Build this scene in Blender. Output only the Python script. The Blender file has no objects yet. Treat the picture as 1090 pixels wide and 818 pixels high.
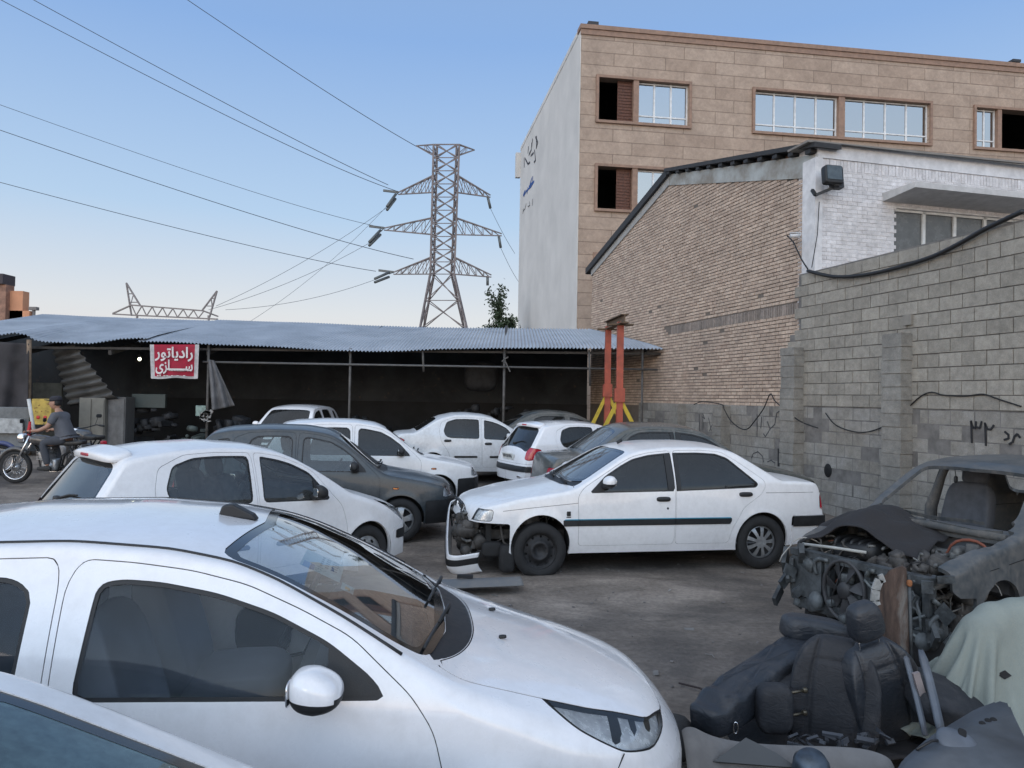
import bpy, bmesh, math, random
import numpy as np
from mathutils import Vector, Matrix, noise as mnoise
R = math.radians
PI = math.pi
rnd = random.Random(7)
scene = bpy.context.scene
COL = scene.collection

# ------------------------------------------------------------------ camera
CAM_H, FPX, CX, CY = 1.95, 815.0, 545.0, 409.0
PITCH, ROLL = 0.0172, 0.017
cam_d = bpy.data.cameras.new('camera')
cam_d.sensor_width = 36.0
cam_d.lens = 36.0 * FPX / 1090.0
cam_d.clip_start = 0.05
cam_d.clip_end = 4000
cam = bpy.data.objects.new('camera', cam_d)
COL.objects.link(cam)
CAMM = (Matrix.Rotation(PI / 2 + PITCH, 3, 'X') @ Matrix.Rotation(ROLL, 3, 'Z'))
cam.matrix_world = Matrix.Translation((0, 0, CAM_H)) @ CAMM.to_4x4()
scene.camera = cam

# ------------------------------------------------------------------ light
SUN_EL, SUN_AZ = 6.0, 200.0       # sun just going down behind the camera (azimuth clockwise from +Y)
world = bpy.data.worlds.new('World')
scene.world = world
world.use_nodes = True
wn = world.node_tree
for n in list(wn.nodes):
    wn.nodes.remove(n)
sky = wn.nodes.new('ShaderNodeTexSky')
sky.sky_type = 'NISHITA'
sky.sun_disc = False
sky.sun_elevation = R(SUN_EL)
sky.sun_rotation = R(SUN_AZ)
sky.altitude = 1100
sky.air_density = 1.0
sky.dust_density = 0.3
sky.ozone_density = 2.0
bg1 = wn.nodes.new('ShaderNodeBackground'); bg1.inputs[1].default_value = 0.05
wn.links.new(sky.outputs[0], bg1.inputs[0])
tcw = wn.nodes.new('ShaderNodeTexCoord')
sep = wn.nodes.new('ShaderNodeSeparateXYZ'); wn.links.new(tcw.outputs['Generated'], sep.inputs[0])
rp = wn.nodes.new('ShaderNodeValToRGB'); wn.links.new(sep.outputs['Z'], rp.inputs[0])
els = [(0.0, (.46, .43, .41)), (.03, (.80, .715, .675)), (.10, (.71, .73, .755)), (.22, (.45, .61, .81)), (.42, (.255, .425, .745)), (.7, (.27, .37, .55)), (1.0, (.34, .41, .53))]
while len(rp.color_ramp.elements) < len(els): rp.color_ramp.elements.new(.5)
for i, (q, c) in enumerate(els):
    rp.color_ramp.elements[i].position = q; rp.color_ramp.elements[i].color = (*c, 1)
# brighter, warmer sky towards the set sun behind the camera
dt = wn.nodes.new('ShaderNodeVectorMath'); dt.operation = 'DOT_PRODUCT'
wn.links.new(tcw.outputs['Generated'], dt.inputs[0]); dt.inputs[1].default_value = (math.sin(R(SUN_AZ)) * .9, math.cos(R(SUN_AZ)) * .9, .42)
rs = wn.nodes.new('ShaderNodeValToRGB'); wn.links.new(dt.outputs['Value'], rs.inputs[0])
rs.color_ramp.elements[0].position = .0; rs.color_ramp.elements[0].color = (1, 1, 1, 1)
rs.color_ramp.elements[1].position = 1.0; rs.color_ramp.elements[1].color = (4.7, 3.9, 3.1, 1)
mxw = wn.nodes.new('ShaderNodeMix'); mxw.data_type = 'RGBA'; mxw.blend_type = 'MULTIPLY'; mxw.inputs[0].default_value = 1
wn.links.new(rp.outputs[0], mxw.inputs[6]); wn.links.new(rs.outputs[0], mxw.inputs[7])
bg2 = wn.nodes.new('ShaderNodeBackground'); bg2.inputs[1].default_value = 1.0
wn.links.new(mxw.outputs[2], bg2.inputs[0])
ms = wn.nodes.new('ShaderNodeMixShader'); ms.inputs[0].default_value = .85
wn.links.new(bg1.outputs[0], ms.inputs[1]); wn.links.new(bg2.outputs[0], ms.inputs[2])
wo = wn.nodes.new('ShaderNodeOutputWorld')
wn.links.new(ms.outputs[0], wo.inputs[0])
sd = bpy.data.lights.new('sun', 'SUN')
sd.energy = 0.12
sd.angle = R(12)
sd.color = (1.0, 0.80, 0.66)
sun = bpy.data.objects.new('sun', sd)
COL.objects.link(sun)
_az, _el = R(SUN_AZ), R(14.0)
_dir = Vector((math.sin(_az) * math.cos(_el), math.cos(_az) * math.cos(_el), math.sin(_el)))
sun.rotation_euler = _dir.to_track_quat('Z', 'Y').to_euler()
scene.view_settings.view_transform = 'Standard'
scene.view_settings.look = 'None'
scene.view_settings.exposure = 0.26
scene.view_settings.gamma = 1.0
scene.cycles.max_bounces = 10
scene.cycles.transparent_max_bounces = 16
scene.cycles.use_denoising = True

# ------------------------------------------------------------------ placing
def ray(px, py):
    v = CAMM @ Vector(((px - CX) / FPX, (CY - py) / FPX, -1.0))
    return v / v.y
def at(px, py, Y):
    """world point seen at photograph pixel (px,py) at depth Y"""
    v = ray(px, py)
    return Vector((v.x * Y, Y, CAM_H + v.z * Y))
def ground_h(x, y):
    h = 0.035 * max(0.0, min(y, 20.0) - 12.0)
    return h
def gnd(px, py, z=None):
    v = ray(px, py)
    Y = 8.0
    for _ in range(20):
        h = ground_h(v.x * Y, Y) if z is None else z
        Y = (h - CAM_H) / v.z
    return Vector((v.x * Y, Y, h))

# ------------------------------------------------------------------ objects
def link(name, me, m=None, parent=None):
    o = bpy.data.objects.new(name, me)
    COL.objects.link(o)
    if m is not None and me is not None:
        ms = m if isinstance(m, (list, tuple)) else [m]
        if not me.materials:
            for q in ms:
                me.materials.append(q)
    if parent is not None:
        o.parent = parent
    return o
def empty(name, loc=(0, 0, 0), rz=0.0, label=None, cat=None, group=None, parent=None):
    o = bpy.data.objects.new(name, None)
    COL.objects.link(o)
    o.location = loc
    o.rotation_euler = (0, 0, rz)
    o.empty_display_size = 0.2
    if parent is not None:
        o.parent = parent
    return tag(o, label, cat, group)
def tag(o, label=None, cat=None, group=None, kind=None):
    if label: o['label'] = label
    if cat: o['category'] = cat
    if group: o['group'] = group
    if kind: o['kind'] = kind
    return o
def smooth_me(me, on=True):
    me.polygons.foreach_set('use_smooth', [on] * len(me.polygons))
def copy_tree(o, parent=None):
    c = o.copy()
    COL.objects.link(c)
    if parent is not None:
        c.parent = parent
    for ch in o.children:
        copy_tree(ch, c)
    return c

class MB:
    """collects simple solids into ONE mesh"""
    def __init__(s):
        s.v, s.f, s.mi, s.sm = [], [], [], []
        s.cur = 0
    def add(s, vs, fs, smooth=False, M=None):
        b = len(s.v)
        for p in vs:
            p = Vector(p)
            s.v.append(M @ p if M is not None else p)
        for f in fs:
            s.f.append(tuple(i + b for i in f)); s.mi.append(s.cur); s.sm.append(smooth)
        return s
    def box(s, c, d, M=None, rot=None):
        x, y, z = d[0] / 2, d[1] / 2, d[2] / 2
        vs = [Vector((i * x, j * y, k * z)) for k in (-1, 1) for j in (-1, 1) for i in (-1, 1)]
        if rot is not None:
            vs = [rot @ p for p in vs]
        vs = [p + Vector(c) for p in vs]
        return s.add(vs, [(0, 2, 3, 1), (4, 5, 7, 6), (0, 1, 5, 4), (2, 6, 7, 3), (0, 4, 6, 2), (1, 3, 7, 5)], M=M)
    def box2(s, a, b, M=None):
        a, b = Vector(a), Vector(b)
        return s.box((a + b) / 2, [abs(q) for q in (b - a)], M=M)
    def bar(s, a, b, w, h=None, up=(0, 0, 1), M=None):
        a, b = Vector(a), Vector(b)
        h = h or w
        d = (b - a)
        L = d.length
        if L < 1e-6: return s
        d.normalize()
        u = Vector(up)
        if abs(d.dot(u)) > .98: u = Vector((1, 0, 0))
        x = d.cross(u).normalized(); y = x.cross(d)
        vs = [p + x * i * w / 2 + y * j * h / 2 for p in (a, b) for i, j in ((-1, -1), (1, -1), (1, 1), (-1, 1))]
        return s.add(vs, [(0, 3, 2, 1), (4, 5, 6, 7), (0, 1, 5, 4), (1, 2, 6, 5), (2, 3, 7, 6), (3, 0, 4, 7)], M=M)
    def tube(s, pts, r, n=8, cap=True, M=None, closed=False):
        pts = [Vector(p) for p in pts]
        k = len(pts)
        rs = r if isinstance(r, (list, tuple)) else [r] * k
        vs, fs = [], []
        px = None
        for i, p in enumerate(pts):
            if closed:
                d = pts[(i + 1) % k] - pts[i - 1]
            else:
                d = pts[min(i + 1, k - 1)] - pts[max(i - 1, 0)]
            d.normalize()
            if px is None:
                u = Vector((0, 0, 1)) if abs(d.z) < .9 else Vector((1, 0, 0))
                x = d.cross(u).normalized()
            else:
                x = (px - d * px.dot(d)).normalized()
            px = x
            y = d.cross(x)
            for j in range(n):
                a = 2 * PI * j / n
                vs.append(p + (x * math.cos(a) + y * math.sin(a)) * rs[i])
        for i in range(k if closed else k - 1):
            i2 = (i + 1) % k
            for j in range(n):
                j2 = (j + 1) % n
                fs.append((i * n + j, i * n + j2, i2 * n + j2, i2 * n + j))
        if cap and not closed:
            fs.append(tuple(range(n))[::-1]); fs.append(tuple((k - 1) * n + j for j in range(n)))
        return s.add(vs, fs, smooth=True, M=M)
    def lathe(s, prof, n=32, M=None, axis='y', smooth=True):
        """prof: list of (radius, offset along axis)"""
        vs, fs = [], []
        for (r, t) in prof:
            for j in range(n):
                a = 2 * PI * j / n
                c, d = r * math.cos(a), r * math.sin(a)
                vs.append({'y': (c, t, d), 'z': (c, d, t), 'x': (t, c, d)}[axis])
        for i in range(len(prof) - 1):
            for j in range(n):
                j2 = (j + 1) % n
                fs.append((i * n + j, i * n + j2, (i + 1) * n + j2, (i + 1) * n + j))
        return s.add(vs, fs, smooth=smooth, M=M)
    def superbox(s, dims, e=0.35, nu=20, nv=12, M=None, fn=None):
        """rounded cushion-like solid, dims full sizes, e small = boxy"""
        vs, fs = [], []
        def c(a, k): return math.copysign(abs(a) ** k, a)
        for i in range(nv + 1):
            ph = -PI / 2 + PI * i / nv
            for j in range(nu):
                th = 2 * PI * j / nu
                p = Vector((dims[0] / 2 * c(math.cos(ph), e) * c(math.cos(th), e),
                            dims[1] / 2 * c(math.cos(ph), e) * c(math.sin(th), e),
                            dims[2] / 2 * c(math.sin(ph), e)))
                if fn: p = Vector(fn(p))
                vs.append(p)
        for i in range(nv):
            for j in range(nu):
                j2 = (j + 1) % nu
                fs.append((i * nu + j, i * nu + j2, (i + 1) * nu + j2, (i + 1) * nu + j))
        return s.add(vs, fs, smooth=True, M=M)
    def prism(s, poly, y0, y1, M=None):
        """poly in xz, extruded along y"""
        n = len(poly)
        vs = [(p[0], y0, p[1]) for p in poly] + [(p[0], y1, p[1]) for p in poly]
        fs = [tuple(range(n)), tuple(range(n, 2 * n))[::-1]]
        fs += [(i, i + n, (i + 1) % n + n, (i + 1) % n) for i in range(n)]
        return s.add(vs, fs, M=M)
    def mesh(s, name):
        me = bpy.data.meshes.new(name)
        me.from_pydata([tuple(p) for p in s.v], [], s.f)
        me.polygons.foreach_set('use_smooth', s.sm)
        me.polygons.foreach_set('material_index', s.mi)
        bm = bmesh.new(); bm.from_mesh(me)
        bmesh.ops.remove_doubles(bm, verts=bm.verts, dist=1e-6)
        bmesh.ops.recalc_face_normals(bm, faces=bm.faces)
        bm.to_mesh(me); bm.free()
        me.update()
        return me
    def build(s, name, m, parent=None):
        return link(name, s.mesh(name), m, parent)

# ------------------------------------------------------------------ materials
MATS = {}
class NT:
    def __init__(s, name):
        s.m = bpy.data.materials.new(name); s.m.use_nodes = True
        s.t = s.m.node_tree; s.n = s.t.nodes; s.l = s.t.links
        s.b = s.n['Principled BSDF']; s.out = s.n['Material Output']
    def new(s, t, **kw):
        q = s.n.new(t)
        for k, v in kw.items(): setattr(q, k, v)
        return q
    def coord(s, kind='Object', scale=None, loc=None):
        c = s.new('ShaderNodeTexCoord'); o = c.outputs[kind]
        if scale is not None or loc is not None:
            mp = s.new('ShaderNodeMapping')
            if scale is not None: mp.inputs['Scale'].default_value = scale if hasattr(scale, '__len__') else (scale,) * 3
            if loc is not None: mp.inputs['Location'].default_value = loc
            s.l.new(o, mp.inputs[0]); o = mp.outputs[0]
        return o
    def noise(s, vec, sc, det=5, rough=.55, dist=0):
        q = s.new('ShaderNodeTexNoise'); q.inputs['Scale'].default_value = sc
        q.inputs['Detail'].default_value = det; q.inputs['Roughness'].default_value = rough
        q.inputs['Distortion'].default_value = dist
        s.l.new(vec, q.inputs['Vector']); return q.outputs['Fac']
    def ramp(s, fac, stops):
        q = s.new('ShaderNodeValToRGB'); e = q.color_ramp.elements
        while len(e) < len(stops): e.new(.5)
        for i, (p, c) in enumerate(stops):
            e[i].position = p
            e[i].color = c if len(c) == 4 else (*c, 1)
        s.l.new(fac, q.inputs[0]); return q.outputs[0]
    def mix(s, f, a, b, mode='MIX'):
        q = s.new('ShaderNodeMix', data_type='RGBA', blend_type=mode)
        for sock, v in ((q.inputs[0], f), (q.inputs[6], a), (q.inputs[7], b)):
            if hasattr(v, 'is_linked') or hasattr(v, 'links'): s.l.new(v, sock)
            elif hasattr(v, '__len__'): sock.default_value = v if len(v) == 4 else (*v, 1)
            else: sock.default_value = v
        return q.outputs[2]
    def math(s, op, a, b=None, clamp=False):
        q = s.new('ShaderNodeMath', operation=op, use_clamp=clamp)
        for i, v in enumerate((a, b)):
            if v is None: continue
            if hasattr(v, 'links'): s.l.new(v, q.inputs[i])
            else: q.inputs[i].default_value = v
        return q.outputs[0]
    def bump(s, h, strength=.3, dist=.01, normal=None):
        q = s.new('ShaderNodeBump'); q.inputs['Strength'].default_value = strength
        q.inputs['Distance'].default_value = dist
        s.l.new(h, q.inputs['Height'])
        if normal is not None: s.l.new(normal, q.inputs['Normal'])
        return q.outputs[0]
    def set(s, name, v):
        i = s.b.inputs[name]
        if hasattr(v, 'links'): s.l.new(v, i)
        elif hasattr(v, '__len__') and len(v) == 3: i.default_value = (*v, 1)
        else: i.default_value = v
G3 = lambda v: (v, v, v)
def mat(name, col, rough=.6, metal=0.0, var=.15, nsc=6.0, bump=0.0, bsc=40.0, col2=None, coat=0.0, spec=.5):
    """plain surface with noise-driven colour change and fine bump"""
    if name in MATS: return MATS[name]
    t = NT(name)
    v = t.coord()
    n = t.noise(v, nsc, 6, .6)
    c2 = col2 if col2 else tuple(c * (1 - var) for c in col)
    c1 = col if col2 else tuple(min(1, c * (1 + var * .6)) for c in col)
    t.set('Base Color', t.ramp(n, [(.35, c2), (.65, c1)]))
    t.set('Roughness', t.ramp(n, [(.3, G3(max(.02, rough - .08))), (.7, G3(min(1, rough + .08)))]))
    t.set('Metallic', metal)
    t.set('Specular IOR Level', spec)
    if coat: t.set('Coat Weight', coat); t.set('Coat Roughness', .06)
    if bump:
        t.set('Normal', t.bump(t.noise(v, bsc, 4, .6), bump, .01))
    MATS[name] = t.m
    return t.m
def paint(name, col, rough=.32, dust=.3, coat=.7, metal=0.0):
    if name in MATS: return MATS[name]
    t = NT(name)
    v = t.coord()
    n1 = t.noise(v, 3.0, 8, .65); n2 = t.noise(v, 18.0, 8, .7)
    d = t.math('MULTIPLY', t.ramp(t.math('MULTIPLY', n1, n2), [(.17, G3(0)), (.42, G3(1))]), dust)
    dirt = (.22, .20, .18)
    t.set('Base Color', t.mix(d, col, dirt))
    rr = t.math('ADD', d, rough, True)
    t.set('Roughness', rr)
    t.set('Metallic', metal)
    t.set('Coat Weight', coat)
    t.set('Coat Roughness', t.math('ADD', t.math('MULTIPLY', d, .5), .05, True))
    t.set('Normal', t.bump(t.noise(v, 2.2, 2, .5), .05, .02))
    MATS[name] = t.m
    return t.m
def glass(name, tint=(.75, .82, .80), dust=.06, refl=1.0, dust_sky_col=(.5, .52, .52), rough=.02):
    if name in MATS: return MATS[name]
    t = NT(name)
    t.n.remove(t.b)
    tr = t.new('ShaderNodeBsdfTransparent'); tr.inputs[0].default_value = (*tint, 1)
    gl = t.new('ShaderNodeBsdfGlossy'); gl.inputs['Roughness'].default_value = rough
    df = t.new('ShaderNodeBsdfDiffuse'); df.inputs[0].default_value = (*dust_sky_col, 1)
    fr = t.new('ShaderNodeFresnel'); fr.inputs[0].default_value = 1.52
    v = t.coord()
    dn = t.ramp(t.math('MULTIPLY', t.noise(v, 2.5, 8, .7), t.noise(v, 30, 6, .7)), [(.12, G3(.35)), (.4, G3(1))])
    m1 = t.new('ShaderNodeMixShader'); m2 = t.new('ShaderNodeMixShader')
    t.l.new(t.math('MULTIPLY', dn, dust), m1.inputs[0]); t.l.new(tr.outputs[0], m1.inputs[1]); t.l.new(df.outputs[0], m1.inputs[2])
    t.l.new(t.math('MULTIPLY', fr.outputs[0], refl, True), m2.inputs[0])
    t.l.new(m1.outputs[0], m2.inputs[1]); t.l.new(gl.outputs[0], m2.inputs[2])
    t.l.new(m2.outputs[0], t.out.inputs[0])
    MATS[name] = t.m
    return t.m
def emit(name, col, st):
    t = NT(name); t.set('Base Color', col); t.set('Emission Color', col); t.set('Emission Strength', st)
    return t.m

WHITE = lambda: paint('white_paint', (.80, .80, .81), .30, .22)
BLACKP = mat('black_plastic', (.014, .015, .017), .55, var=.3, nsc=20, bump=.1, bsc=200)
RUBBER = mat('rubber', (.018, .018, .019), .82, var=.4, nsc=14, bump=.25, bsc=90)
SEAM = mat('seam_black', (.006, .006, .007), .8)
CHROME = mat('chrome', (.75, .76, .78), .12, 1.0, var=.05)
ALLOY = mat('alloy', (.36, .37, .38), .38, .6, var=.25, nsc=25)
STEELB = mat('black_steel', (.03, .03, .032), .6, .3, var=.4, nsc=20, bump=.2)
UNDER = mat('underbody', (.02, .02, .02), .9, var=.4)
INTER = mat('cabin_trim', (.085, .090, .098), .8, var=.2)
SEATF = mat('seat_fabric', (.07, .075, .085), .9, var=.25, nsc=10)
REDL = mat('red_lens', (.42, .012, .03), .18, var=.2, coat=.6)
AMBER = mat('amber_lens', (.7, .20, .03), .2, var=.1)
# ================================================================== ground
def ground_mat():
    t = NT('yard_ground')
    v = t.coord('Object')
    big = t.noise(v, .35, 6, .6, .4)
    med = t.noise(v, 1.6, 8, .65, .6)
    fine = t.noise(v, 22, 8, .75)
    st = t.coord('Object', scale=(.45, 1.1, 1)); tr = t.noise(st, 1.3, 7, .65, 1.6)
    base = t.ramp(med, [(.32, (.155, .129, .108)), (.50, (.212, .179, .152)), (.68, (.280, .240, .206))])
    oil = t.ramp(big, [(.38, G3(0)), (.52, G3(1))])
    c = t.mix(oil, (.088, .076, .068), base)
    tr2 = t.ramp(tr, [(.36, G3(.68)), (.60, G3(1.08))])
    c = t.mix(1.0, c, tr2, 'MULTIPLY')
    g = t.ramp(fine, [(.35, G3(.72)), (.65, G3(1.25))])
    c = t.mix(1.0, c, g, 'MULTIPLY')
    vo = t.new('ShaderNodeTexVoronoi'); vo.inputs['Scale'].default_value = 9; t.l.new(v, vo.inputs['Vector'])
    sp = t.ramp(vo.outputs['Distance'], [(.03, G3(1)), (.06, G3(0))])
    c = t.mix(t.math('MULTIPLY', sp, .35), c, (.33, .31, .30))
    t.set('Base Color', c)
    t.set('Roughness', t.ramp(big, [(.35, G3(.72)), (.6, G3(.93))]))
    h = t.math('ADD', t.math('MULTIPLY', med, .6), t.math('ADD', t.math('MULTIPLY', fine, .35), t.math('MULTIPLY', tr, .5)))
    t.set('Normal', t.bump(h, .75, .05))
    return t.m
def gz(x, y):
    n = mnoise.noise(Vector((x * .6, y * .6, 0))) * .022 + mnoise.noise(Vector((x * 2.1, y * 2.1, 5))) * .008
    if -8 < x < 8 and 0 < y < 17: n = n * .8
    return ground_h(x, y) + n - .012
GM = ground_mat()
xs = list(np.concatenate([[-1500, -300, -90, -40], np.arange(-25, 14, .13), [20, 40, 90, 300, 1500]]))
ys = list(np.concatenate([[-1500, -300, -60, -20], np.arange(-4, 28, .13), [35, 60, 120, 400, 2500]]))
vs = [(x, y, gz(x, y) if (-26 < x < 15 and -5 < y < 29) else ground_h(x, y) - .012) for y in ys for x in xs]
nx = len(xs)
me = bpy.data.meshes.new('ground')
me.from_pydata(vs, [], [(j * nx + i, j * nx + i + 1, (j + 1) * nx + i + 1, (j + 1) * nx + i) for j in range(len(ys) - 1) for i in range(nx - 1)])
smooth_me(me)
g_o = link('ground', me, GM); tag(g_o, kind='structure')
# scattered stones and rubbish too many to count
mb = MB(); rs_ = random.Random(3)
for _ in range(1500):
    x, y = rs_.uniform(-9, 7), rs_.uniform(2.2, 16)
    s_ = rs_.uniform(.004, .012) * (1.6 if rs_.random() < .08 else 1)
    M = Matrix.Translation((x, y, gz(x, y) + s_ * .25)) @ Matrix.Rotation(rs_.uniform(0, 6), 4, 'Z') @ Matrix.Rotation(rs_.uniform(0, 1), 4, 'X')
    mb.box((0, 0, 0), (s_ * 2, s_ * rs_.uniform(.8, 1.8), s_), M=M)
tag(mb.build('gravel', mat('stone_bits', (.15, .14, .135), .9, var=.5, nsc=1.5)), kind='stuff', label='small stones and grit scattered over the yard ground')

mb = MB()
for _ in range(90):
    x, y = rs_.uniform(-3, 4.5), rs_.uniform(4.6, 12)
    s_ = rs_.uniform(.015, .05)
    M = Matrix.Translation((x, y, gz(x, y) + .006)) @ Matrix.Rotation(rs_.uniform(0, 6), 4, 'Z') @ Matrix.Rotation(rs_.uniform(-.3, .3), 4, 'X')
    if rs_.random() < .5: mb.box((0, 0, 0), (s_ * 2.2, s_ * rs_.uniform(.2, .9), .004), M=M)
    else: mb.tube([(0, 0, .004), (s_, s_ * .5, .008), (s_ * 2, 0, .004)], .003, 5, M=M)
tag(mb.build('litter', mat('litter', (.06, .055, .05), .8, col2=(.30, .29, .28), nsc=.8)), kind='stuff', label='scraps of plastic, wire and paper littering the yard')

# ================================================================== the long side wall
WA, WB = 9.02, .26                                # wall line x = WA - WB*y
WU = Vector((-WB, 1, 0)).normalized()             # along the wall, away from the camera
WN_ = Vector((-1, -WB, 0)).normalized()           # towards the yard
def wpt(y, z=0.0, out=0.0):
    return Vector((WA - WB * y, y, z)) + WN_ * out
def wall_u(px, py=None):
    """depth y on the wall plane seen at pixel column px (at mid height)"""
    v = ray(px, py if py else 400)
    return WA / (v.x + WB)
wall_rz = math.atan2(WU.y, WU.x)
Y0 = 3.0
def wl_matrix(out=0.0):
    """local: x along the wall (metres from y=Y0), y into the yard, z up"""
    m = Matrix.Identity(4)
    m.col[0][:3] = WU; m.col[1][:3] = WN_; m.col[2][:3] = (0, 0, 1)
    m.translation = wpt(Y0, 0, out)
    return m
KU = math.sqrt(1 + WB * WB)
def lu(y): return (y - Y0) * KU                   # local x of depth y
def z_on_wall(px, py):
    y = wall_u(px, py); v = ray(px, py)
    return y, CAM_H + v.z * y

def block_mesh(name, spans, bw, bh, th, joint, depth, seed, keep=None, jit=.004, vertical=False, z0=0, z1=1, x0=0, x1=1, skip=0.0):
    """individual masonry units with a per-unit tint attribute"""
    r_ = random.Random(seed)
    V, F, T = [], [], []
    row = 0; z = z0
    while z < z1 - .01:
        off_ = (row % 2) * bw / 2
        x = x0 - off_
        while x < x1:
            a, b = max(x, x0), min(x + bw, x1)
            if b - a > .02 and (keep is None or keep((a + b) / 2, z + bh / 2)) and r_.random() >= skip:
                y1 = depth + r_.uniform(-jit, jit)
                tw = r_.uniform(-jit, jit) * .5
                o = len(V); j = joint / 2; zz1 = min(z + bh, z1)
                ja = j + r_.uniform(-.2, .3) * joint
                c = .10 * joint
                V += [(a + j, 0, z + j), (b - j, 0, z + j), (b - j, 0, zz1 - ja), (a + j, 0, zz1 - ja),
                      (a + j, y1 - c, z + j), (b - j, y1 + tw - c, z + j), (b - j, y1 + tw - c, zz1 - ja), (a + j, y1 - c, zz1 - ja),
                      (a + j + c, y1, z + j + c), (b - j - c, y1 + tw, z + j + c), (b - j - c, y1 + tw, zz1 - ja - c), (a + j + c, y1, zz1 - ja - c)]
                F += [tuple(q + o for q in f) for f in ((0, 1, 5, 4), (1, 2, 6, 5), (2, 3, 7, 6), (3, 0, 4, 7), (4, 5, 9, 8), (5, 6, 10, 9), (6, 7, 11, 10), (7, 4, 8, 11), (8, 9, 10, 11))]
                t = r_.random(); T += [t] * 12
            x += bw
        z += bh; row += 1
    me = bpy.data.meshes.new(name)
    me.from_pydata(V, [], F)
    bm = bmesh.new(); bm.from_mesh(me); bmesh.ops.recalc_face_normals(bm, faces=bm.faces); bm.to_mesh(me); bm.free()
    # outward normals: last face should look to +y
    if me.polygons and me.polygons[8].normal.y < 0: me.flip_normals()
    at_ = me.attributes.new('tint', 'FLOAT', 'POINT'); at_.data.foreach_set('value', T)
    return me
def masonry_mat(name, lo, hi, stain=(.10, .095, .09), st=.5, bump=.5, bsc=60, low_dirt=None):
    t = NT(name)
    a = t.new('ShaderNodeAttribute'); a.attribute_name = 'tint'
    v = t.coord()
    base = t.ramp(a.outputs['Fac'], [(0, lo), (1, hi)])
    n = t.noise(v, 1.3, 7, .65); n2 = t.noise(v, 9, 7, .7); n3 = t.noise(v, bsc, 5, .7)
    c = t.mix(t.math('MULTIPLY', t.ramp(n, [(.40, G3(0)), (.62, G3(1))]), st), base, stain)
    c = t.mix(1, c, t.ramp(n2, [(.3, G3(.75)), (.7, G3(1.18))]), 'MULTIPLY')
    c = t.mix(1, c, t.ramp(n3, [(.3, G3(.8)), (.7, G3(1.12))]), 'MULTIPLY')
    t.set('Base Color', c); t.set('Roughness', .92)
    t.set('Normal', t.bump(t.math('ADD', n3, t.math('MULTIPLY', n2, .7)), bump, .012))
    return t.m
MORTAR = mat('mortar', (.17, .16, .15), .95, var=.3, bump=.4)
M_BLOCK = masonry_mat('grey_block', (.29, .266, .226), (.38, .350, .300), st=.25)
M_BLOCKO = masonry_mat('old_block', (.225, .207, .180), (.27, .250, .218), stain=(.33, .32, .30), st=.7)
M_BRICK = masonry_mat('tan_brick', (.45, .335, .262), (.62, .482, .378), stain=(.30, .24, .195), st=.35, bump=.3)
M_PATCH = masonry_mat('soldier_brick', (.24, .20, .17), (.36, .30, .26), st=.4)

ztop = z_on_wall(1090, 235)[1]
yfar = z_on_wall(865, 290)[0]
ZT = ztop
y_step = wall_u(838, 400)
y_end = 27.0
yb0 = yfar - .03
# heights of the block wall along local x
def block_top(x):
    if x < lu(yfar) + .30: return ZT
    if x < lu(wall_u(855, 350)): return 3.42
    if x < lu(wall_u(845, 365)): return 3.22
    if x < lu(y_step): return 2.95
    return 1.86
L1 = lu(y_step)
# upper newer courses, lower old courses
H1 = 1.88
me = block_mesh('wall_blocks_upper', None, .40, .20, .2, .014, .10, 11, keep=lambda x, z: z < block_top(x), z0=H1, z1=ZT, x0=0, x1=L1)
bw_root = empty('block_wall', (0, 0, 0), 0, 'long grey cinder block wall on the right side of the yard', 'wall')
o = link('upper_courses', me, M_BLOCK, bw_root); o.matrix_local = wl_matrix(0)
me = block_mesh('wall_blocks_lower', None, .40, .21, .2, .016, .085, 12, keep=None, z0=-.02, z1=H1, x0=0, x1=lu(21.0))
o = link('lower_courses', me, M_BLOCKO, bw_root); o.matrix_local = wl_matrix(0)
mb = MB()
prof = [(0, -.3), (0, ZT - .01), (lu(yfar) + .28, ZT - .01), (lu(yfar) + .28, 3.40), (lu(wall_u(855, 350)), 3.40), (lu(wall_u(855, 350)), 3.2), (lu(wall_u(845, 365)), 3.2), (lu(wall_u(845, 365)), 2.93), (L1, 2.93), (L1, H1 - .02), (lu(21.0), H1 - .02), (lu(21.0), -.3)]
mb.prism(prof, -.16, .083)
o = mb.build('core', MORTAR, bw_root); o.matrix_local = wl_matrix(0)
# pilasters
M_PIL = masonry_mat('pilaster_block', (.25, .237, .212), (.30, .285, .255), st=.3)
for px, w_, h_ in ((853, .42, 2.95), (966, .40, 3.02), (777, .36, 1.86), (730, .36, 1.86)):
    yy = wall_u(px)
    r_ = random.Random(px)
    mb = MB(); z = 0
    while z < h_ - .02:
        hh = min(.2, h_ - z)
        j = r_.uniform(-.008, .008)
        mb.box((lu(yy) + j, .19 + j, z + hh / 2), (w_, .22, hh - .012)); z += hh
    mb.box((lu(yy), .185, h_ / 2), (w_ - .03, .20, h_ - .02))
    o = mb.build('pilaster', M_PIL, bw_root)
    ta = o.data.attributes.new('tint', 'FLOAT', 'POINT'); ta.data.foreach_set('value', [r_.random() for _ in o.data.vertices])
    o.matrix_local = wl_matrix(0)
# plaster smears on the old courses: thin raised patches
PLAST = mat('cement_smear', (.27, .275, .28), .95, var=.35, nsc=3, bump=.4)
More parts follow.
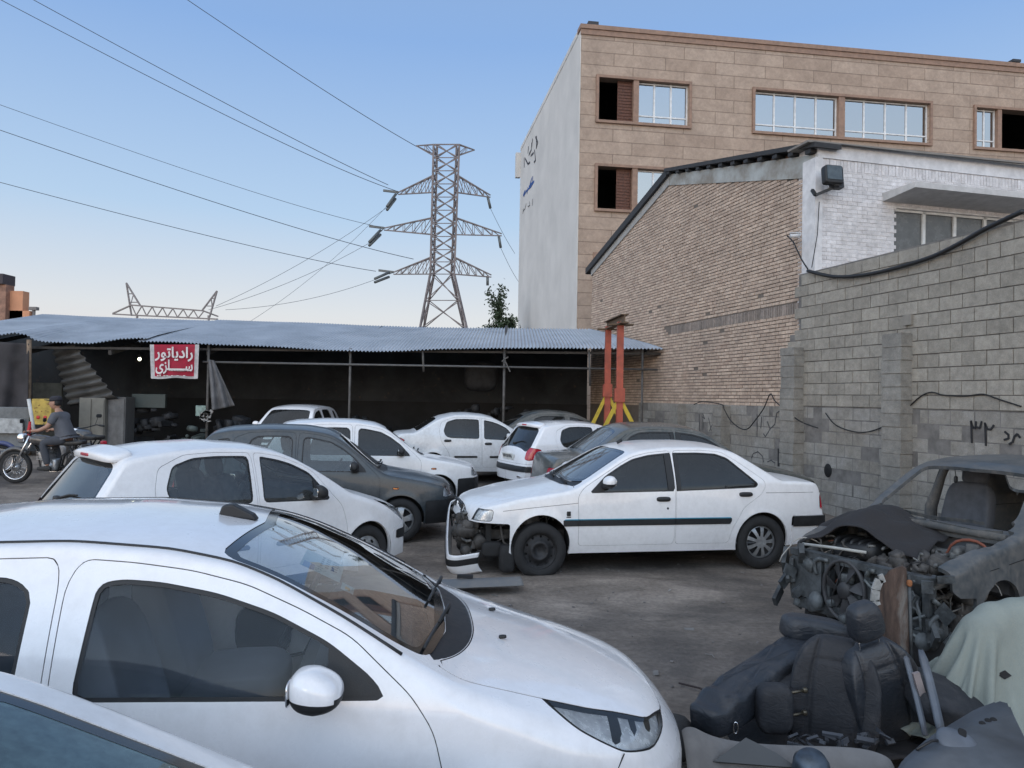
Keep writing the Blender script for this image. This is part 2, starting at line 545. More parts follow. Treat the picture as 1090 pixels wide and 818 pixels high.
# graffiti strokes, on the wall face
GRAF = mat('graffiti_black', (.018, .018, .02), .8)
def wstroke(mb, pts, r=.012, out=.094):
    """polyline given as photograph pixels, sprayed on the wall face"""
    P = []
    for (px, py) in pts:
        y, z = z_on_wall(px, py)
        P.append(Vector((lu(y), out, z)))
    for a, b in zip(P[:-1], P[1:]):
        mb.bar(a, b + (b - a).normalized() * r * .4, r * 2, .004, up=(0, 1, 0))
mb = MB()
for st in ([(1039.5, 448), (1040.5, 471.5)], [(1039.5, 448), (1041.5, 455.5), (1044.5, 456), (1044.8, 449)], [(1044.8, 455), (1049, 456), (1051, 449)],
           [(1054.5, 450), (1055.5, 474.5)], [(1054.5, 451), (1057, 457), (1061, 457.5), (1064, 453)],
           [(1075.5, 459.5), (1079.5, 463), (1080, 467), (1075, 468.5)], [(1089, 462), (1086, 465), (1084, 471), (1080.5, 473)], [(1089, 462), (1092, 466)]):
    wstroke(mb, st, .014)
o = mb.build('graffiti', GRAF, bw_root); o.matrix_local = wl_matrix(0)
mb = MB()
for st in ([(748, 441), (748, 459)], [(751, 444), (754, 446), (752, 441)], [(752, 446), (752, 458)], [(758, 445), (761, 459)], [(763, 450), (759, 459)],
           [(810, 441), (810, 465)], [(815, 444), (814, 456)], [(821, 449), (824, 457), (819, 465), (817, 462)], [(824, 457), (829, 452), (831, 440), (834, 438)],
           [(804, 488), (806, 483), (811, 481), (816, 486), (817, 492)], [(821, 492), (825, 490), (829, 493)]):
    wstroke(mb, st, .010, .090)
o = mb.build('graffiti', mat('faded_graffiti', (.07, .07, .075), .9), bw_root); o.matrix_local = wl_matrix(0)
# dark downpipe stub and hole
mb = MB(); a = z_on_wall(839, 478); b = z_on_wall(839, 497)
mb.box((lu(a[0]), .13, (a[1] + b[1]) / 2), (.20, .06, abs(a[1] - b[1])))
o = mb.build('iron_stub', mat('dark_iron', (.02, .02, .022), .6), bw_root); o.matrix_local = wl_matrix(0)
mb = MB(); a = z_on_wall(886, 501); mb.lathe([(.001, .092), (.095, .095), (.10, .088)], 20, M=Matrix.Translation((lu(a[0]), 0, a[1])) @ Matrix.Diagonal((1, 1, 1.2, 1)))
o = mb.build('wall_hole', SEAM, bw_root); o.matrix_local = wl_matrix(0)
# small junction box
mb = MB(); a = z_on_wall(974, 341); mb.box((lu(a[0]), .12, a[1]), (.16, .05, .16))
jb = mb.build('junction_box', mat('old_metal', (.24, .22, .19), .7), bw_root); jb.matrix_local = wl_matrix(0)

# cables on the block wall
CABLE = mat('cable_black', (.012, .012, .013), .5)
def cable_wall(name, pix, r, label, cat='cable', out=.12, group=None):
    P = []
    for (px, py) in pix:
        y, z = z_on_wall(px, py); P.append(wpt(y, z, out))
    # smooth
    Q = []
    for i in range(len(P) - 1):
        p0, p1, p2, p3 = P[max(i - 1, 0)], P[i], P[i + 1], P[min(i + 2, len(P) - 1)]
        for t in np.linspace(0, 1, 9)[:-1]:
            Q.append(.5 * ((2 * p1) + (p2 - p0) * t + (2 * p0 - 5 * p1 + 4 * p2 - p3) * t * t + (-p0 + 3 * p1 - 3 * p2 + p3) * t ** 3))
    Q.append(P[-1])
    mb = MB(); mb.tube(Q, r, 6)
    return tag(mb.build(name, CABLE), label, cat, group)
cable_wall('power_cable', [(1100, 226), (1080, 235), (1055, 247), (1030, 261), (1000, 275), (960, 287), (925, 294), (895, 295), (868, 289)], .032, 'thick black cable sagging along the top of the block wall', out=.16)
cable_wall('power_cable', [(868, 287), (862, 278), (857, 268), (852, 258), (846, 252)], .014, 'thin black lead running from the wall camera down to the thick cable', out=.16)
cable_wall('power_cable', [(885, 440), (895, 452), (912, 459), (930, 460), (950, 453), (968, 440), (985, 424), (998, 418), (1012, 421), (1035, 422), (1054, 420), (1070, 425), (1095, 433)], .010, 'thin cable draped across the block wall beside the pilaster', out=.12)
cable_wall('power_cable', [(750, 431), (760, 428), (780, 431), (783, 436), (790, 448), (800, 456), (808, 457), (815, 450), (826, 435), (833, 420), (838, 427), (846, 434), (856, 442), (868, 450), (885, 456)], .011, 'thin cable looping down the old lower wall left of the pilaster', out=.27)

# ================================================================== brick warehouse
wh = empty('brick_warehouse', (0, 0, 0), 0, 'tan brick warehouse with a sloping gable roof edge behind the block wall', 'warehouse')
ypk, zpk = z_on_wall(712, 181)
yR, zR = z_on_wall(866, 157)
yL, zL = z_on_wall(629, 283)
print('warehouse', ypk, zpk, yR, zR, yL, zL)
def gable(x):
    y = Y0 + x / KU
    if y < ypk: return zR + (zpk - zR) * (y - yR) / (ypk - yR)
    return zpk + (zL - zpk) * (y - ypk) / (yL - ypk)
def brick_top(x):
    y = Y0 + x / KU
    t = gable(x)
    if y < ypk + .4:                                   # level course under the concrete beam
        return z_on_wall(712, 196)[1] - (z_on_wall(712, 196)[1] - z_on_wall(864, 190)[1]) * max(0, (ypk - y)) / (ypk - yR)
    return t - .30
sz0, sz1 = 3.60, 3.82
BO = -.14
BM = wl_matrix(BO)
bx0, bx1 = lu(yR), lu(yL)
keep = lambda x, z: z < brick_top(x) and not (z > sz0 and z < sz1 and x < lu(19.6))
me = block_mesh('bricks', None, .215, .0735, .1, .016, .10, 21, keep=keep, jit=.006, z0=1.78, z1=8.0, x0=bx0, x1=bx1, skip=.004)
o = link('brickwork', me, M_BRICK, wh); o.matrix_local = BM
me = block_mesh('soldier', None, .075, sz1 - sz0, .1, .014, .105, 22, jit=.005, z0=sz0, z1=sz1, x0=bx0, x1=lu(19.4))
o = link('soldier_course', me, M_PATCH, wh); o.matrix_local = BM
mb = MB()
xs_ = np.linspace(bx0, bx1, 40)
mb.prism([(bx0, -.2)] + [(x, brick_top(x) - .02) for x in xs_] + [(bx1, -.2)], -.2, .088)
o = mb.build('masonry_core', mat('dark_mortar', (.15, .125, .105), .95), wh); o.matrix_local = BM
# patches of mortar low on the left
# concrete beam under the eave
M_CONC = mat('streaked_concrete', (.42, .44, .43), .9, nsc=2.2, col2=(.24, .22, .19), bump=.3)
mb = MB()
xp = lu(ypk)
mb.prism([(bx0 + .02, brick_top(bx0) + .003), (bx0 + .02, gable(bx0) - .13), (xp, gable(xp) - .12), (xp + .15, brick_top(xp) + .003)], -.18, .125)
o = mb.build('concrete_beam', M_CONC, wh); o.matrix_local = BM
mb = MB()
mb.prism([(xp, gable(xp) - .38), (xp, gable(xp) - .17), (bx1, gable(bx1) - .12), (bx1, gable(bx1) - .34)], -.1, .135)
o = mb.build('verge_board', mat('grey_board', (.36, .35, .33), .85, bump=.3), wh); o.matrix_local = BM
M_DKMET = mat('dark_roof_edge', (.030, .030, .032), .7, var=.4)
mb = MB()
mb.prism([(xp, gable(xp) - .17), (xp, gable(xp) + .02), (bx1 + .3, gable(bx1) - .05), (bx1 + .3, gable(bx1) - .24)], -.1, .22)
mb.prism([(bx0 - .2, gable(bx0) - .06), (bx0 - .2, gable(bx0) + .03), (xp + .04, gable(xp) + .035), (xp + .04, gable(xp) - .05)], -.3, .26)
k = 0
x = bx0 + .05
while x < xp:                                          # open purlin ends under the sheet
    mb.box((x, .02, gable(x) - .085), (.16, .42, .07)); x += .52
o = mb.build('roof_edge', M_DKMET, wh); o.matrix_local = BM
mb = MB()
mb.prism([(bx0, gable(bx0) - .13), (bx0, gable(bx0) - .06), (xp, gable(xp) - .05), (xp, gable(xp) - .12)], -.1, .03)
o = mb.build('rusty_fascia', mat('rust', (.16, .085, .055), .9, col2=(.06, .05, .05), nsc=5), wh); o.matrix_local = BM
mb = MB()                                              # the roof sheets themselves
e0, e1, e2 = gable(bx0) + .04, gable(xp) + .04, gable(bx1) - .04
mb.add([(bx0 - .2, -.3, e0), (xp, -.3, e1), (bx1 + .3, -.3, e2), (bx0 - .2, -14, e0), (xp, -14, e1), (bx1 + .3, -14, e2),
        (bx0 - .2, -.3, e0 - .04), (xp, -.3, e1 - .04), (bx1 + .3, -.3, e2 - .04)], [(0, 1, 4, 3), (1, 2, 5, 4), (0, 1, 7, 6), (1, 2, 8, 7)])
o = mb.build('roof', mat('roof_tin', (.20, .21, .22), .6, .5), wh); o.matrix_local = BM

# ================================================================== white painted brick annex
corner = wpt(yR, 0, BO + .09)
AX = Vector((-WN_.x, -WN_.y, 0))                      # along the white front (to the right and away)
def an_matrix():
    m = Matrix.Identity(4); m.col[0][:3] = AX; m.col[1][:3] = -WU; m.col[2][:3] = (0, 0, 1); m.translation = corner; return m
AM = an_matrix()
def on_annex(px, py):
    v = ray(px, py); n = WU
    t = (corner - Vector((0, 0, CAM_H))).dot(n) / v.dot(n)
    p = Vector((0, 0, CAM_H)) + v * t
    return (p - corner).dot(AX), p.z
ann = empty('white_brick_building', (0, 0, 0), 0, 'white painted brick building with a concrete window hood', 'building')
az0 = on_annex(868, 156)[1]; az1 = on_annex(1090, 178)[1]
atop = lambda x: az0 + (az1 - az0) * x / on_annex(1090, 178)[0]
wx0, wz1 = on_annex(950, 222); wx1, _ = on_annex(1080, 232); wz0 = on_annex(950, 268)[1] - .25
M_WBRICK = masonry_mat('white_brick', (.62, .60, .60), (.74, .72, .72), stain=(.50, .47, .45), st=.3, bump=.25)
print('annex', az0, az1, wx0, wz1, wx1, wz0)
keep = lambda x, z: z < atop(x) - .42 and not (wx0 - .02 < x < wx1 + .6 and z < wz1 + .04)
me = block_mesh('wbricks', None, .215, .0735, .1, .009, .05, 31, keep=keep, jit=.003, z0=3.0, z1=atop(0), x0=.10, x1=9.5)
o = link('brickwork', me, M_WBRICK, ann); o.matrix_local = AM
me = block_mesh('wsold', None, .075, .20, .1, .009, .055, 32, jit=.004, z0=az0 - .42, z1=az0 - .22, x0=.10, x1=9.5)
o = link('soldier_course', me, M_WBRICK, ann); o.matrix_local = AM
WP = mat('white_plaster', (.64, .63, .63), .85, bump=.15)
mb = MB()
mb.box2((0, -.5, 2.0), (9.5, .043, wz0)); mb.box2((0, -.5, wz0), (wx0, .043, wz1)); mb.box2((wx1 + .6, -.5, wz0), (9.5, .043, wz1)); mb.box2((0, -.5, wz1), (9.5, .043, az0 - .2))
o = mb.build('wall', WP, ann); o.matrix_local = AM
mb = MB(); mb.prism([(0, az0 - .219), (0, az0 + .02), (9.5, atop(9.5) + .02), (9.5, az0 - .219)], -.5, .075)
mb.box2((-.06, -.3, 3.0), (.095, .075, az0 - .22))
o = mb.build('cornice', mat('white_cornice', (.66, .65, .65), .8, bump=.1), ann); o.matrix_local = AM
o_ = MB(); o_.prism([(-.25, az0 + .022), (-.25, az0 + .06), (9.5, atop(9.5) + .06), (9.5, atop(9.5) + .022)], -.5, .12)
o = o_.build('roof_flashing', mat('flashing', (.22, .20, .18), .8), ann); o.matrix_local = AM
hx0, hz = on_annex(937, 210)
mb = MB(); mb.add([(hx0, .02, hz - .10), (hx0 + .1, .75, hz), (hx0 + .1, .75, hz + .10), (hx0, .02, hz + .06), (9.4, .02, hz - .10), (9.4, .75, hz), (9.4, .75, hz + .10), (9.4, .02, hz + .06)],
       [(0, 1, 2, 3), (4, 7, 6, 5), (0, 4, 5, 1), (1, 5, 6, 2), (2, 6, 7, 3)])
o = mb.build('window_hood', mat('hood_concrete', (.50, .49, .48), .9, bump=.2), ann); o.matrix_local = AM
wz1b = wz1
fm = MB()
n_ = 4; ww = (wx1 - wx0) / n_
for k in range(n_ + 1): fm.box2((wx0 + ww * k - .035, -.06, wz0), (wx0 + ww * k + .035, .0, wz1))
fm.box2((wx0, -.06, wz0), (wx1, .0, wz0 + .06)); fm.box2((wx0, -.06, wz1 - .05), (wx1, .0, wz1 - .003))
win = fm.build('window', mat('white_metal', (.62, .62, .60), .5), ann); win.matrix_local = AM
mb = MB(); mb.box2((wx0, -.045, wz0), (wx1, -.035, wz1 - .01)); o = mb.build('pane', mat('dull_glass', (.10, .105, .105), .25, var=.3), win)
mb = MB(); mb.box2((wx1 + .035, -.04, wz0), (wx1 + .6, .0, wz1)); o = mb.build('shutter', mat('shutter_grey', (.45, .45, .43), .8), ann); o.matrix_local = AM

# floodlight on the corner of the annex
fl = empty('floodlight', (0, 0, 0), 0, 'black floodlight on an arm at the corner of the white building', 'floodlight')
p = wpt(yR - .25, 0, .25); c0 = at(886, 187, p.y)
side_ = Vector((1, .1, 0)).normalized()
M = Matrix.Translation(c0) @ Matrix.Rotation(.20, 4, 'Z') @ Matrix.Rotation(-.12, 4, 'X')
mb = MB(); mb.superbox((.36, .16, .34), .25, 24, 12, M=M); mb.box((.15, .04, -.17), (.1, .14, .1), M=M); mb.superbox((.20, .20, .20), .5, M=M @ Matrix.Translation((.10, .06, -.12)))
mb.build('housing', BLACKP, fl)
mb = MB(); mb.box((-.01, -.083, .02), (.29, .012, .25), M=M); mb.build('lens', mat('lamp_lens', (.07, .085, .09), .2, var=.3, nsc=9), fl)
mb = MB(); q = at(868, 208, p.y + .1); mb.bar(q, c0 + Vector((.1, .05, -.18)), .05, .05); mb.bar(q, q + Vector((-.02, .1, .12)), .05); mb.build('arm', BLACKP, fl)
# corner drain wires
mb = MB(); mb.tube([at(872, 215, yR - .1), at(870, 250, yR - .1), at(864, 285, yR - .1)], .008, 5)
tag(mb.build('thin_cable', CABLE), 'thin wire hanging down the corner of the white building', 'cable')
# bullet camera
p = at(850, 251, yR - .15)
cm = empty('security_camera', p, 0, 'small white bullet camera on the brick gable wall', 'camera')
M = Matrix.Rotation(.25, 4, 'Z')
mb = MB(); mb.tube([(-.16, 0, -.02), (.02, 0, .01)], .038, 10, M=M); mb.box((-.06, 0, .04), (.20, .08, .012), M=M); mb.build('body', mat('white_plastic', (.6, .6, .6), .4), cm)
mb = MB(); mb.tube([(0, 0, .0), (.05, .02, .05), (.08, .14, .05)], .02, 8, M=M); mb.lathe([(.001, .145), (.06, .145), (.06, .125)], 14, M=M @ Matrix.Translation((.08, 0, .05))); mb.build('bracket', mat('white_plastic', (.6, .6, .6), .4), cm)

# ================================================================== tall stone clad building
TB = empty('stone_clad_building', (0, 0, 0), 0, 'tall building with brown stone cladding and a plain white side wall', 'building')
TY = 31.0
tc = at(619, 31, TY); TZ = tc.z
tcb = Vector((tc.x - .0, TY, 0))
# right end at px 1090, same height
v = ray(1090, 73); tY2 = (TZ - CAM_H) / v.z; te = Vector((v.x * tY2, tY2, 0))
TU = (te - tcb).normalized(); TN = Vector((TU.y, -TU.x, 0))          # TN towards the camera
print('tall', tc, te, TU)
TM = Matrix.Identity(4); TM.col[0][:3] = TU; TM.col[1][:3] = TN; TM.col[2][:3] = (0, 0, 1); TM.translation = tcb
def on_tall(px, py):
    v = ray(px, py); t = (tcb - Vector((0, 0, CAM_H))).dot(TN) / v.dot(TN)
    p = Vector((0, 0, CAM_H)) + v * t
    return (p - tcb).dot(TU), p.z
def stone_mat():
    t = NT('stone_cladding')
    tc_ = t.new('ShaderNodeTexCoord'); sx = t.new('ShaderNodeSeparateXYZ'); cx = t.new('ShaderNodeCombineXYZ')
    t.l.new(tc_.outputs['Object'], sx.inputs[0]); t.l.new(sx.outputs['X'], cx.inputs[0]); t.l.new(sx.outputs['Z'], cx.inputs[1])
    b = t.new('ShaderNodeTexBrick'); t.l.new(cx.outputs[0], b.inputs['Vector'])
    b.inputs['Scale'].default_value = 1.0; b.inputs['Brick Width'].default_value = 2.2; b.inputs['Row Height'].default_value = .52
    b.inputs['Mortar Size'].default_value = .018; b.inputs['Mortar Smooth'].default_value = .2
    b.offset = .37; b.squash = 1.0
    b.inputs['Color1'].default_value = (.375, .280, .215, 1); b.inputs['Color2'].default_value = (.43, .330, .258, 1); b.inputs['Mortar'].default_value = (.24, .175, .13, 1)
    n = t.noise(tc_.outputs['Object'], .9, 8, .68, .6); n2 = t.noise(tc_.outputs['Object'], 6, 8, .75, .5)
    c = t.mix(1, b.outputs['Color'], t.ramp(n, [(.3, (.80, .78, .76)), (.7, (1.15, 1.14, 1.12))]), 'MULTIPLY')
    c = t.mix(1, c, t.ramp(n2, [(.3, G3(.80)), (.7, G3(1.18))]), 'MULTIPLY')
    t.set('Base Color', c); t.set('Roughness', .7)
    t.set('Normal', t.bump(t.math('SUBTRACT', n2, b.outputs['Fac']), .4, .03))
    return t.m
STONE = stone_mat()
TRIM = mat('brown_trim', (.30, .19, .135), .7, var=.2)
# window openings: (x0,x1,z0,z1)
def wrect(p0, p1, p2=None):
    a = on_tall(*p0); b = on_tall(*p1)
    return a[0], b[0], b[1], a[1]
rects = []
x0, x1, z0, z1 = wrect((636, 83), (733, 133)); W1 = (x0, x1)
zt1, zb1 = on_tall(637, 83)[1], on_tall(637, 128)[1]
zt2, zb2 = on_tall(631, 177)[1], on_tall(631, 222)[1]
fl_h = zt1 - zt2
zt3, zb3 = zt1 - 2 * fl_h, zb1 - 2 * fl_h
xa = on_tall(637, 105)[0], on_tall(733, 110)[0]
xb = on_tall(803, 120)[0], on_tall(989, 135)[0]
xc = on_tall(1038, 140)[0], on_tall(1038, 140)[0] + (xb[1] - xb[0]) * .6
print('windows', xa, xb, xc, zt1, zb1, fl_h)
rows = [(zt1, zb1), (zt2, zb2), (zt3, zb3)]
cols = [xa, xb, xc]
TL = 24.0; TD = 15.5
xsplit = [0] + [q for c_ in cols for q in c_] + [TL]
mb = MB()
zs_ = sorted([q for r_ in rows for q in r_])
lv = [0] + zs_ + [TZ]
mb2 = MB()
for i in range(len(lv) - 1):
    is_win = any(abs(lv[i] - r_[1]) < 1e-6 for r_ in rows)
    if not is_win: mb.box2((0, -.4, lv[i]), (TL, 0, lv[i + 1]))
    else:
        for k in range(0, len(xsplit), 2): mb.box2((xsplit[k], -.4, lv[i]), (xsplit[k + 1], 0, lv[i + 1]))
o = mb.build('stone_front', STONE, TB); o.matrix_local = TM
mb = MB(); mb.box2((-.06, -.5, TZ + .002), (TL, .10, TZ + .18)); mb.box2((-.03, -.4, TZ - .22), (TL, .05, TZ)); o = mb.build('parapet_trim', TRIM, TB); o.matrix_local = TM
SIDEW = mat('white_render', (.62, .60, .57), .9, nsc=.5, var=.10, bump=.1)
mb = MB(); mb.box2((-.04, -TD, 0), (-.001, -.02, TZ - .1)); mb.box2((-.06, -TD, TZ - .1), (.12, -.5, TZ + .12)); mb.box2((-.32, -TD - .3, TZ - 1.7), (-.04, -TD + .02, TZ - .2))
o = mb.build('side_wall', SIDEW, TB); o.matrix_local = TM
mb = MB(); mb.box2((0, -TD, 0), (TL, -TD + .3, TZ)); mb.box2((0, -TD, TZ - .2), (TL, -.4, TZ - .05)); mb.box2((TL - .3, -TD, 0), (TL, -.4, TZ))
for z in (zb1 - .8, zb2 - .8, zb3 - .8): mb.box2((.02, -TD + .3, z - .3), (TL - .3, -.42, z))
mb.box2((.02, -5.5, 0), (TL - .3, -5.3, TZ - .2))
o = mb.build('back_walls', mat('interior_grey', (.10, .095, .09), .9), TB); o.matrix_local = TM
# windows
WFR = mat('window_frame_white', (.72, .72, .71), .4)
WGL = glass('sky_glass', (.20, .24, .27), .02, 9.0, rough=.01)
WOODP = mat('red_brown_shutter', (.13, .055, .035), .7, var=.5, nsc=14)
for ri, (zt_, zb_) in enumerate(rows):
    for ci, (a_, b_) in enumerate(cols):
        fr = MB(); t_ = .11
        fr.box2((a_ - t_, .002, zb_ - t_), (b_ + t_, .10, zb_)); fr.box2((a_ - t_, .002, zt_), (b_ + t_, .10, zt_ + t_))
        fr.box2((a_ - t_, .002, zb_), (a_, .10, zt_)); fr.box2((b_, .002, zb_), (b_ + t_, .10, zt_))
        w_ = b_ - a_
        if ci == 0: parts_ = [('open', a_, a_ + w_ * .38), ('glazed', a_ + w_ * .44, b_)]
        elif ci == 1: parts_ = [('g4', a_, a_ + w_ * .47), ('g4', a_ + w_ * .505, b_)]
        else: parts_ = [('g2', a_, a_ + w_ * .22), ('open', a_ + w_ * .26, b_)]
        for (k1, p0, p1), (k2, q0, q1) in zip(parts_[:-1], parts_[1:]): fr.box2((p1, -.30, zb_ + .001), (q0, .06, zt_ - .001))
        wo_ = fr.build('window', TRIM, TB); wo_.matrix_local = TM
        for (kd, p0, p1) in parts_:
            if kd == 'open':
                m2 = MB(); m2.box2((p0 + (p1 - p0) * .58, -.20, zb_), (p1 - .01, -.15, zt_))
                for k in range(14): m2.box((p0 + (p1 - p0) * .79, -.14, zb_ + (zt_ - zb_) * (k + .5) / 14), ((p1 - p0) * .38, .03, .03))
                m2.build('shutter', WOODP, wo_)
                continue
            nn = {'glazed': 3, 'g4': 4, 'g2': 2}[kd]
            m2 = MB(); ws_ = (p1 - p0) / nn; th = .045
            for k in range(nn + 1): m2.box((p0 + ws_ * k + (th / 2 if k == 0 else (-th / 2 if k == nn else 0)), -.16, (zb_ + zt_) / 2), (th * 1.5, .06, zt_ - zb_ - .004))
            zc_ = zb_ + (zt_ - zb_) * .20
            for z in (zb_ + th, zt_ - th, zc_): m2.box(((p0 + p1) / 2, -.155, z), (p1 - p0 - .004, .055, th * 1.2))
            so = m2.build('sash', WFR, wo_)
            m2 = MB(); m2.box2((p0, -.175, zb_), (p1, -.165, zt_)); m2.build('pane', WGL, wo_)
# chimney pipe on the roof
mb = MB(); cxp = on_tall(634, 20)[0]
mb.tube([(cxp, -.5, TZ - .1), (cxp, -.5, TZ + .38)], .14, 10); mb.box((cxp, -.5, TZ + .46), (.44, .34, .14)); mb.box((cxp - .13, -.5, TZ + .34), (.04, .3, .14)); mb.box((cxp + .13, -.5, TZ + .34), (.04, .3, .14))
o = mb.build('chimney', mat('chimney_metal', (.05, .05, .055), .6, .4), TB); o.matrix_local = TM
mb = MB(); cxp = on_tall(1089, 60)[0]; mb.tube([(cxp, -.5, TZ), (cxp, -.5, TZ + .5)], .14, 10); mb.box((cxp, -.5, TZ + .5), (.40, .34, .12))
o = mb.build('chimney', mat('chimney_metal', (.05, .05, .055), .6, .4), TB); o.matrix_local = TM
# hand painted writing on the white side wall (side plane: x=-.06 local)
def on_side(px, py):
    v = ray(px, py); t = (tcb - TU * .05 - Vector((0, 0, CAM_H))).dot(TU) / v.dot(TU)
    p = Vector((0, 0, CAM_H)) + v * t
    return (p - tcb).dot(TN), p.z
def sstrokes(name, sts, r, m_):
    mb = MB()
    for st in sts:
        P = [Vector((-.052, *on_side(*q))) for q in st]
        for a_, b_ in zip(P[:-1], P[1:]):
            d_ = (b_ - a_); 
            mb.bar(a_, b_ + d_.normalized() * r * .4, r * 2, .012, up=(1, 0, 0))
    o = mb.build(name, m_, TB); o.matrix_local = TM
sstrokes('painted_letters', [[(571, 145), (571, 158)], [(570, 146), (572.5, 152), (571, 157)], [(569, 160), (570, 171), (568.5, 173)], [(566, 152), (565.5, 160), (563, 165)], [(562.5, 156), (562, 163)], [(567, 148), (566, 156)], [(559, 169), (562, 175), (564, 173)], [(558, 168), (558, 178)], [(568, 163), (565, 166)]], .055, mat('dark_letter_paint', (.03, .03, .04), .8))
sstrokes('painted_letters', [[(567, 188), (567, 194), (563, 199)], [(568.5, 193), (565, 199), (560, 204), (557.5, 209)], [(562, 200), (561, 206)], [(559, 203), (557, 208)], [(566, 190), (564, 197)]], .055, mat('blue_letter_paint', (.03, .09, .30), .8))
sstrokes('painted_letters', [[(567, 212), (566.5, 219)], [(563.5, 215), (564, 219), (562, 220)], [(560, 217), (559, 222), (557, 225)], [(557, 222), (556.5, 228)]], .03, mat('grey_letter_paint', (.15, .15, .15), .8))

# far left building: orange-ish stone, low sun glow painted into its peach colour
pb = empty('sunlit_peach_building', (0, 0, 0), 0, 'small rooftop building coloured sunlit peach beyond the shed roof at far left', 'building')
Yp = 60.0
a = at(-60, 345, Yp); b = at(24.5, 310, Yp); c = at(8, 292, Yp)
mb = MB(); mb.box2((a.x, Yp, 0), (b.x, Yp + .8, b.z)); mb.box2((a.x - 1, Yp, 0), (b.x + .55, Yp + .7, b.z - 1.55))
mb.build('wall', mat('sunlit_peach_render', (.62, .30, .17), .9, nsc=1.0, var=.12), pb)
q0, q1 = at(-60, 345, Yp - .5), at(6.5, 303, Yp - .5)
mb = MB(); mb.box2((q0.x, Yp - .5, 0), (q1.x, Yp + .5, q1.z)); mb.build('stair_tower', mat('brown_stone', (.30, .17, .12), .9, nsc=3, var=.3), pb)
mb = MB(); mb.box2((q0.x, Yp - .8, q1.z + .02), (at(10, 303, Yp).x, Yp + .7, at(0, 293, Yp).z)); mb.build('roof_cap', mat('cap_dark', (.06, .05, .055), .8), pb)
p = at(33.5, 331, Yp); mb = MB(); mb.tube([(p.x, Yp + .3, p.z - 1.2), (p.x, Yp + .3, p.z + .1)], .12, 6); mb.box((p.x, Yp + .3, p.z + .2), (.6, .4, .25)); mb.build('vent', mat('vent_grey', (.2, .18, .17), .8), pb)

# small tree beside the building
def leaf_tree(name, base, h, crown_c, crown_r, n, label, seed, leaf=.16):
    root = empty(name, base, 0, label, 'tree')
    r_ = random.Random(seed)
    mb = MB(); top = Vector((crown_c[0], crown_c[1], crown_c[2]))
    mb.tube([Vector((0, 0, 0)), top * .5 + Vector((.1, 0, 0)), top], [.16, .11, .04], 8)
    limbs = []
    for k in range(16):
        a_, e_ = r_.uniform(0, 2 * PI), r_.uniform(-.3, 1.2)
        d_ = Vector((math.cos(a_) * math.cos(e_) * crown_r[0], math.sin(a_) * math.cos(e_) * crown_r[1], math.sin(e_) * crown_r[2])) * r_.uniform(.6, 1)
        s0_ = top * r_.uniform(.75, 1)
        mb.tube([s0_, s0_ + d_ * .5 + Vector((0, 0, .1)), s0_ + d_], [.04, .025, .008], 5); limbs.append((s0_, d_))
    mb.build('trunk', mat('bark', (.06, .05, .04), .9), root)
    V, F = [], []
    for k in range(n):
        s0_, d_ = r_.choice(limbs)
        p_ = s0_ + d_ * r_.uniform(.35, 1.05) + Vector([r_.gauss(0, .16) for _ in range(3)])
        a_ = Vector([r_.uniform(-1, 1) for _ in range(3)]).normalized(); b_ = a_.orthogonal().normalized() * .5
        o_ = len(V); s_ = leaf * r_.uniform(.6, 1.3)
        V += [p_ - a_ * s_ * .5, p_ + b_ * s_ * .5, p_ + a_ * s_ * .5, p_ - b_ * s_ * .5]; F.append((o_, o_ + 1, o_ + 2, o_ + 3))
    me = bpy.data.meshes.new('crown'); me.from_pydata([tuple(q) for q in V], [], F)
    link('crown', me, mat('leaves', (.035, .055, .025), .7, nsc=.9, var=.5), root)
tp = at(531, 340, 42)
leaf_tree('small_tree', (tp.x, 42, 0), 8, (0, 0, tp.z - .2), (1.15, 1.1, 2.6), 2600, 'small dark leafy tree beside the white side wall of the tall building', 5, .2)

# ================================================================== pylons and lines
GALV = mat('galvanised_red_primer', (.20, .17, .165), .6, .2, var=.4, nsc=1)
def lattice(mb, P, Q, n, w):
    """zig-zag bracing between polylines P and Q (each a pair of end points)"""
    for k in range(n):
        a0, a1 = P[0].lerp(P[1], k / n), P[0].lerp(P[1], (k + 1) / n)
        b0, b1 = Q[0].lerp(Q[1], k / n), Q[0].lerp(Q[1], (k + 1) / n)
        mb.bar(a0, b1, w); mb.bar(b0, a1, w)
PYY = 110.0
Pp = lambda px, py, dy=0.0: at(px, py, PYY + dy)
pyl = empty('transmission_tower', (Pp(473, 345).x, PYY, 0), 0, 'tall steel lattice transmission tower with three crossarms', 'pylon')
def pobj(mb, nm, m_=None):
    o = mb.build(nm, m_ or GALV, pyl); o.matrix_parent_inverse = Matrix.Identity(4)
    o.location = -Vector((pyl.location)); return o
dw = 1.6                                          # half depth of the tower body
def corners(py):
    ys_ = [154, 292, 350, 430]; L_ = [461.5, 458, 447, 428]; R_ = [489, 483.5, 497, 520]
    l, r = np.interp(py, ys_, L_), np.interp(py, ys_, R_)
    wd = (r - l) / FPX * PYY * .42
    return [Pp(l, py, -wd), Pp(r, py, -wd), Pp(r - 3, py, wd), Pp(l + 4, py, wd)]
bz_ = at(473, 430, PYY).z
mb = MB()
lv = [154, 168, 182, 196, 210, 224, 238, 252, 266, 279, 292, 320, 350, 390, 432]
for a_, b_ in zip(lv[:-1], lv[1:]):
    A, B = corners(a_), corners(b_)
    for k in range(4):
        mb.bar(A[k], B[k], .26)
        k2 = (k + 1) % 4
        mb.bar(A[k], B[k2], .13); mb.bar(A[k2], B[k], .13); mb.bar(A[k], A[k2], .11)
C = corners(432)
for q in C: mb.bar(q, Vector((q.x + (q.x - Pp(473, 432).x) * .1, q.y, 0)), .26)
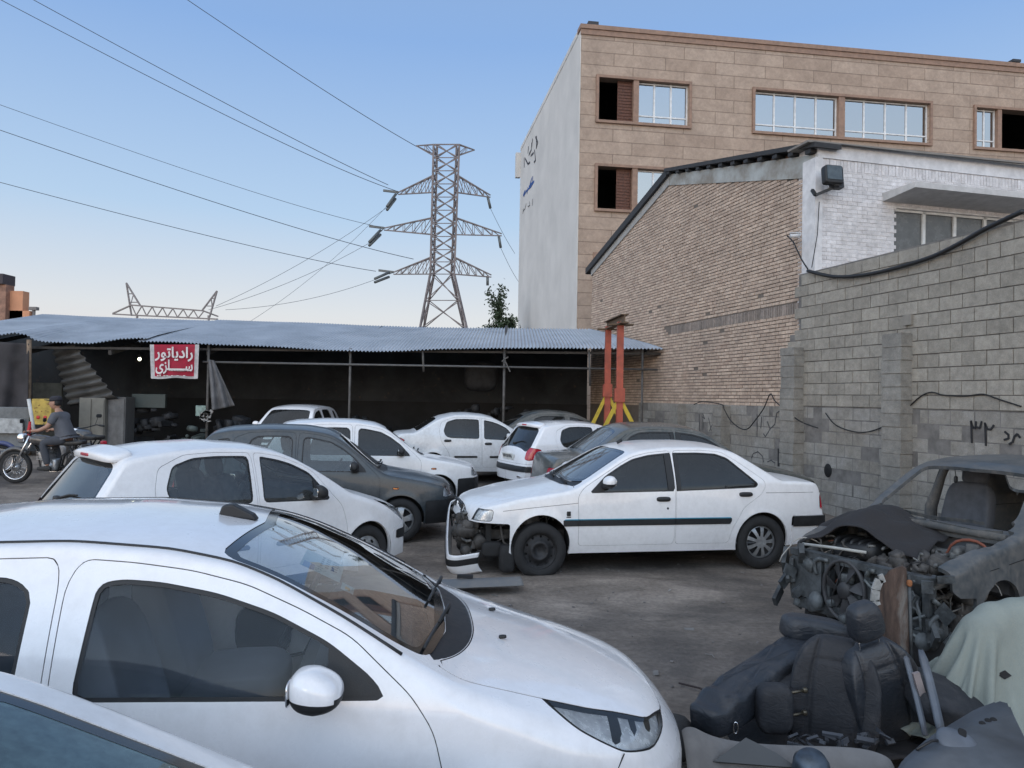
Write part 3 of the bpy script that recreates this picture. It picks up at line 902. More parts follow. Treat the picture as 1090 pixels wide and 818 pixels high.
pobj(mb, 'mast')
# crossarms: (root y top, root y bottom, left tip, right tip)
for (yt, yb, lt, rt) in ((201, 218, (424, 205), (522, 208)), (246, 258, (409, 243), (534, 249)), (288, 300, (419, 290), (523, 293))):
    mb = MB()
    yb_ = yb - (0 if yt != 201 else 12)
    for tip, (i0, i1) in ((lt, (0, 3)), (rt, (1, 2))):
        T1 = Pp(tip[0], tip[1]); A, B = corners(yt - 14), corners(yt + 4)
        T2 = T1 + Vector((0, 0, -.3))
        for i in (i0, i1):
            mb.bar(A[i], T1, .15); mb.bar(B[i], T2, .15)
            for k in range(5):
                t0, t1 = k / 5, (k + 1) / 5
                mb.bar(A[i].lerp(T1, t0), B[i].lerp(T2, t1 if k < 4 else .95), .09); mb.bar(A[i].lerp(T1, t0), B[i].lerp(T2, t0), .08)
        for k in range(1, 5):
            t0 = k / 5; mb.bar(B[i0].lerp(T2, t0), B[i1].lerp(T2, t0 - .2), .08); mb.bar(A[i0].lerp(T1, t0), A[i1].lerp(T1, t0), .08)
    pobj(mb, 'crossarm')
mb = MB()                                          # wide top frame
tl, tr_ = Pp(443, 155.5), Pp(505, 160)
A, B = corners(154), corners(166)
for i, T in ((0, tl), (3, tl), (1, tr_), (2, tr_)):
    mb.bar(A[i], T, .15); mb.bar(B[i], T, .14); mb.bar(A[i].lerp(T, .5), B[i].lerp(T, .5), .08); mb.bar(A[i].lerp(T, .5), B[i], .08)
mb.bar(A[0], A[1], .15); mb.bar(A[2], A[3], .15); pobj(mb, 'earthwire_frame')
INS = mat('insulator', (.10, .11, .11), .4)
for k, (p0, p1) in enumerate((((424, 205), (412, 221)), ((409, 243), (393, 259)), ((419, 290), (399, 298)))):
    mb = MB(); a_, b_ = Pp(*p0), Pp(*p1, dy=-3)
    d_ = (b_ - a_); n_ = Vector((0, 0, .45))
    mb.tube([a_.lerp(b_, .25) + n_ * .5, b_ + n_ * .3], .20, 6); mb.tube([a_.lerp(b_, .25) - n_ * .9, b_ - n_ * .8], .20, 6); mb.bar(a_, a_.lerp(b_, .25), .1)
    mb.bar(Pp(p0[0] - 16, p0[1] - 2), a_, .30); 
    pobj(mb, 'insulator', INS)
for k, (p0, p1) in enumerate((((519, 209), (522, 222)), ((531, 252), (533, 264)), ((519, 294), (519, 304)))):
    mb = MB(); mb.tube([Pp(*p0), Pp(*p1)], .22, 6); pobj(mb, 'insulator', INS)
# second tower head, behind the shed
p2 = empty('transmission_tower', (at(175, 340, 95).x, 95, 0), 0, 'distant lattice tower head rising just above the shed roof at left', 'pylon')
Q = lambda px, py, dy=0: at(px, py, 95 + dy) - p2.location
mb = MB()
for dy in (-1, 1):
    mb.bar(Q(120, 334, dy * .2), Q(140, 325, dy), .16); mb.bar(Q(140, 325, dy), Q(216, 331, dy), .16); mb.bar(Q(216, 331, dy), Q(232, 337, dy * .2), .16)
    mb.bar(Q(120, 334.5, dy * .2), Q(146, 336, dy), .16); mb.bar(Q(146, 336, dy), Q(232, 340, dy), .16)
    for k in range(7):
        x_ = 140 + k * 11
        mb.bar(Q(x_, 325 + k * .9, dy), Q(x_ + 5, 336 + k * .5, dy), .11); mb.bar(Q(x_ + 5, 336 + k * .5, dy), Q(x_ + 11, 326 + k * .9, dy), .11)
    mb.bar(Q(134.5, 301.5), Q(149, 325, dy), .16); mb.bar(Q(134.5, 301.5), Q(140, 336, dy), .16); mb.bar(Q(137, 313, 0), Q(142, 313, 0), .1); mb.bar(Q(142, 314), Q(138.5, 326, dy), .09); mb.bar(Q(139, 322, 0), Q(147, 322, 0), .1)
    mb.bar(Q(231, 310), Q(215, 331, dy), .16); mb.bar(Q(231, 310), Q(223, 338, dy), .16); mb.bar(Q(228, 318), Q(225, 318), .1); mb.bar(Q(225, 319), Q(226, 328), .09); mb.bar(Q(219, 326), Q(227, 326), .1)
    for px in (146, 222): mb.bar(Q(px, 336, dy), Q(px - 3 * (1 if px < 180 else -1), 460, dy), .2)
mb.build('tower_head', mat('galvanised_far', (.24, .21, .20), .7, var=.3), p2)

WIRE = mat('line_wire', (.10, .11, .13), .6)
def wire(p0, Ya, p1, Yb, sag, label, r=.035, ctrl=None):
    a_, b_ = at(p0[0], p0[1], Ya), at(p1[0], p1[1], Yb)
    pts = []
    for t in np.linspace(0, 1, 25):
        q = a_.lerp(b_, t); q.z -= sag * 4 * t * (1 - t); pts.append(q)
    mb = MB(); mb.tube(pts, [max(.012, r * p_.y / 110) for p_ in pts], 5)
    tag(mb.build('power_line', WIRE), label, 'power line', 'overhead power lines')
GL_ = 'power lines strung to the steel tower'
wire((-5, -3), 32, (423, 204), PYY, .6, 'upper left power line ending at the left tip of the top crossarm', .05)
wire((30, -3), 36, (413, 197), PYY, .3, 'power line crossing the sky just above the top crossarm line', .05)
wire((195, -3), 50, (443, 156), PYY, .3, 'power line running to the very top of the steel tower', .05)
wire((-5, 110), 34, (405, 242), PYY, .5, 'upper power line reaching the middle crossarm of the tower', .035)
wire((-5, 137), 38, (440, 276), PYY, .5, 'thick power line passing below the middle crossarm', .05)
wire((-5, 193), 40, (400, 289), PYY, .4, 'lower power line reaching the bottom crossarm at left', .045)
wire((230, 326), 96, (412, 221), PYY - 3, .8, 'steep slack line from the far tower up to the top left insulator', .03)
wire((222, 330), 96, (393, 259), PYY - 3, .8, 'slack line from the far tower to the middle left insulator', .03)
wire((240, 330), 96, (399, 298), PYY - 3, .8, 'slack line from the far tower to the bottom left insulator', .03)
wire((262, 345), 96, (418, 213), PYY - 2, 1.2, 'faint slack line dropping from the top crossarm to behind the shed', .025)
wire((522, 222), PYY, (548, 270), 150, .3, 'line leaving the right side of the top crossarm', .03)
wire((533, 264), PYY, (552, 300), 150, .3, 'line leaving the right side of the middle crossarm', .03)
# ================================================================== car generator
# A patch is a triangle soup with per-vertex data: x y z | nx ny nz | v (0 sill .. 1 roof centre)
class Patch:
    def __init__(s, V, F):
        s.V, s.F = V, F
    def compact(s):
        if len(s.F) == 0:
            return Patch(np.zeros((0, 7)), np.zeros((0, 3), int))
        u, inv = np.unique(s.F, return_inverse=True)
        return Patch(s.V[u], inv.reshape(-1, 3))
    def split(s, f):
        """-> (patch where f<0, patch where f>=0), cut exactly along f=0"""
        V, F = s.V, s.F
        if len(F) == 0: return s, s
        f = np.where(np.abs(f) < 1e-7, 1e-7, f)
        ins = (f < 0)[F]
        k = ins.sum(1)
        Fi, Fo = [F[k == 3]], [F[k == 0]]
        newV = [V]; nb = len(V)
        mixed = (k == 1) | (k == 2)
        T = F[mixed]; I = ins[mixed]; kk = k[mixed]
        if len(T):
            lone = np.where(kk[:, None] == 1, I, ~I)
            a = lone.argmax(1)
            r = np.arange(len(T))
            A, B, C = T[r, a], T[r, (a + 1) % 3], T[r, (a + 2) % 3]
            def cut(P, Q):
                lo, hi = np.minimum(P, Q), np.maximum(P, Q)
                return lo.astype(np.int64) * nb + hi
            kAB, kAC = cut(A, B), cut(A, C)
            keys, inv = np.unique(np.concatenate([kAB, kAC]), return_inverse=True)
            inv = inv.reshape(-1)
            lo, hi = keys // nb, keys % nb
            t = (f[lo] / (f[lo] - f[hi]))[:, None]
            nv = V[lo] * (1 - t) + V[hi] * t
            newV.append(nv)
            P = nb + inv[:len(T)]; Q = nb + inv[len(T):]
            t1 = np.stack([A, P, Q], 1); t2 = np.stack([P, B, C], 1); t3 = np.stack([P, C, Q], 1)
            li = kk == 1
            Fi += [t1[li], t2[~li], t3[~li]]
            Fo += [t1[~li], t2[li], t3[li]]
        V2 = np.concatenate(newV)
        return Patch(V2, np.concatenate(Fi)).compact(), Patch(V2, np.concatenate(Fo)).compact()
    def off(s, d):
        V = s.V.copy(); V[:, :3] += V[:, 3:6] * d
        return Patch(V, s.F)
    def mirror(s):
        V = s.V.copy(); V[:, 1] *= -1; V[:, 4] *= -1
        return Patch(V, s.F[:, ::-1])
    def rim(s, depth, skip_mid=True):
        """flange along open edges going inwards by depth"""
        F = s.F
        if len(F) == 0: return s
        E = np.concatenate([F[:, [0, 1]], F[:, [1, 2]], F[:, [2, 0]]])
        key = np.sort(E, 1); kk = key[:, 0].astype(np.int64) * (len(s.V) + 1) + key[:, 1]
        _, idx, cnt = np.unique(kk, return_index=True, return_counts=True)
        B = E[idx[cnt == 1]]
        if skip_mid:
            B = B[~((np.abs(s.V[B[:, 0], 1]) < 1e-5) & (np.abs(s.V[B[:, 1], 1]) < 1e-5))]
        if len(B) == 0: return Patch(np.zeros((0, 7)), np.zeros((0, 3), int))
        a, b = s.V[B[:, 0]], s.V[B[:, 1]]
        a2, b2 = a.copy(), b.copy()
        a2[:, :3] -= a[:, 3:6] * depth; b2[:, :3] -= b[:, 3:6] * depth
        t = b[:, :3] - a[:, :3]
        n = np.cross(t, a[:, 3:6]); n /= np.maximum(np.linalg.norm(n, axis=1), 1e-9)[:, None]
        V = np.concatenate([a, b, b2, a2]); V[:, 3:6] = np.tile(n, (4, 1))
        k = len(B); i = np.arange(k)
        return Patch(V, np.concatenate([np.stack([i + k, i, i + 3 * k], 1), np.stack([i + k, i + 3 * k, i + 2 * k], 1)]))
def join(ps):
    ps = [p for p in ps if p is not None and len(p.F)]
    if not ps: return Patch(np.zeros((0, 7)), np.zeros((0, 3), int))
    V, F, b = [], [], 0
    for p in ps:
        V.append(p.V); F.append(p.F + b); b += len(p.V)
    return Patch(np.concatenate(V), np.concatenate(F))
def both(p): return join([p, p.mirror()])
def patch_obj(name, parts, parent=None):
    """parts: list of (patch, material) -> ONE mesh object"""
    parts = [(p, m) for p, m in parts if p is not None and len(p.F)]
    if not parts: return None
    ms = []
    for _, m in parts:
        if m not in ms: ms.append(m)
    al = join([p for p, _ in parts])
    mi = np.concatenate([np.full(len(p.F), ms.index(m)) for p, m in parts])
    me = bpy.data.meshes.new(name)
    me.from_pydata(al.V[:, :3].tolist(), [], al.F.tolist())
    if len(me.polygons) != len(al.F): print('patch size', name)
    for m in ms: me.materials.append(m)
    me.polygons.foreach_set('material_index', mi.astype(np.int32))
    me.polygons.foreach_set('use_smooth', [True] * len(me.polygons))
    N = al.V[:, 3:6]; N = N / np.maximum(np.linalg.norm(N, axis=1), 1e-9)[:, None]
    me.normals_split_custom_set_from_vertices(N.tolist())
    return link(name, me, None, parent)

def round_poly(pts, r=.03, seg=5):
    out = []
    n = len(pts)
    for i, p in enumerate(pts):
        rr = r
        if len(p) > 2: rr = p[2]
        p0 = np.array(pts[i - 1][:2], float); p1 = np.array(p[:2], float); p2 = np.array(pts[(i + 1) % n][:2], float)
        if rr <= 0: out.append(p1); continue
        d0, d2 = p0 - p1, p2 - p1
        l0, l2 = np.linalg.norm(d0), np.linalg.norm(d2)
        k = min(rr, l0 * .49, l2 * .49)
        a, b = p1 + d0 / l0 * k, p1 + d2 / l2 * k
        for j in range(seg + 1):
            t = j / seg
            out.append(a * (1 - t) ** 2 + 2 * p1 * t * (1 - t) + b * t * t)
    return np.array(out)
def sdf(poly, Q):
    """signed distance of points Q (k,2) to a closed polygon, negative inside"""
    a = poly; b = np.roll(poly, -1, 0)
    e = b - a
    best = np.full(len(Q), 1e9); inside = np.zeros(len(Q), bool)
    for i in range(len(a)):
        w = Q - a[i]
        L = (e[i] ** 2).sum()
        if L < 1e-14: continue
        t = np.clip((w @ e[i]) / L, 0, 1)
        d = ((w - t[:, None] * e[i]) ** 2).sum(1)
        best = np.minimum(best, d)
        c = (a[i, 1] > Q[:, 1]) != (b[i, 1] > Q[:, 1])
        if e[i, 1] != 0:
            xi = a[i, 0] + (Q[:, 1] - a[i, 1]) / e[i, 1] * e[i, 0]
            inside ^= c & (Q[:, 0] < xi)
    d = np.sqrt(best)
    return np.where(inside, -d, d)

class Shell:
    """half car body (y>=0).  All spec coordinates use s = metres behind the front bumper."""
    NS, NC, NT_ = 34, 7, 16
    def __init__(s, sp):
        s.sp = sp; s.L = sp['L']; s.c = sp['wf']          # local x = c - s : origin under the front axle
        g = lambda k: (np.array([p[0] for p in sp[k]]), np.array([p[1] for p in sp[k]]))
        ss = np.linspace(0, s.L, 1200)
        def curve(k, sig):
            x, y = g(k)
            v = np.interp(ss, x, y)
            if sig > 0:
                w = max(1, int(sig / (ss[1] - ss[0])))
                ker = np.exp(-.5 * (np.arange(-3 * w, 3 * w + 1) / w) ** 2); ker /= ker.sum()
                pad = 3 * w
                vv = np.concatenate([2 * v[0] - v[pad:0:-1], v, 2 * v[-1] - v[-2:-pad - 2:-1]])
                v = np.convolve(vv, ker, 'valid')
            return lambda q: np.interp(q, ss, v)
        s.top = curve('top', sp.get('sig', .035)); s.drop = curve('drop', .06); s.belt_ = curve('belt', .1)
        s.plan = curve('plan', .08); s.bot = curve('bot', .03)
        s.rad = curve('rad', .05)
        s.ze = lambda q: s.top(q) - s.drop(q)
        s.build()
    def yside(s, q, z):
        sp = s.sp
        ze = s.ze(q); belt = min(s.belt_(q), ze); zb = s.bot(q); w = s.plan(q)
        z = np.asarray(z, float)
        t = np.clip((belt - z) / max(belt - zb, .05), 0, 1)
        lo = w - sp.get('tuck', .06) * np.clip((t - .42) / .58, 0, 1) ** 2 - sp.get('shoulder', .022) * np.clip((.42 - t) / .42, 0, 1) ** 2
        h = np.maximum(z - belt, 0)
        up = -sp['tumble'] * h - sp.get('curv', .18) * h * h
        y = lo + up
        for (wx) in (sp['wf'], sp['wr']):
            d = math.hypot(0, 0)
            d = np.sqrt((q - wx) ** 2 + (z - sp['R']) ** 2)
            y = y + sp.get('flare', .012) * np.exp(-((d - sp['arch']) / .055) ** 2) * (z < belt)
        return y
    def section(s, q):
        zt, ze, zb = s.top(q), s.ze(q), s.bot(q)
        r = s.rad(q)
        NS, NC, NT_ = s.NS, s.NC, s.NT_
        zs = zb + (ze - r - zb) * np.linspace(0, 1, NS) ** .9
        ys = s.yside(q, zs)
        ye = float(s.yside(q, ze))
        p = s.sp.get('crown', 2.2)
        tz = lambda y: zt - (zt - ze) * (abs(y) / ye) ** p
        a = np.array([ys[-1], zs[-1]]); m = np.array([ye, ze]); bY = ye - r * 1.15; b = np.array([bY, tz(bY)])
        cs = []
        for j in range(1, NC + 1):
            t = j / (NC + 1)
            cs.append(a * (1 - t) ** 2 + 2 * m * t * (1 - t) + b * t * t)
        yt = bY * (1 - np.linspace(0, 1, NT_))
        tt = np.stack([yt, tz(yt)], 1)
        sec = np.concatenate([np.stack([ys, zs], 1), np.array(cs), tt])
        return sec
    def build(s):
        sp = s.sp; L = s.L
        st = list(np.arange(0, L, sp.get('step', .025))) + [L]
        rows = []
        n = s.NS + s.NC + s.NT_
        vpar = np.concatenate([np.linspace(0, .5, s.NS), np.linspace(.5, .6, s.NC + 2)[1:-1], np.linspace(.6, 1, s.NT_)])
        bf, br = sp.get('bowf', .28), sp.get('bowr', .12)
        W = sp['W']
        def bow(q, y):
            kf = np.clip(1 - q / sp.get('bowlf', .8), 0, 1) ** 1.3; kr = np.clip(1 - (L - q) / .6, 0, 1) ** 1.3
            u = np.clip(np.abs(y) / W, 0, 1.1)
            return q + bf * kf * u ** 2.6 - br * kr * u ** 2.6
        s.bow = bow
        K = 9
        sec0 = s.section(0.0); zm = (sec0[0, 1] + sec0[-1, 1]) / 2
        for k in range(K):
            t = k / K
            f = math.sin(t * PI / 2)
            q = sp.get('capf', .03) * (f - 1) * 1.0
            P = sec0.copy(); g = .02 + .98 * f ** .6; P[:, 0] *= g; P[:, 1] = P[0, 1] + (P[:, 1] - P[0, 1]) * (.55 + .45 * g)
            qq = -sp.get('capf', .03) * (1 - f ** 2)
            rows.append(np.stack([bow(0, P[:, 0]) + qq, P[:, 0], P[:, 1]], 1))
        for q in st:
            P = s.section(q)
            rows.append(np.stack([bow(q, P[:, 0]), P[:, 0], P[:, 1]], 1))
        sec1 = s.section(L); zm = (sec1[0, 1] + sec1[-1, 1]) / 2
        for k in range(1, K + 1):
            t = 1 - k / K
            f = math.sin(t * PI / 2)
            P = sec1.copy(); g = .02 + .98 * f ** .6
            P[:, 0] *= g; P[:, 1] = P[0, 1] + (P[:, 1] - P[0, 1]) * (.55 + .45 * g)
            rows.append(np.stack([bow(L, P[:, 0]) + .03 * (1 - f ** 2), P[:, 0], P[:, 1]], 1))
        G = np.array(rows)                                   # (m, n, [s,y,z])
        m = len(G)
        X = G.copy(); X[:, :, 0] = s.c - G[:, :, 0]
        V = X.reshape(-1, 3)
        i, j = np.meshgrid(np.arange(m - 1), np.arange(n - 1), indexing='ij')
        a = (i * n + j).ravel(); b = a + 1; c = a + n; d = c + 1
        # outward orientation: checked on a side face below
        alt = ((i + j) % 2 == 0).ravel()
        F = np.concatenate([np.stack([a, b, d], 1), np.stack([a, d, c], 1)])
        fn = np.cross(V[F[:, 1]] - V[F[:, 0]], V[F[:, 2]] - V[F[:, 0]])
        N = np.zeros_like(V)
        for q in range(3): np.add.at(N, F[:, q], fn)
        mid = n * (m // 2) + s.NS // 2
        if N[mid, 1] < 0: F = F[:, ::-1]; N = -N
        N[np.abs(V[:, 1]) < 1e-6, 1] = 0
        N /= np.maximum(np.linalg.norm(N, axis=1), 1e-9)[:, None]
        s.P = Patch(np.concatenate([V, N, np.tile(vpar, m)[:, None]], 1), F)
    # regions ---------------------------------------------------------
    def side(s, P, poly, r=.03, g=0.0):
        f = sdf(round_poly(poly, r), np.stack([s.c - P.V[:, 0], P.V[:, 2]], 1)) + g
        return np.maximum(f, (P.V[:, 6] - .595) * .5)
    def plan_(s, P, poly, r=.03, g=0.0, vmin=.56):
        f = sdf(round_poly(poly, r), np.stack([s.c - P.V[:, 0], P.V[:, 1]], 1)) + g
        return np.maximum(f, (vmin - P.V[:, 6]) * .5)
    def pt(s, q_, z, sd=1, off=0.0):
        q = q_
        for _ in range(12):
            y = float(s.yside(q, z)); q = q - (float(s.bow(q, y)) - q_) * .7
        y = float(s.yside(q, z))
        return Vector((s.c - q_, sd * (y + off), z))
    def under(s, q, o): return float(s.ze(q)) - o

def circ(cx, cz, r, Q):
    return np.hypot(Q[:, 0] - cx, Q[:, 1] - cz) - r

# ------------------------------------------------------------------ wheels
WHEELS = {}
def rim_mesh(style, Rr):
    nr, na = 26, 120
    rr = np.linspace(0.004, Rr, nr); aa = np.linspace(0, 2 * PI, na + 1)[:-1]
    Rg, Ag = np.meshgrid(rr, aa, indexing='ij')
    x, z = Rg * np.cos(Ag), Rg * np.sin(Ag)
    q = Rg / Rr
    dome = {'cap8': .018 - .030 * np.abs(q - .55) ** 1.5 * 2, 'spoke5': .012 - .035 * q ** 3, 'spoke9': .010 - .03 * (q - .25) ** 2 * 2,
            'steel': -.035 + .04 * np.exp(-((q - .45) / .18) ** 2) + .02 * (q > .9)}[style] * 1.0
    y = dome
    V = np.stack([x, y, z], -1).reshape(-1, 3)
    i, j = np.meshgrid(np.arange(nr - 1), np.arange(na), indexing='ij')
    a = (i * na + j).ravel(); b = (i * na + (j + 1) % na).ravel(); c = a + na; d = b + na
    F = np.concatenate([np.stack([a, c, d], 1), np.stack([a, d, b], 1)])
    fn = np.cross(V[F[:, 1]] - V[F[:, 0]], V[F[:, 2]] - V[F[:, 0]])
    N = np.zeros_like(V)
    for k in range(3): np.add.at(N, F[:, k], fn)
    if N[:, 1].sum() < 0: N = -N; F = F[:, ::-1]
    N /= np.maximum(np.linalg.norm(N, axis=1), 1e-9)[:, None]
    P = Patch(np.concatenate([V, N, np.zeros((len(V), 1))], 1), F)
    Q = P.V[:, [0, 2]]; r_ = np.hypot(Q[:, 0], Q[:, 1]); an = np.arctan2(Q[:, 1], Q[:, 0])
    def spokes(k, sw, r1, r2, off=0., taper=0.):
        f = np.full(len(Q), 1e9)
        st = 2 * PI / k
        da = (an - off + st / 2) % st - st / 2                # angle to nearest spoke
        dp = np.abs(r_ * np.sin(da))
        return np.maximum(np.maximum(r1 - r_, r_ - r2), (sw + taper * (r_ - r1)) - dp)
    if style == 'cap8':
        f = np.full(len(Q), 1e9)
        for k in range(8):
            a_ = 2 * PI * k / 8
            cx, cz = .74 * Rr * math.cos(a_), .74 * Rr * math.sin(a_)
            dx, dz = Q[:, 0] - cx, Q[:, 1] - cz
            u = dx * math.cos(a_) + dz * math.sin(a_); w = -dx * math.sin(a_) + dz * math.cos(a_)
            f = np.minimum(f, np.hypot(u / .62, w / 1.0) - .115 * Rr * 1.15)
        for k in range(4):
            a_ = 2 * PI * k / 4 + .4
            f = np.minimum(f, np.hypot(Q[:, 0] - .27 * Rr * math.cos(a_), Q[:, 1] - .27 * Rr * math.sin(a_)) - .05 * Rr)
    elif style == 'spoke5': f = spokes(5, .16 * Rr, .34 * Rr, .86 * Rr, PI / 2, .12)
    elif style == 'spoke9': f = spokes(9, .075 * Rr, .34 * Rr, .88 * Rr, PI / 2, .08)
    else:
        f = np.full(len(Q), 1e9)
        for k in range(10):
            a_ = 2 * PI * k / 10
            f = np.minimum(f, np.hypot(Q[:, 0] - .78 * Rr * math.cos(a_), Q[:, 1] - .78 * Rr * math.sin(a_)) - .07 * Rr)
    hole, body = P.split(f)
    return body
def wheel_meshes(style, R_, w=.18, flat=0.0):
    key = (style, R_, w, flat)
    if key in WHEELS: return WHEELS[key]
    Rr = R_ * (.66 if style != 'spoke9' else .64)
    mb = MB()
    pr = [(Rr * .97, -w / 2 + .012), (Rr * 1.02, -w / 2), (R_ * .80, -w / 2 - .008), (R_ * .93, -w / 2 + .002), (R_ * .985, -w / 2 + .018)]
    for k in range(5):                                         # tread with grooves
        t0 = -w / 2 + .022 + (w - .044) * k / 5; t1 = t0 + (w - .044) / 5
        pr += [(R_, t0 + .001), (R_, t1 - .007), (R_ - .007, t1 - .006), (R_ - .007, t1 - .001)]
    pr += [(R_, w / 2 - .022), (R_ * .985, w / 2 - .018), (R_ * .93, w / 2 - .002), (R_ * .80, w / 2 + .008), (Rr * 1.02, w / 2), (Rr * .97, w / 2 - .012)]
    mb.lathe(pr, 48)
    if flat:
        for p in mb.v:
            if p.z < -R_ + flat:
                p.y *= 1 + .25 * (1 - (p.z + R_) / flat); p.z = -R_ + flat
                p.x *= 1.05
    tyre = mb.mesh('tyre'); tyre.materials.append(RUBBER)
    body = rim_mesh(style, Rr)
    rm = {'cap8': ALLOY, 'spoke5': ALLOY, 'spoke9': ALLOY, 'steel': STEELB}[style]
    V = body.V.copy(); V[:, 1] += w / 2 - .022; bp = Patch(V, body.F)
    back = MB(); back.lathe([(.001, w / 2 - .075), (Rr * .9, w / 2 - .075), (Rr * .985, w / 2 - .02), (Rr * .99, -w / 2 + .02)], 32)
    rim = ('rim', [(bp, rm), (bp.rim(.012, False), rm)], back, rm)
    WHEELS[key] = (tyre, rim, Rr, w)
    return WHEELS[key]
def make_wheel(parent, loc, side, style, R_, w=.18, flat=0.0, turn=0.0, spin=0.0, cap=True):
    tyre, rim, Rr, w = wheel_meshes(style, R_, w, flat)
    e = empty('wheel', loc, 0, parent=parent)
    e.rotation_euler = (0, 0, (0 if side > 0 else PI) + turn)
    link('tyre', tyre, None, e)
    if ('rimme', style, R_, w) not in WHEELS:
        o = patch_obj('rim', rim[1], e)
        WHEELS[('rimme', style, R_, w)] = o.data
        b = rim[2].mesh('hub'); b.materials.append(STEELB if style != 'steel' else STEELB)
        WHEELS[('hub', style, R_, w)] = b
    else:
        o = link('rim', WHEELS[('rimme', style, R_, w)], None, e)
    h = link('hub', WHEELS[('hub', style, R_, w)], None, e)
    for q in (o, h): q.rotation_euler = (0, spin, 0)
    return e

# ------------------------------------------------------------------ cabin
SEATS = {}
def seat_mesh(m):
    """front seat: cushion, backrest, headrest; faces +x, origin on the floor"""
    if m.name in SEATS: return SEATS[m.name]
    def bolster(p):
        k = abs(p.y) / .25
        return (p.x + .05 * k ** 3 * (1 if p.x > 0 else 0), p.y * (1 - .12 * max(0, p.z) / .33), p.z)
    a = MB(); a.superbox((.50, .50, .17), .45, fn=lambda p: (p.x, p.y, p.z + .04 * (abs(p.y) / .25) ** 4 + .03 * p.x), M=Matrix.Translation((.05, 0, .34)))
    a.box((.05, 0, .17), (.38, .40, .16))
    b = MB(); b.superbox((.15, .50, .60), .42, fn=bolster, M=Matrix.Translation((-.27, 0, .60)) @ Matrix.Rotation(-.32, 4, 'Y'))
    c = MB(); c.superbox((.10, .27, .18), .5, M=Matrix.Translation((-.39, 0, .96)) @ Matrix.Rotation(-.2, 4, 'Y'))
    for y in (-.06, .06): c.tube([(-.35, y, .82), (-.38, y, .93)], .007, 6)
    SEATS[m.name] = [x.mesh(n) for x, n in ((a, 'cushion'), (b, 'backrest'), (c, 'headrest'))]
    for q in SEATS[m.name]: q.materials.append(m)
    return SEATS[m.name]
def make_seat(parent, loc, m=None, rz=0.0):
    e = empty('seat', loc, rz, parent=parent)
    for q, n in zip(seat_mesh(m or SEATF), ('cushion', 'backrest', 'headrest')): link(n, q, None, e)
    return e

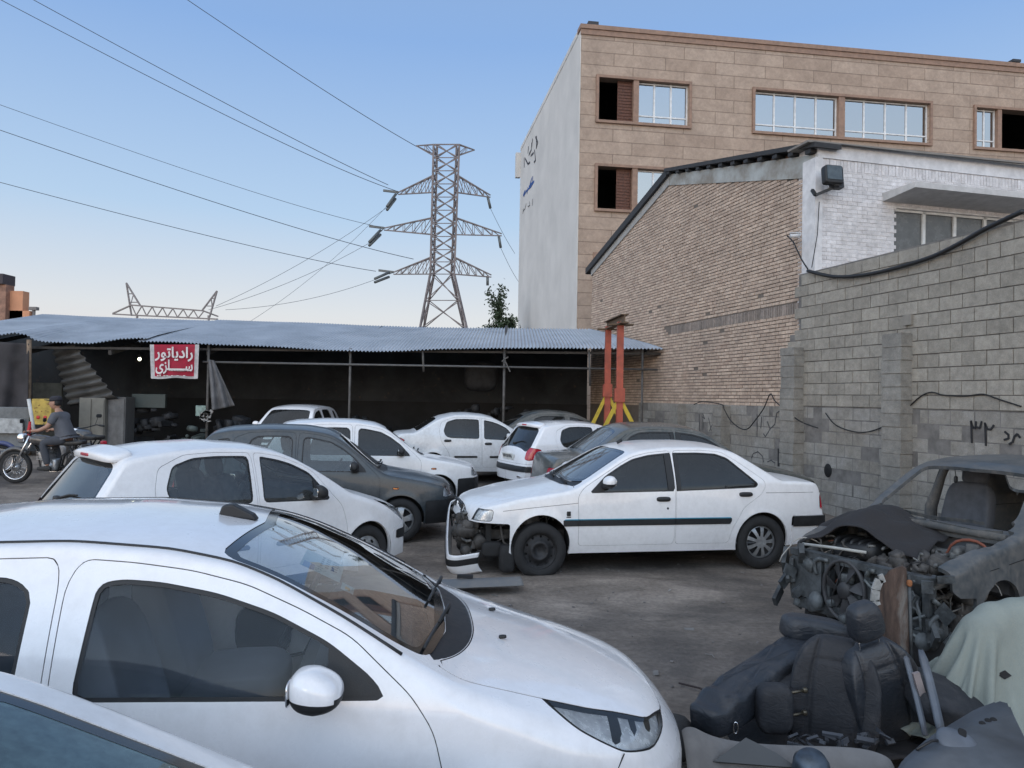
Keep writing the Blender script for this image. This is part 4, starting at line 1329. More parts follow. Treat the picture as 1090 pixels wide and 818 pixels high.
def build_car(name, sp, paint_m, glass_m, label, loc, rz, scale=(1, 1, 1), cat='car', group=None, style='cap8', opt=None):
    opt = opt or {}
    sh = Shell(sp)
    c = sp['wf']
    root = empty(name, loc, rz, label, cat, group)
    P = sh.P
    W = sp['W']
    Xs = lambda P_: np.stack([c - P_.V[:, 0], P_.V[:, 2]], 1)
    sidelim = lambda P_: (P_.V[:, 6] - .55) * .5
    # wheel arches
    for wx in (sp['wf'], sp['wr']):
        Q = Xs(P)
        f = circ(wx, sp['R'] + .01, sp['arch'], Q)
        f = np.maximum(f, sidelim(P)); f = np.maximum(f, (W * .55) - P.V[:, 1])
        _, P = P.split(f)
    body = []          # (half patch, material)
    gap = .0035
    frame_m = sp.get('frame_m', BLACKP)
    # --- windscreen / rear window
    def glazing(P, poly, nm, band, vmin=.56):
        f = sh.plan_(P, poly, .05, 0, vmin)
        ins, P = P.split(f)
        f = sh.plan_(ins, poly, .05, band, vmin)
        g, b = ins.split(f)
        o = patch_obj(nm, [(both(g.off(-.004)), glass_m), (both(b.off(-.003)), mat('frit', (.012, .013, .014), .12, coat=.3)), (both(ins.off(0).rim(.012)), SEAM)], root)
        return P, o
    if 'ws' in sp:
        if opt.get('no_ws'):
            _, P = P.split(sh.plan_(P, sp['ws'], .05)); 
        else:
            P, ws_o = glazing(P, sp['ws'], 'windscreen', sp.get('ws_band', .045))
    if 'rw' in sp:
        if opt.get('no_rw'):
            _, P = P.split(sh.plan_(P, sp['rw'], .05))
        else:
            P, rw_o = glazing(P, sp['rw'], 'rear_window', .035)
    # --- cowl (black plastic between bonnet and windscreen)
    if 'cowl' in sp:
        ins, P = P.split(sh.plan_(P, sp['cowl'], .02))
        if not opt.get('no_ws'):
            patch_obj('cowl_panel', [(both(ins.off(-.008)), BLACKP), (both(ins.rim(.02)), SEAM)], root)
    # --- parts torn away
    for cutp in opt.get('cuts', []):
        _, P = P.split(sdf(round_poly(cutp, .03), Xs(P)))
    if opt.get('dent'):
        for q_ in range(len(P.V)):
            x_, y_, z_ = P.V[q_, :3]
            if x_ > -.6:
                d_ = opt['dent'] * (mnoise.noise(Vector((x_ * 3, y_ * 3, z_ * 3))) + .6 * mnoise.noise(Vector((x_ * 8, y_ * 8, z_ * 8))))
                P.V[q_, :3] += P.V[q_, 3:6] * d_
    # --- bonnet
    if 'hood' in sp:
        ins, P = P.split(sh.plan_(P, sp['hood'], .04, 0, sp.get('hood_v', .5)))
        core, band = ins.split(sh.plan_(ins, sp['hood'], .04, gap * 1.6, sp.get('hood_v', .5)) if True else None)
        if not opt.get('no_hood'):
            core = core.off(sp.get('hood_lift', 0.0))
            patch_obj('bonnet', [(both(core), paint_m), (both(core.rim(.02)), paint_m), (both(band.off(-.002)), SEAM)], root)
    # --- doors
    for k, d in enumerate(sp['doors']):
        poly = d['poly']
        ins, P = P.split(sh.side(P, poly, d.get('r', .05)))
        core, band = ins.split(sh.side(ins, poly, d.get('r', .05), gap))
        body.append((band.off(-.006), SEAM))
        doorhalf = []
        strips = [q for q in sp.get('strips', [])]
        glasses = []
        for wpoly in d['win']:
            w_in, core = core.split(sh.side(core, wpoly, d.get('wr', .05)))
            g, b = w_in.split(sh.side(w_in, wpoly, d.get('wr', .05), sp.get('seal', .014)))
            extra = []
            if 'tri' in d:                               # black mirror triangle
                t_in, g = g.split(sh.side(g, d['tri'], .01)); extra = [(t_in.off(-.002), BLACKP)]
            for bar_ in d.get('bars', []):               # division bars and blacked pillars
                t_in, g = g.split(sh.side(g, bar_, .0)); extra += [(t_in.off(-.001), BLACKP)]
            glasses.append((g, b, extra, w_in))
        for st, sm, oo, *ex_ in strips:
            s_in, core = core.split(sh.side(core, st, .008))
            if ex_: lo_, s_in = s_in.split(s_in.V[:, 2] - ex_[0]); doorhalf += [(s_in.off(oo), ex_[1]), (s_in.off(oo).rim(oo + .004), ex_[1])]; s_in = lo_
            doorhalf += [(s_in.off(oo), sm), (s_in.off(oo).rim(oo + .004), sm)]
        doorhalf += [(core, paint_m), (core.rim(.02), paint_m)]
        hs = d.get('handle')
        for sd in (1, -1):
            if sd in opt.get('no_door_sides', ()): continue
            if opt.get('no_doors'): continue
            mm = (lambda p: p) if sd > 0 else (lambda p: p.mirror())
            dr = patch_obj('door', [(mm(p), m) for p, m in doorhalf], root)
            inner = core.off(-.045)
            lo, _ = inner.split(inner.V[:, 2] - (sh.belt_(1.8) - .015))
            patch_obj('door_lining', [(mm(lo), opt.get('lining_far', INTER) if sd > 0 else INTER), ], dr)
            for g, b, ex, w_in in glasses:
                patch_obj('side_window', [(mm(g.off(-.010)), sp.get('side_glass', glass_m)), (mm(b.off(-.004)), frame_m), (mm(w_in.rim(.016)), SEAM)] + [(mm(p), m) for p, m in ex], dr)
            if hs:
                hx, hz = c - hs[0], hs[1]
                y = float(sh.yside(hs[0], hz))
                hb = MB(); hb.superbox((.16, .035, .035), .5, M=Matrix.Translation((hx, sd * (y + .012), hz)))
                hb.superbox((.17, .012, .055), .6, M=Matrix.Translation((hx, sd * (y + .001), hz)))
                hb.build('handle', sp.get('handle_m', BLACKP), dr)
            if k == 0 and sp.get('mirror') and not opt.get('no_mirror'):
                ms, mz = sp['mirror']
                y = float(sh.yside(ms, mz)) 
                mb = MB()
                S = sp.get('mirror_size', (.13, .20, .14))
                def mf(p): return (p.x * (1 if p.x < 0 else (1 - .35 * abs(p.y) / .1 * 0)) , p.y, p.z - .10 * p.y * sd + (0))
                mb.superbox(S, .72, 36, 20, fn=lambda p: (p.x, p.y, p.z * (1 - .9 * p.x / S[0] * (p.x > 0) * .7) - .10 * p.x), M=Matrix.Translation((c - ms, sd * (y + .13), mz + .035)) @ Matrix.Rotation(sd * .12, 4, 'Z'))
                mo = mb.build('mirror', [opt.get('mirror_m', paint_m), BLACKP], dr)
                for pl in mo.data.polygons:
                    zc = pl.center.z
                    if zc < mz + .035 - S[2] * .10: pl.material_index = 1
                mb = MB(); mb.superbox((.10, .14, .05), .6, M=Matrix.Translation((c - ms - .0, sd * (y + .05), mz - .02)))
                mb.build('mirror_arm', BLACKP, dr)
                mb = MB(); mb.superbox((.01, S[1] * .66, S[2] * .62), .55, M=Matrix.Translation((c - ms - S[0] * .485, sd * (y + .13), mz + .035)) @ Matrix.Rotation(sd * .12, 4, 'Z'))
                mb.build('mirror_glass', CHROME, dr)
    # --- fixed side glass
    for wpoly in sp.get('quarter', []):
        ins, P = P.split(sh.side(P, wpoly, .04))
        g, b = ins.split(sh.side(ins, wpoly, .04, .014))
        for mm in (lambda p: p, lambda p: p.mirror()):
            patch_obj('quarter_window', [(mm(g.off(-.008)), sp.get('side_glass', glass_m)), (mm(b.off(-.004)), frame_m), (mm(ins.rim(.016)), SEAM)], root)
    # --- strips on the rest of the body
    for st, sm, oo, *ex_ in sp.get('strips', []):
        s_in, P = P.split(sh.side(P, st, .008))
        if ex_: lo_, s_in = s_in.split(s_in.V[:, 2] - ex_[0]); body += [(s_in.off(oo), ex_[1]), (s_in.off(oo).rim(oo + .004), ex_[1])]; s_in = lo_
        body += [(s_in.off(oo), sm), (s_in.off(oo).rim(oo + .004), sm)]
    # --- bumpers, lamps: polygons in side view, all round the end of the car
    for nm, poly, pm, oo in sp.get('ends', []):
        if nm == 'front_bumper' and opt.get('no_bumper'):
            _, P = P.split(sdf(round_poly(poly, .03), Xs(P))); continue
        f = sdf(round_poly(poly, .03), Xs(P))
        ins, P = P.split(f)
        core, band = ins.split(sdf(round_poly(poly, .03), Xs(ins)) + gap)
        core = core.off(oo)
        pm = pm or paint_m
        bumper = [(both(core), pm), (both(core.rim(.02 + oo)), pm), (both(band.off(-.010)), SEAM)]
        for st, sm, so in sp.get('end_trim', {}).get(nm, []):
            t_in, core = core.split(sdf(round_poly(st, .015), Xs(core)))
            bumper = [(both(core), pm), (both(core.rim(.02 + oo)), pm), (both(band.off(-.010)), SEAM)] + [(both(t_in.off(so)), sm)] + [(x, y_) for x, y_ in bumper if y_ not in (pm, SEAM)]
        patch_obj(nm, bumper, root)
    for nm, kind, poly, lens_m in sp.get('lamps', []):
        if opt.get('no_lamps'): continue
        if kind == 'side':
            ff = lambda P_, g=0: sdf(round_poly(poly, .03), Xs(P_)) + g
            lim = lambda P_, nm=nm: W * (.40 if nm == 'headlight' else sp.get('tail_in', .66)) - P_.V[:, 1]
            fun = lambda P_, g=0: np.maximum(ff(P_, g), lim(P_))
        elif kind == 'front':     # polygon in (y,z), only near the nose
            fun = lambda P_, g=0: np.maximum(sdf(round_poly(poly, .02), P_.V[:, 1:3]) + g, (c - P_.V[:, 0]) - .75)
        else:
            fun = lambda P_, g=0: np.maximum(sdf(round_poly(poly, .02), P_.V[:, 1:3]) + g, sp['L'] - .6 - (c - P_.V[:, 0]))
        ins, P = P.split(fun(P))
        g, b = ins.split(fun(ins, .006))
        for mm in (lambda p: p, lambda p: p.mirror()):
            if nm == 'headlight':
                bk_ = ins.off(-.022); mk_ = []
                for pl_, mt_ in opt.get('lamp_marks', []):
                    a_, bk_ = bk_.split(sdf(round_poly(pl_, .02), Xs(bk_))); mk_.append((mm(a_), mt_))
                patch_obj(nm, [(mm(g.off(-.001)), glass('lamp_glass', (.93, .95, .96), .03, 1.0)), (mm(bk_), mat('reflector', (.86, .87, .90), .25, .25, var=.25, nsc=22)), (mm(b.off(-.003)), SEAM), (mm(ins.rim(.022)), SEAM)] + mk_, root)
            else:
                patch_obj(nm, [(mm(g.off(.004)), lens_m), (mm(b), SEAM), (mm(ins.rim(.01)), SEAM)], root)
    for nm, kind, poly, m_, oo in sp.get('marks', []):      # grilles, plates, vents set into the skin
        if nm in opt.get('skip_marks', ()): continue
        if kind == 'front': fun = lambda P_: np.maximum(sdf(round_poly(poly, .02), P_.V[:, 1:3]), (c - P_.V[:, 0]) - .5)
        elif kind == 'rear': fun = lambda P_: np.maximum(sdf(round_poly(poly, .012), P_.V[:, 1:3]), sp['L'] - .5 - (c - P_.V[:, 0]))
        else: fun = lambda P_: sh.side(P_, poly, .02)
        ins, P = P.split(fun(P))
        patch_obj(nm, [(both(ins.off(oo)), m_), (both(ins.off(max(oo, 0)).rim(.02)), SEAM)], root)
    # --- boot lid seam etc
    for poly in sp.get('seams', []):
        f = sh.plan_(P, poly, .04, 0, .5)
        f2 = np.abs(f) - gap
        ins, P = P.split(np.maximum(f2, .5 * (.5 - P.V[:, 6]) * 0 + f2))
        body.append((ins.off(-.010), SEAM))
    body = [(P, paint_m), (P.rim(.03), paint_m)] + body
    patch_obj('body', [(both(p), m) for p, m in body], root)
    for line in sp.get('lines', []):                        # panel gaps, laid on the skin
        for sd in (1, -1):
            mb = MB(); pp = []
            for (a0, z0_), (a1, z1_) in zip(line[:-1], line[1:]):
                for t in np.linspace(0, 1, 9)[:-1]: pp.append(sh.pt(a0 + (a1 - a0) * t, z0_ + (z1_ - z0_) * t, sd, -.0008))
            pp.append(sh.pt(line[-1][0], line[-1][1], sd, -.0008))
            mb.tube(pp, .0026, 5); mb.build('panel_gap', SEAM, root)
    # --- underbody, wells
    mb = MB()
    zb = float(sh.bot(2.0)) + .01
    xf, xr, ar = 0.0, c - sp['wr'], sp['arch']
    wi = W * .93
    front_x, rear_x = c - .25, c - sp['L'] + .25
    mb.box2((xf - ar, -wi, zb), (xr + ar, wi, zb + .05))
    mb.box2((front_x, -W * .62, zb), (rear_x, W * .62, zb + .04))
    if not opt.get('bare_front'): mb.box2((front_x - .05, -W * .66, zb + .045), (xf - ar - .05, W * .66, zb + .42))
    mb.box2((xr + .35, -W * .60, zb + .045), (rear_x, W * .60, zb + .30))
    for wx, oky in ((xf, not opt.get('bare_front')), (xr, True)):
        for sd in (1, -1):
            n = 16
            y0, y1 = sd * W * .62, sd * (W * .965 - .02)
            if not oky: continue
            vs = []
            for j in range(n + 1):
                a = -.25 + (PI + .5) * j / n
                x, z = wx + (ar + .012) * math.cos(a), sp['R'] + .01 + (ar + .012) * math.sin(a)
                yy = float(sh.yside(c - x, z)) - .02 if z < sh.belt_(c - x) else abs(y1)
                vs += [(x, y0, z), (x, sd * yy, z)]
            mb.add(vs, [(2 * j, 2 * j + 1, 2 * j + 3, 2 * j + 2) for j in range(n)], smooth=True)
            mb.add([(wx, y0, sp['R'])] + [vs[2 * j] for j in range(n + 1)], [(0, j + 1, j + 2) for j in range(n)])
    mb.build('underbody', UNDER, root)
    # --- cabin
    if not opt.get('no_cabin'):
        cb = MB()
        cs, ce = sp['cabin']                                   # s of firewall, s of rear bulkhead
        bz = float(sh.belt_((cs + ce) / 2))
        lw = sh.plan(2.0) - .07
        cb.box2((c - cs, -lw, zb + .055), (c - ce, lw, zb + .075))
        cb.build('floor', INTER, root)
        db = MB()                                              # dashboard
        dz = float(sh.top(cs)) - .06
        dx = c - cs
        prof = [(.10, dz - .40), (-.05, dz - .03), (-.18, dz - .005), (-.42, dz - .02), (-.50, dz - .10), (-.46, dz - .30), (-.2, dz - .5)]
        db.prism([(dx + a, b) for a, b in prof], -(lw - .04), lw - .04)
        db.build('dashboard', opt.get('dash', INTER), root)
        sy = .36
        for sd in (1, -1):
            if sd in opt.get('no_seats', ()): continue
            make_seat(root, (c - sp['seat'], sd * sy, zb + .03), opt.get('seat_m'))
        rb = MB()
        rs = sp['seat'] + .82
        rb.superbox((.50, 1.2, .18), .35, M=Matrix.Translation((c - rs + .08, 0, zb + .36)))
        rb.superbox((.14, 1.22, .52), .35, M=Matrix.Translation((c - rs - .22, 0, zb + .58)) @ Matrix.Rotation(-.35, 4, 'Y'))
        for y in (-.35, .35): rb.superbox((.09, .25, .15), .5, M=Matrix.Translation((c - rs - .34, y, zb + .86)))
        if not opt.get('no_seats') and not opt.get('no_rear_seat'): rb.build('rear_seat', opt.get('seat_m', SEATF), root)
        sw = MB()
        M = Matrix.Translation((dx - .60, .36, dz - .07)) @ Matrix.Rotation(-1.05, 4, 'Y')
        sw.tube([(.18 * math.cos(a), .18 * math.sin(a), 0) for a in np.linspace(0, 2 * PI, 25)[:-1]], .014, 8, M=M, closed=True)
        sw.superbox((.13, .16, .05), .6, M=M)
        for a in (0, PI, -PI / 2): sw.bar((0, 0, 0), (.17 * math.cos(a + PI / 2), .17 * math.sin(a + PI / 2), 0), .035, .015, M=M)
        sw.tube([M @ Vector((0, 0, 0)), Vector((dx - .3, .36, dz - .3))], .03, 8)
        if not opt.get('no_wheel_in'): sw.build('steering_wheel', BLACKP, root)
    # --- wipers
    if not opt.get('no_ws') and 'wipers' in sp:
        for (s0, y0, s1, y1) in sp['wipers']:
            wbm = MB()
            def surf(s_, y_):
                # height on the windscreen
                zt_, ze_ = float(sh.top(s_)), float(sh.ze(s_)); ye_ = float(sh.yside(s_, ze_))
                return Vector((c - s_, y_, zt_ - (zt_ - ze_) * (abs(y_) / ye_) ** sp.get('crown', 2.2)))
            A, B = surf(s0, y0), surf(s1, y1)
            up = Vector((.012, 0, .030))
            wbm.tube([A + up * .2, A + up * 1.3, (A + B) / 2 + up * 1.2], [.011, .009, .006], 6)
            pts = [surf(s0 + (s1 - s0) * t, y0 + (y1 - y0) * t) + up * .35 for t in np.linspace(.12, 1.0, 8)]
            wbm.tube(pts, .007, 6)
            wbm.build('wiper', BLACKP, root)
    # --- wheels
    styles = opt.get('styles', {})
    for i_, (wx, sd) in enumerate(((xf, 1), (xf, -1), (xr, 1), (xr, -1))):
        if (i_ in opt.get('no_wheels', ())): continue
        stl = styles.get(i_, style)
        fl = opt.get('flat', {}).get(i_, 0.0)
        make_wheel(root, (wx, sd * (sp['track'] / 2), sp['R'] - fl), sd, stl, sp['R'], sp.get('tw', .175), fl, spin=rnd.uniform(0, 6), turn=opt.get('steer', 0) if i_ < 2 else 0)
    root.scale = scale
    root['shell'] = 1
    del root['shell']
    return root, sh
# ================================================================== car shapes (metres, s = distance behind front bumper)
def mk(sp):
    return sp
def under_line(sp, ss, o):
    """points o below the roof edge"""
    L = sp['L']
    x = [p[0] for p in sp['top']]; z = [p[1] for p in sp['top']]
    xd = [p[0] for p in sp['drop']]; zd = [p[1] for p in sp['drop']]
    return [(s, float(np.interp(s, x, z) - np.interp(s, xd, zd)) - o) for s in ss]

S207 = dict(L=4.03, W=.87, wf=.86, wr=3.40, R=.305, arch=.345, tumble=.30, curv=.28, track=1.50, flare=.016, bowf=.42, bowlf=1.0, step=.02, sig=.045,
    top=[(0, .60), (.04, .68), (.12, .735), (.3, .80), (.5, .86), (.75, .925), (.95, .98), (1.02, 1.00), (1.15, 1.065), (1.45, 1.225), (1.7, 1.34), (1.86, 1.395), (2.1, 1.44), (2.45, 1.468), (2.9, 1.465), (3.3, 1.43), (3.58, 1.385), (3.64, 1.34), (3.84, 1.09), (3.92, .98), (3.98, .85), (4.02, .66), (4.03, .60)],
    drop=[(0, .03), (.2, .05), (.5, .075), (.95, .075), (1.2, .06), (1.7, .055), (2.4, .055), (3.5, .06), (4.03, .04)],
    rad=[(0, .05), (.5, .07), (1.0, .06), (1.3, .03), (2, .035), (3.4, .04), (3.7, .05), (4.03, .04)],
    belt=[(0, .80), (1.0, .88), (1.5, .93), (2.2, .955), (3.0, .99), (3.6, 1.03), (4.03, 1.03)],
    plan=[(0, .74), (.1, .80), (.3, .845), (.8, .87), (2.6, .87), (3.2, .86), (3.7, .82), (3.95, .77), (4.03, .72)],
    bot=[(0, .22), (.5, .20), (3.5, .22), (4.03, .30)],
    mirror=(1.52, .975), mirror_size=(.175, .18, .135), cabin=(1.15, 3.35), seat=2.10,
    wipers=[(1.06, .50, 1.13, -.08), (1.05, -.12, 1.16, -.66)])
S207['ws'] = [(1.05, 0), (1.06, .35), (1.125, .64), (1.16, .705), (1.26, .715), (1.88, .605), (1.93, .55), (1.87, 0), (1.87, -.3), (1.05, -.3)]
S207['rw'] = [(3.64, -.3), (3.64, .45), (3.66, .52), (3.83, .60), (3.86, .55), (3.87, -.3)]
_cy = [float(q) for q in np.linspace(0, .70, 15)]
_cs = lambda y: .928 + .20 * (y / .70) ** 2.8
S207['cowl'] = [(.928, -.3)] + [(_cs(y), y) for y in _cy] + [(1.15, .715), (1.0586, .35), (1.048, 0), (1.048, -.3)]
S207['hood'] = [(-.5, -.3), (.10, -.3), (.12, .40), (.24, .56), (.50, .64), (1.02, .735), (1.126, .712)] + [(_cs(y) - .002, y) for y in reversed(_cy[:-1])] + [(.926, -.3)]
S207['doors'] = [
    dict(poly=[(1.08, .30), (1.07, .62), (1.12, .82), (1.20, .935)] + under_line(S207, (1.42, 1.6, 1.8, 2.0, 2.2, 2.38), .028) + [(2.42, 1.30), (2.42, .95), (2.40, .30)],
         win=[[(1.285, .925), (1.34, .995)] + under_line(S207, (1.5, 1.7, 1.9, 2.1, 2.24), .082) + [(2.315, 1.30), (2.345, .955)]],
         tri=[(1.2, .8), (1.2, 1.25), (1.50, 1.25), (1.50, .8)], handle=(2.27, .86)),
    dict(poly=[(2.425, .30), (2.44, .95), (2.44, 1.30)] + under_line(S207, (2.46, 2.8, 3.1), .028) + [(3.30, 1.28), (3.36, 1.1), (3.30, .90), (3.12, .70), (3.02, .45), (3.00, .30)],
         win=[[(2.53, .965), (2.52, 1.28)] + under_line(S207, (2.6, 2.85, 3.02), .085) + [(3.16, 1.25), (3.22, 1.06), (3.16, .995)]], handle=(3.12, .90))]
S207['lamps'] = [('headlight', 'side', [(.24, .645), (.14, .665), (.12, .725), (.19, .775), (.45, .832), (.68, .872), (.72, .862), (.58, .775), (.40, .685)], None),
                 ('tail_light', 'side', [(3.72, .78), (3.75, 1.05), (3.90, 1.0), (3.99, .85), (3.9, .75)], REDL)]
S207['strips'] = []
S207['ends'] = []
S207['lines'] = [[(.40, .685), (.54, .47), (.55, .28)]]
S207['marks'] = [('grille', 'front', [(-.4, .33), (.42, .33), (.46, .42), (.38, .56), (-.4, .56)], mat('grille_black', (.015, .015, .016), .5), -.02)]

S206 = dict(L=3.835, W=.826, wf=.80, wr=3.242, R=.288, arch=.325, tumble=.32, curv=.25, track=1.42, flare=.014, bowf=.36, bowlf=.9,
    top=[(0, .56), (.03, .64), (.1, .69), (.3, .775), (.6, .86), (.88, .93), (1.0, .965), (1.12, 1.03), (1.4, 1.19), (1.62, 1.30), (1.78, 1.36), (2.0, 1.40), (2.4, 1.428), (2.85, 1.415), (3.2, 1.375), (3.33, 1.345), (3.37, 1.29), (3.55, 1.09), (3.69, .945), (3.75, .88), (3.80, .75), (3.835, .58)],
    drop=[(0, .03), (.2, .05), (.5, .07), (.95, .07), (1.2, .055), (1.7, .05), (2.4, .05), (3.3, .055), (3.835, .04)],
    rad=[(0, .05), (.5, .06), (1.0, .05), (1.3, .03), (2, .035), (3.2, .04), (3.4, .035), (3.835, .05)],
    belt=[(0, .76), (1.0, .85), (1.5, .885), (2.2, .92), (2.9, .955), (3.4, .985), (3.835, .98)],
    plan=[(0, .70), (.1, .76), (.3, .80), (.8, .825), (2.6, .826), (3.2, .815), (3.6, .78), (3.78, .73), (3.835, .68)],
    bot=[(0, .22), (.5, .20), (3.3, .22), (3.835, .30)],
    mirror=(1.48, .925), mirror_size=(.13, .18, .13), cabin=(1.10, 3.2), seat=1.98,
    wipers=[(1.08, .45, 1.12, -.08)])
S206['ws'] = [(1.06, 0), (1.08, .35), (1.18, .60), (1.26, .625), (1.75, .535), (1.78, .48), (1.74, 0), (1.74, -.3), (1.06, -.3)]
S206['rw'] = [(3.36, -.3), (3.36, .46), (3.375, .55), (3.62, .665), (3.68, .64), (3.71, .56), (3.71, -.3)]
S206['cowl'] = [(.97, -.3), (.97, 0), (1.0, .35), (1.09, .60), (1.17, .64), (1.079, .35), (1.059, 0), (1.059, -.3)]
S206['hood'] = [(-.5, -.3), (.08, -.3), (.12, .42), (.30, .58), (.9, .66), (1.09, .655), (1.08, .60), (.995, .36), (.968, 0), (.968, -.3)]
S206['doors'] = [
    dict(poly=[(1.10, .30), (1.08, .60), (1.14, .80), (1.24, .90)] + under_line(S206, (1.45, 1.6, 1.8, 2.0, 2.1), .026) + [(2.10, 1.25), (2.10, .92), (2.08, .30)],
         win=[[(1.28, .865), (1.33, .94)] + under_line(S206, (1.5, 1.7, 1.85, 1.98), .060) + [(2.035, 1.30), (2.055, .895)]],
         tri=[(1.2, .8), (1.2, 1.25), (1.47, 1.25), (1.47, .8)], handle=(1.95, .80)),
    dict(poly=[(2.105, .30), (2.12, .92), (2.12, 1.25)] + under_line(S206, (2.13, 2.5, 2.8), .026) + [(3.05, 1.24), (3.10, 1.05), (3.05, .85), (2.88, .62), (2.82, .45), (2.80, .30)],
         win=[[(2.165, .900), (2.155, 1.30)] + under_line(S206, (2.23, 2.5, 2.72), .058) + [(2.92, 1.25), (3.00, 1.06), (2.94, .945), (2.82, .915)]], wr=.05, handle=(2.9, .86))]
S206['lamps'] = [('headlight', 'side', [(.10, .56), (.12, .66), (.35, .75), (.60, .82), (.62, .80), (.40, .66), (.22, .56)], None),
                 ('tail_light', 'side', [(3.36, .80), (3.46, .90), (3.66, .93), (3.80, .92), (3.80, .72), (3.7, .68), (3.5, .72)], REDL)]
S206['tail_in'] = .74
S206['strips'] = [([(1.14, .50), (1.14, .545), (1.92, .545), (1.92, .50)], BLACKP, .008), ([(2.20, .50), (2.20, .545), (2.75, .545), (2.75, .50)], BLACKP, .008)]
S206['ends'] = [('rear_bumper', [(3.48, .2), (3.46, .62), (4.0, .62), (4.0, .2)], None, .004), ('front_bumper', [(-.3, .1), (-.3, .56), (.2, .56), (.44, .50), (.44, .1)], None, .004)]
S206['end_trim'] = {'rear_bumper': [([(3.50, .47), (3.50, .575), (4.0, .575), (4.0, .47)], BLACKP, .012)], 'front_bumper': [([(-.3, .40), (-.3, .49), (.38, .49), (.38, .40)], BLACKP, .010)]}
S206['marks'] = [('number_plate', 'rear', [(-.3, .66), (.24, .66), (.24, .77), (-.3, .77)], mat('plate_white', (.75, .75, .72), .4), .006)]
S206['lines'] = []

S405 = dict(L=4.40, W=.850, wf=.85, wr=3.52, R=.300, arch=.335, tumble=.36, curv=.20, track=1.46, flare=.010, bowf=.22, bowr=.08, bowlf=.7,
    top=[(0, .60), (.02, .67), (.06, .72), (.2, .765), (.6, .845), (1.0, .905), (1.18, .935), (1.28, .965), (1.5, 1.09), (1.8, 1.26), (1.93, 1.325), (2.1, 1.37), (2.4, 1.40), (2.8, 1.405), (3.1, 1.385), (3.25, 1.34), (3.45, 1.22), (3.74, 1.04), (3.80, 1.015), (4.0, 1.01), (4.28, .985), (4.34, .96), (4.37, .85), (4.40, .65)],
    drop=[(0, .02), (.3, .035), (1.1, .045), (1.4, .045), (2.4, .05), (3.3, .05), (3.8, .03), (4.4, .02)],
    rad=[(0, .03), (.5, .04), (1.2, .035), (1.5, .03), (2.4, .035), (3.4, .035), (4.0, .04), (4.4, .03)],
    belt=[(0, .74), (1.0, .85), (1.5, .90), (2.5, .93), (3.3, .955), (3.8, .97), (4.4, .97)],
    plan=[(0, .76), (.06, .80), (.3, .835), (.8, .85), (3.0, .85), (3.8, .835), (4.2, .81), (4.40, .78)],
    bot=[(0, .24), (.5, .22), (3.6, .22), (4.4, .32)],
    mirror=(1.60, .965), mirror_size=(.12, .18, .13), cabin=(1.25, 3.5), seat=2.15,
    wipers=[(1.22, .52, 1.27, -.02), (1.22, -.08, 1.30, -.62)])
S405['ws'] = [(1.26, 0), (1.28, .40), (1.36, .655), (1.42, .665), (1.90, .545), (1.93, .50), (1.90, 0), (1.90, -.3), (1.26, -.3)]
S405['rw'] = [(3.26, -.3), (3.28, .42), (3.30, .50), (3.68, .62), (3.74, .58), (3.75, -.3)]
S405['cowl'] = [(1.15, -.3), (1.15, 0), (1.17, .40), (1.26, .68), (1.38, .69), (1.279, .40), (1.259, 0), (1.259, -.3)]
S405['hood'] = [(-.5, -.3), (.05, -.3), (.06, .62), (.16, .66), (.70, .70), (1.25, .735), (1.27, .70), (1.165, .41), (1.148, 0), (1.148, -.3)]
S405['hood_v'] = .52
S405['doors'] = [
    dict(poly=[(1.28, .30), (1.27, .84), (1.34, .925)] + under_line(S405, (1.6, 1.8, 1.95, 2.15, 2.42), .026) + [(2.43, .95), (2.42, .30)],
         win=[[(1.40, .870)] + under_line(S405, (1.60, 1.8, 1.95, 2.15, 2.34), .052) + [(2.427, 1.30, .008), (2.422, .885, .008)]], wr=.03, bars=[[(2.34, .8), (2.34, 1.4), (2.45, 1.4), (2.45, .8)]],
         tri=[(1.3, .8), (1.3, 1.25), (1.58, 1.25), (1.58, .8)], handle=(2.28, .80)),
    dict(poly=[(2.43, .30), (2.44, .95)] + under_line(S405, (2.445, 2.8, 3.05), .026) + [(3.22, 1.22), (3.55, 1.00), (3.56, .93), (3.50, .84), (3.28, .70), (3.13, .45), (3.10, .30)],
         win=[[(2.438, .885, .008), (2.442, 1.30, .008)] + under_line(S405, (2.48, 2.75, 2.98), .052) + [(3.12, 1.245), (3.47, .965), (3.44, .920)]], wr=.03,
         bars=[[(3.05, .9), (3.05, 1.4), (3.075, 1.4), (3.075, .9)], [(2.44, .8), (2.44, 1.4), (2.50, 1.4), (2.50, .8)]], handle=(3.30, .845))]
S405['lamps'] = [('headlight', 'side', [(-.1, .575), (-.1, .70), (.30, .70), (.32, .68), (.30, .575)], None),
                 ('tail_light', 'side', [(4.28, .66), (4.28, .84), (4.6, .84), (4.6, .66)], REDL)]
TEAL = mat('teal_stripe', (.03, .22, .33), .4)
S405['strips'] = [([(1.10, .52), (1.10, .595), (3.12, .595), (3.12, .52)], BLACKP, .007, .585, TEAL)]
S405['ends'] = [('front_bumper', [(-.3, .1), (-.3, .56), (.2, .56), (.50, .55), (.50, .1)], None, .004), ('rear_bumper', [(3.90, .15), (3.90, .60), (4.7, .60), (4.7, .15)], None, .010)]
S405['end_trim'] = {'rear_bumper': [([(3.88, .48), (3.88, .595), (4.7, .595), (4.7, .48)], BLACKP, .016)], 'front_bumper': [([(-.3, .43), (-.3, .54), (.48, .54), (.48, .43)], BLACKP, .012)]}
S405['marks'] = [('grille', 'front', [(-.4, .60), (.34, .60), (.34, .69), (-.4, .69)], mat('grille_black', (.015, .015, .016), .5), -.02)]
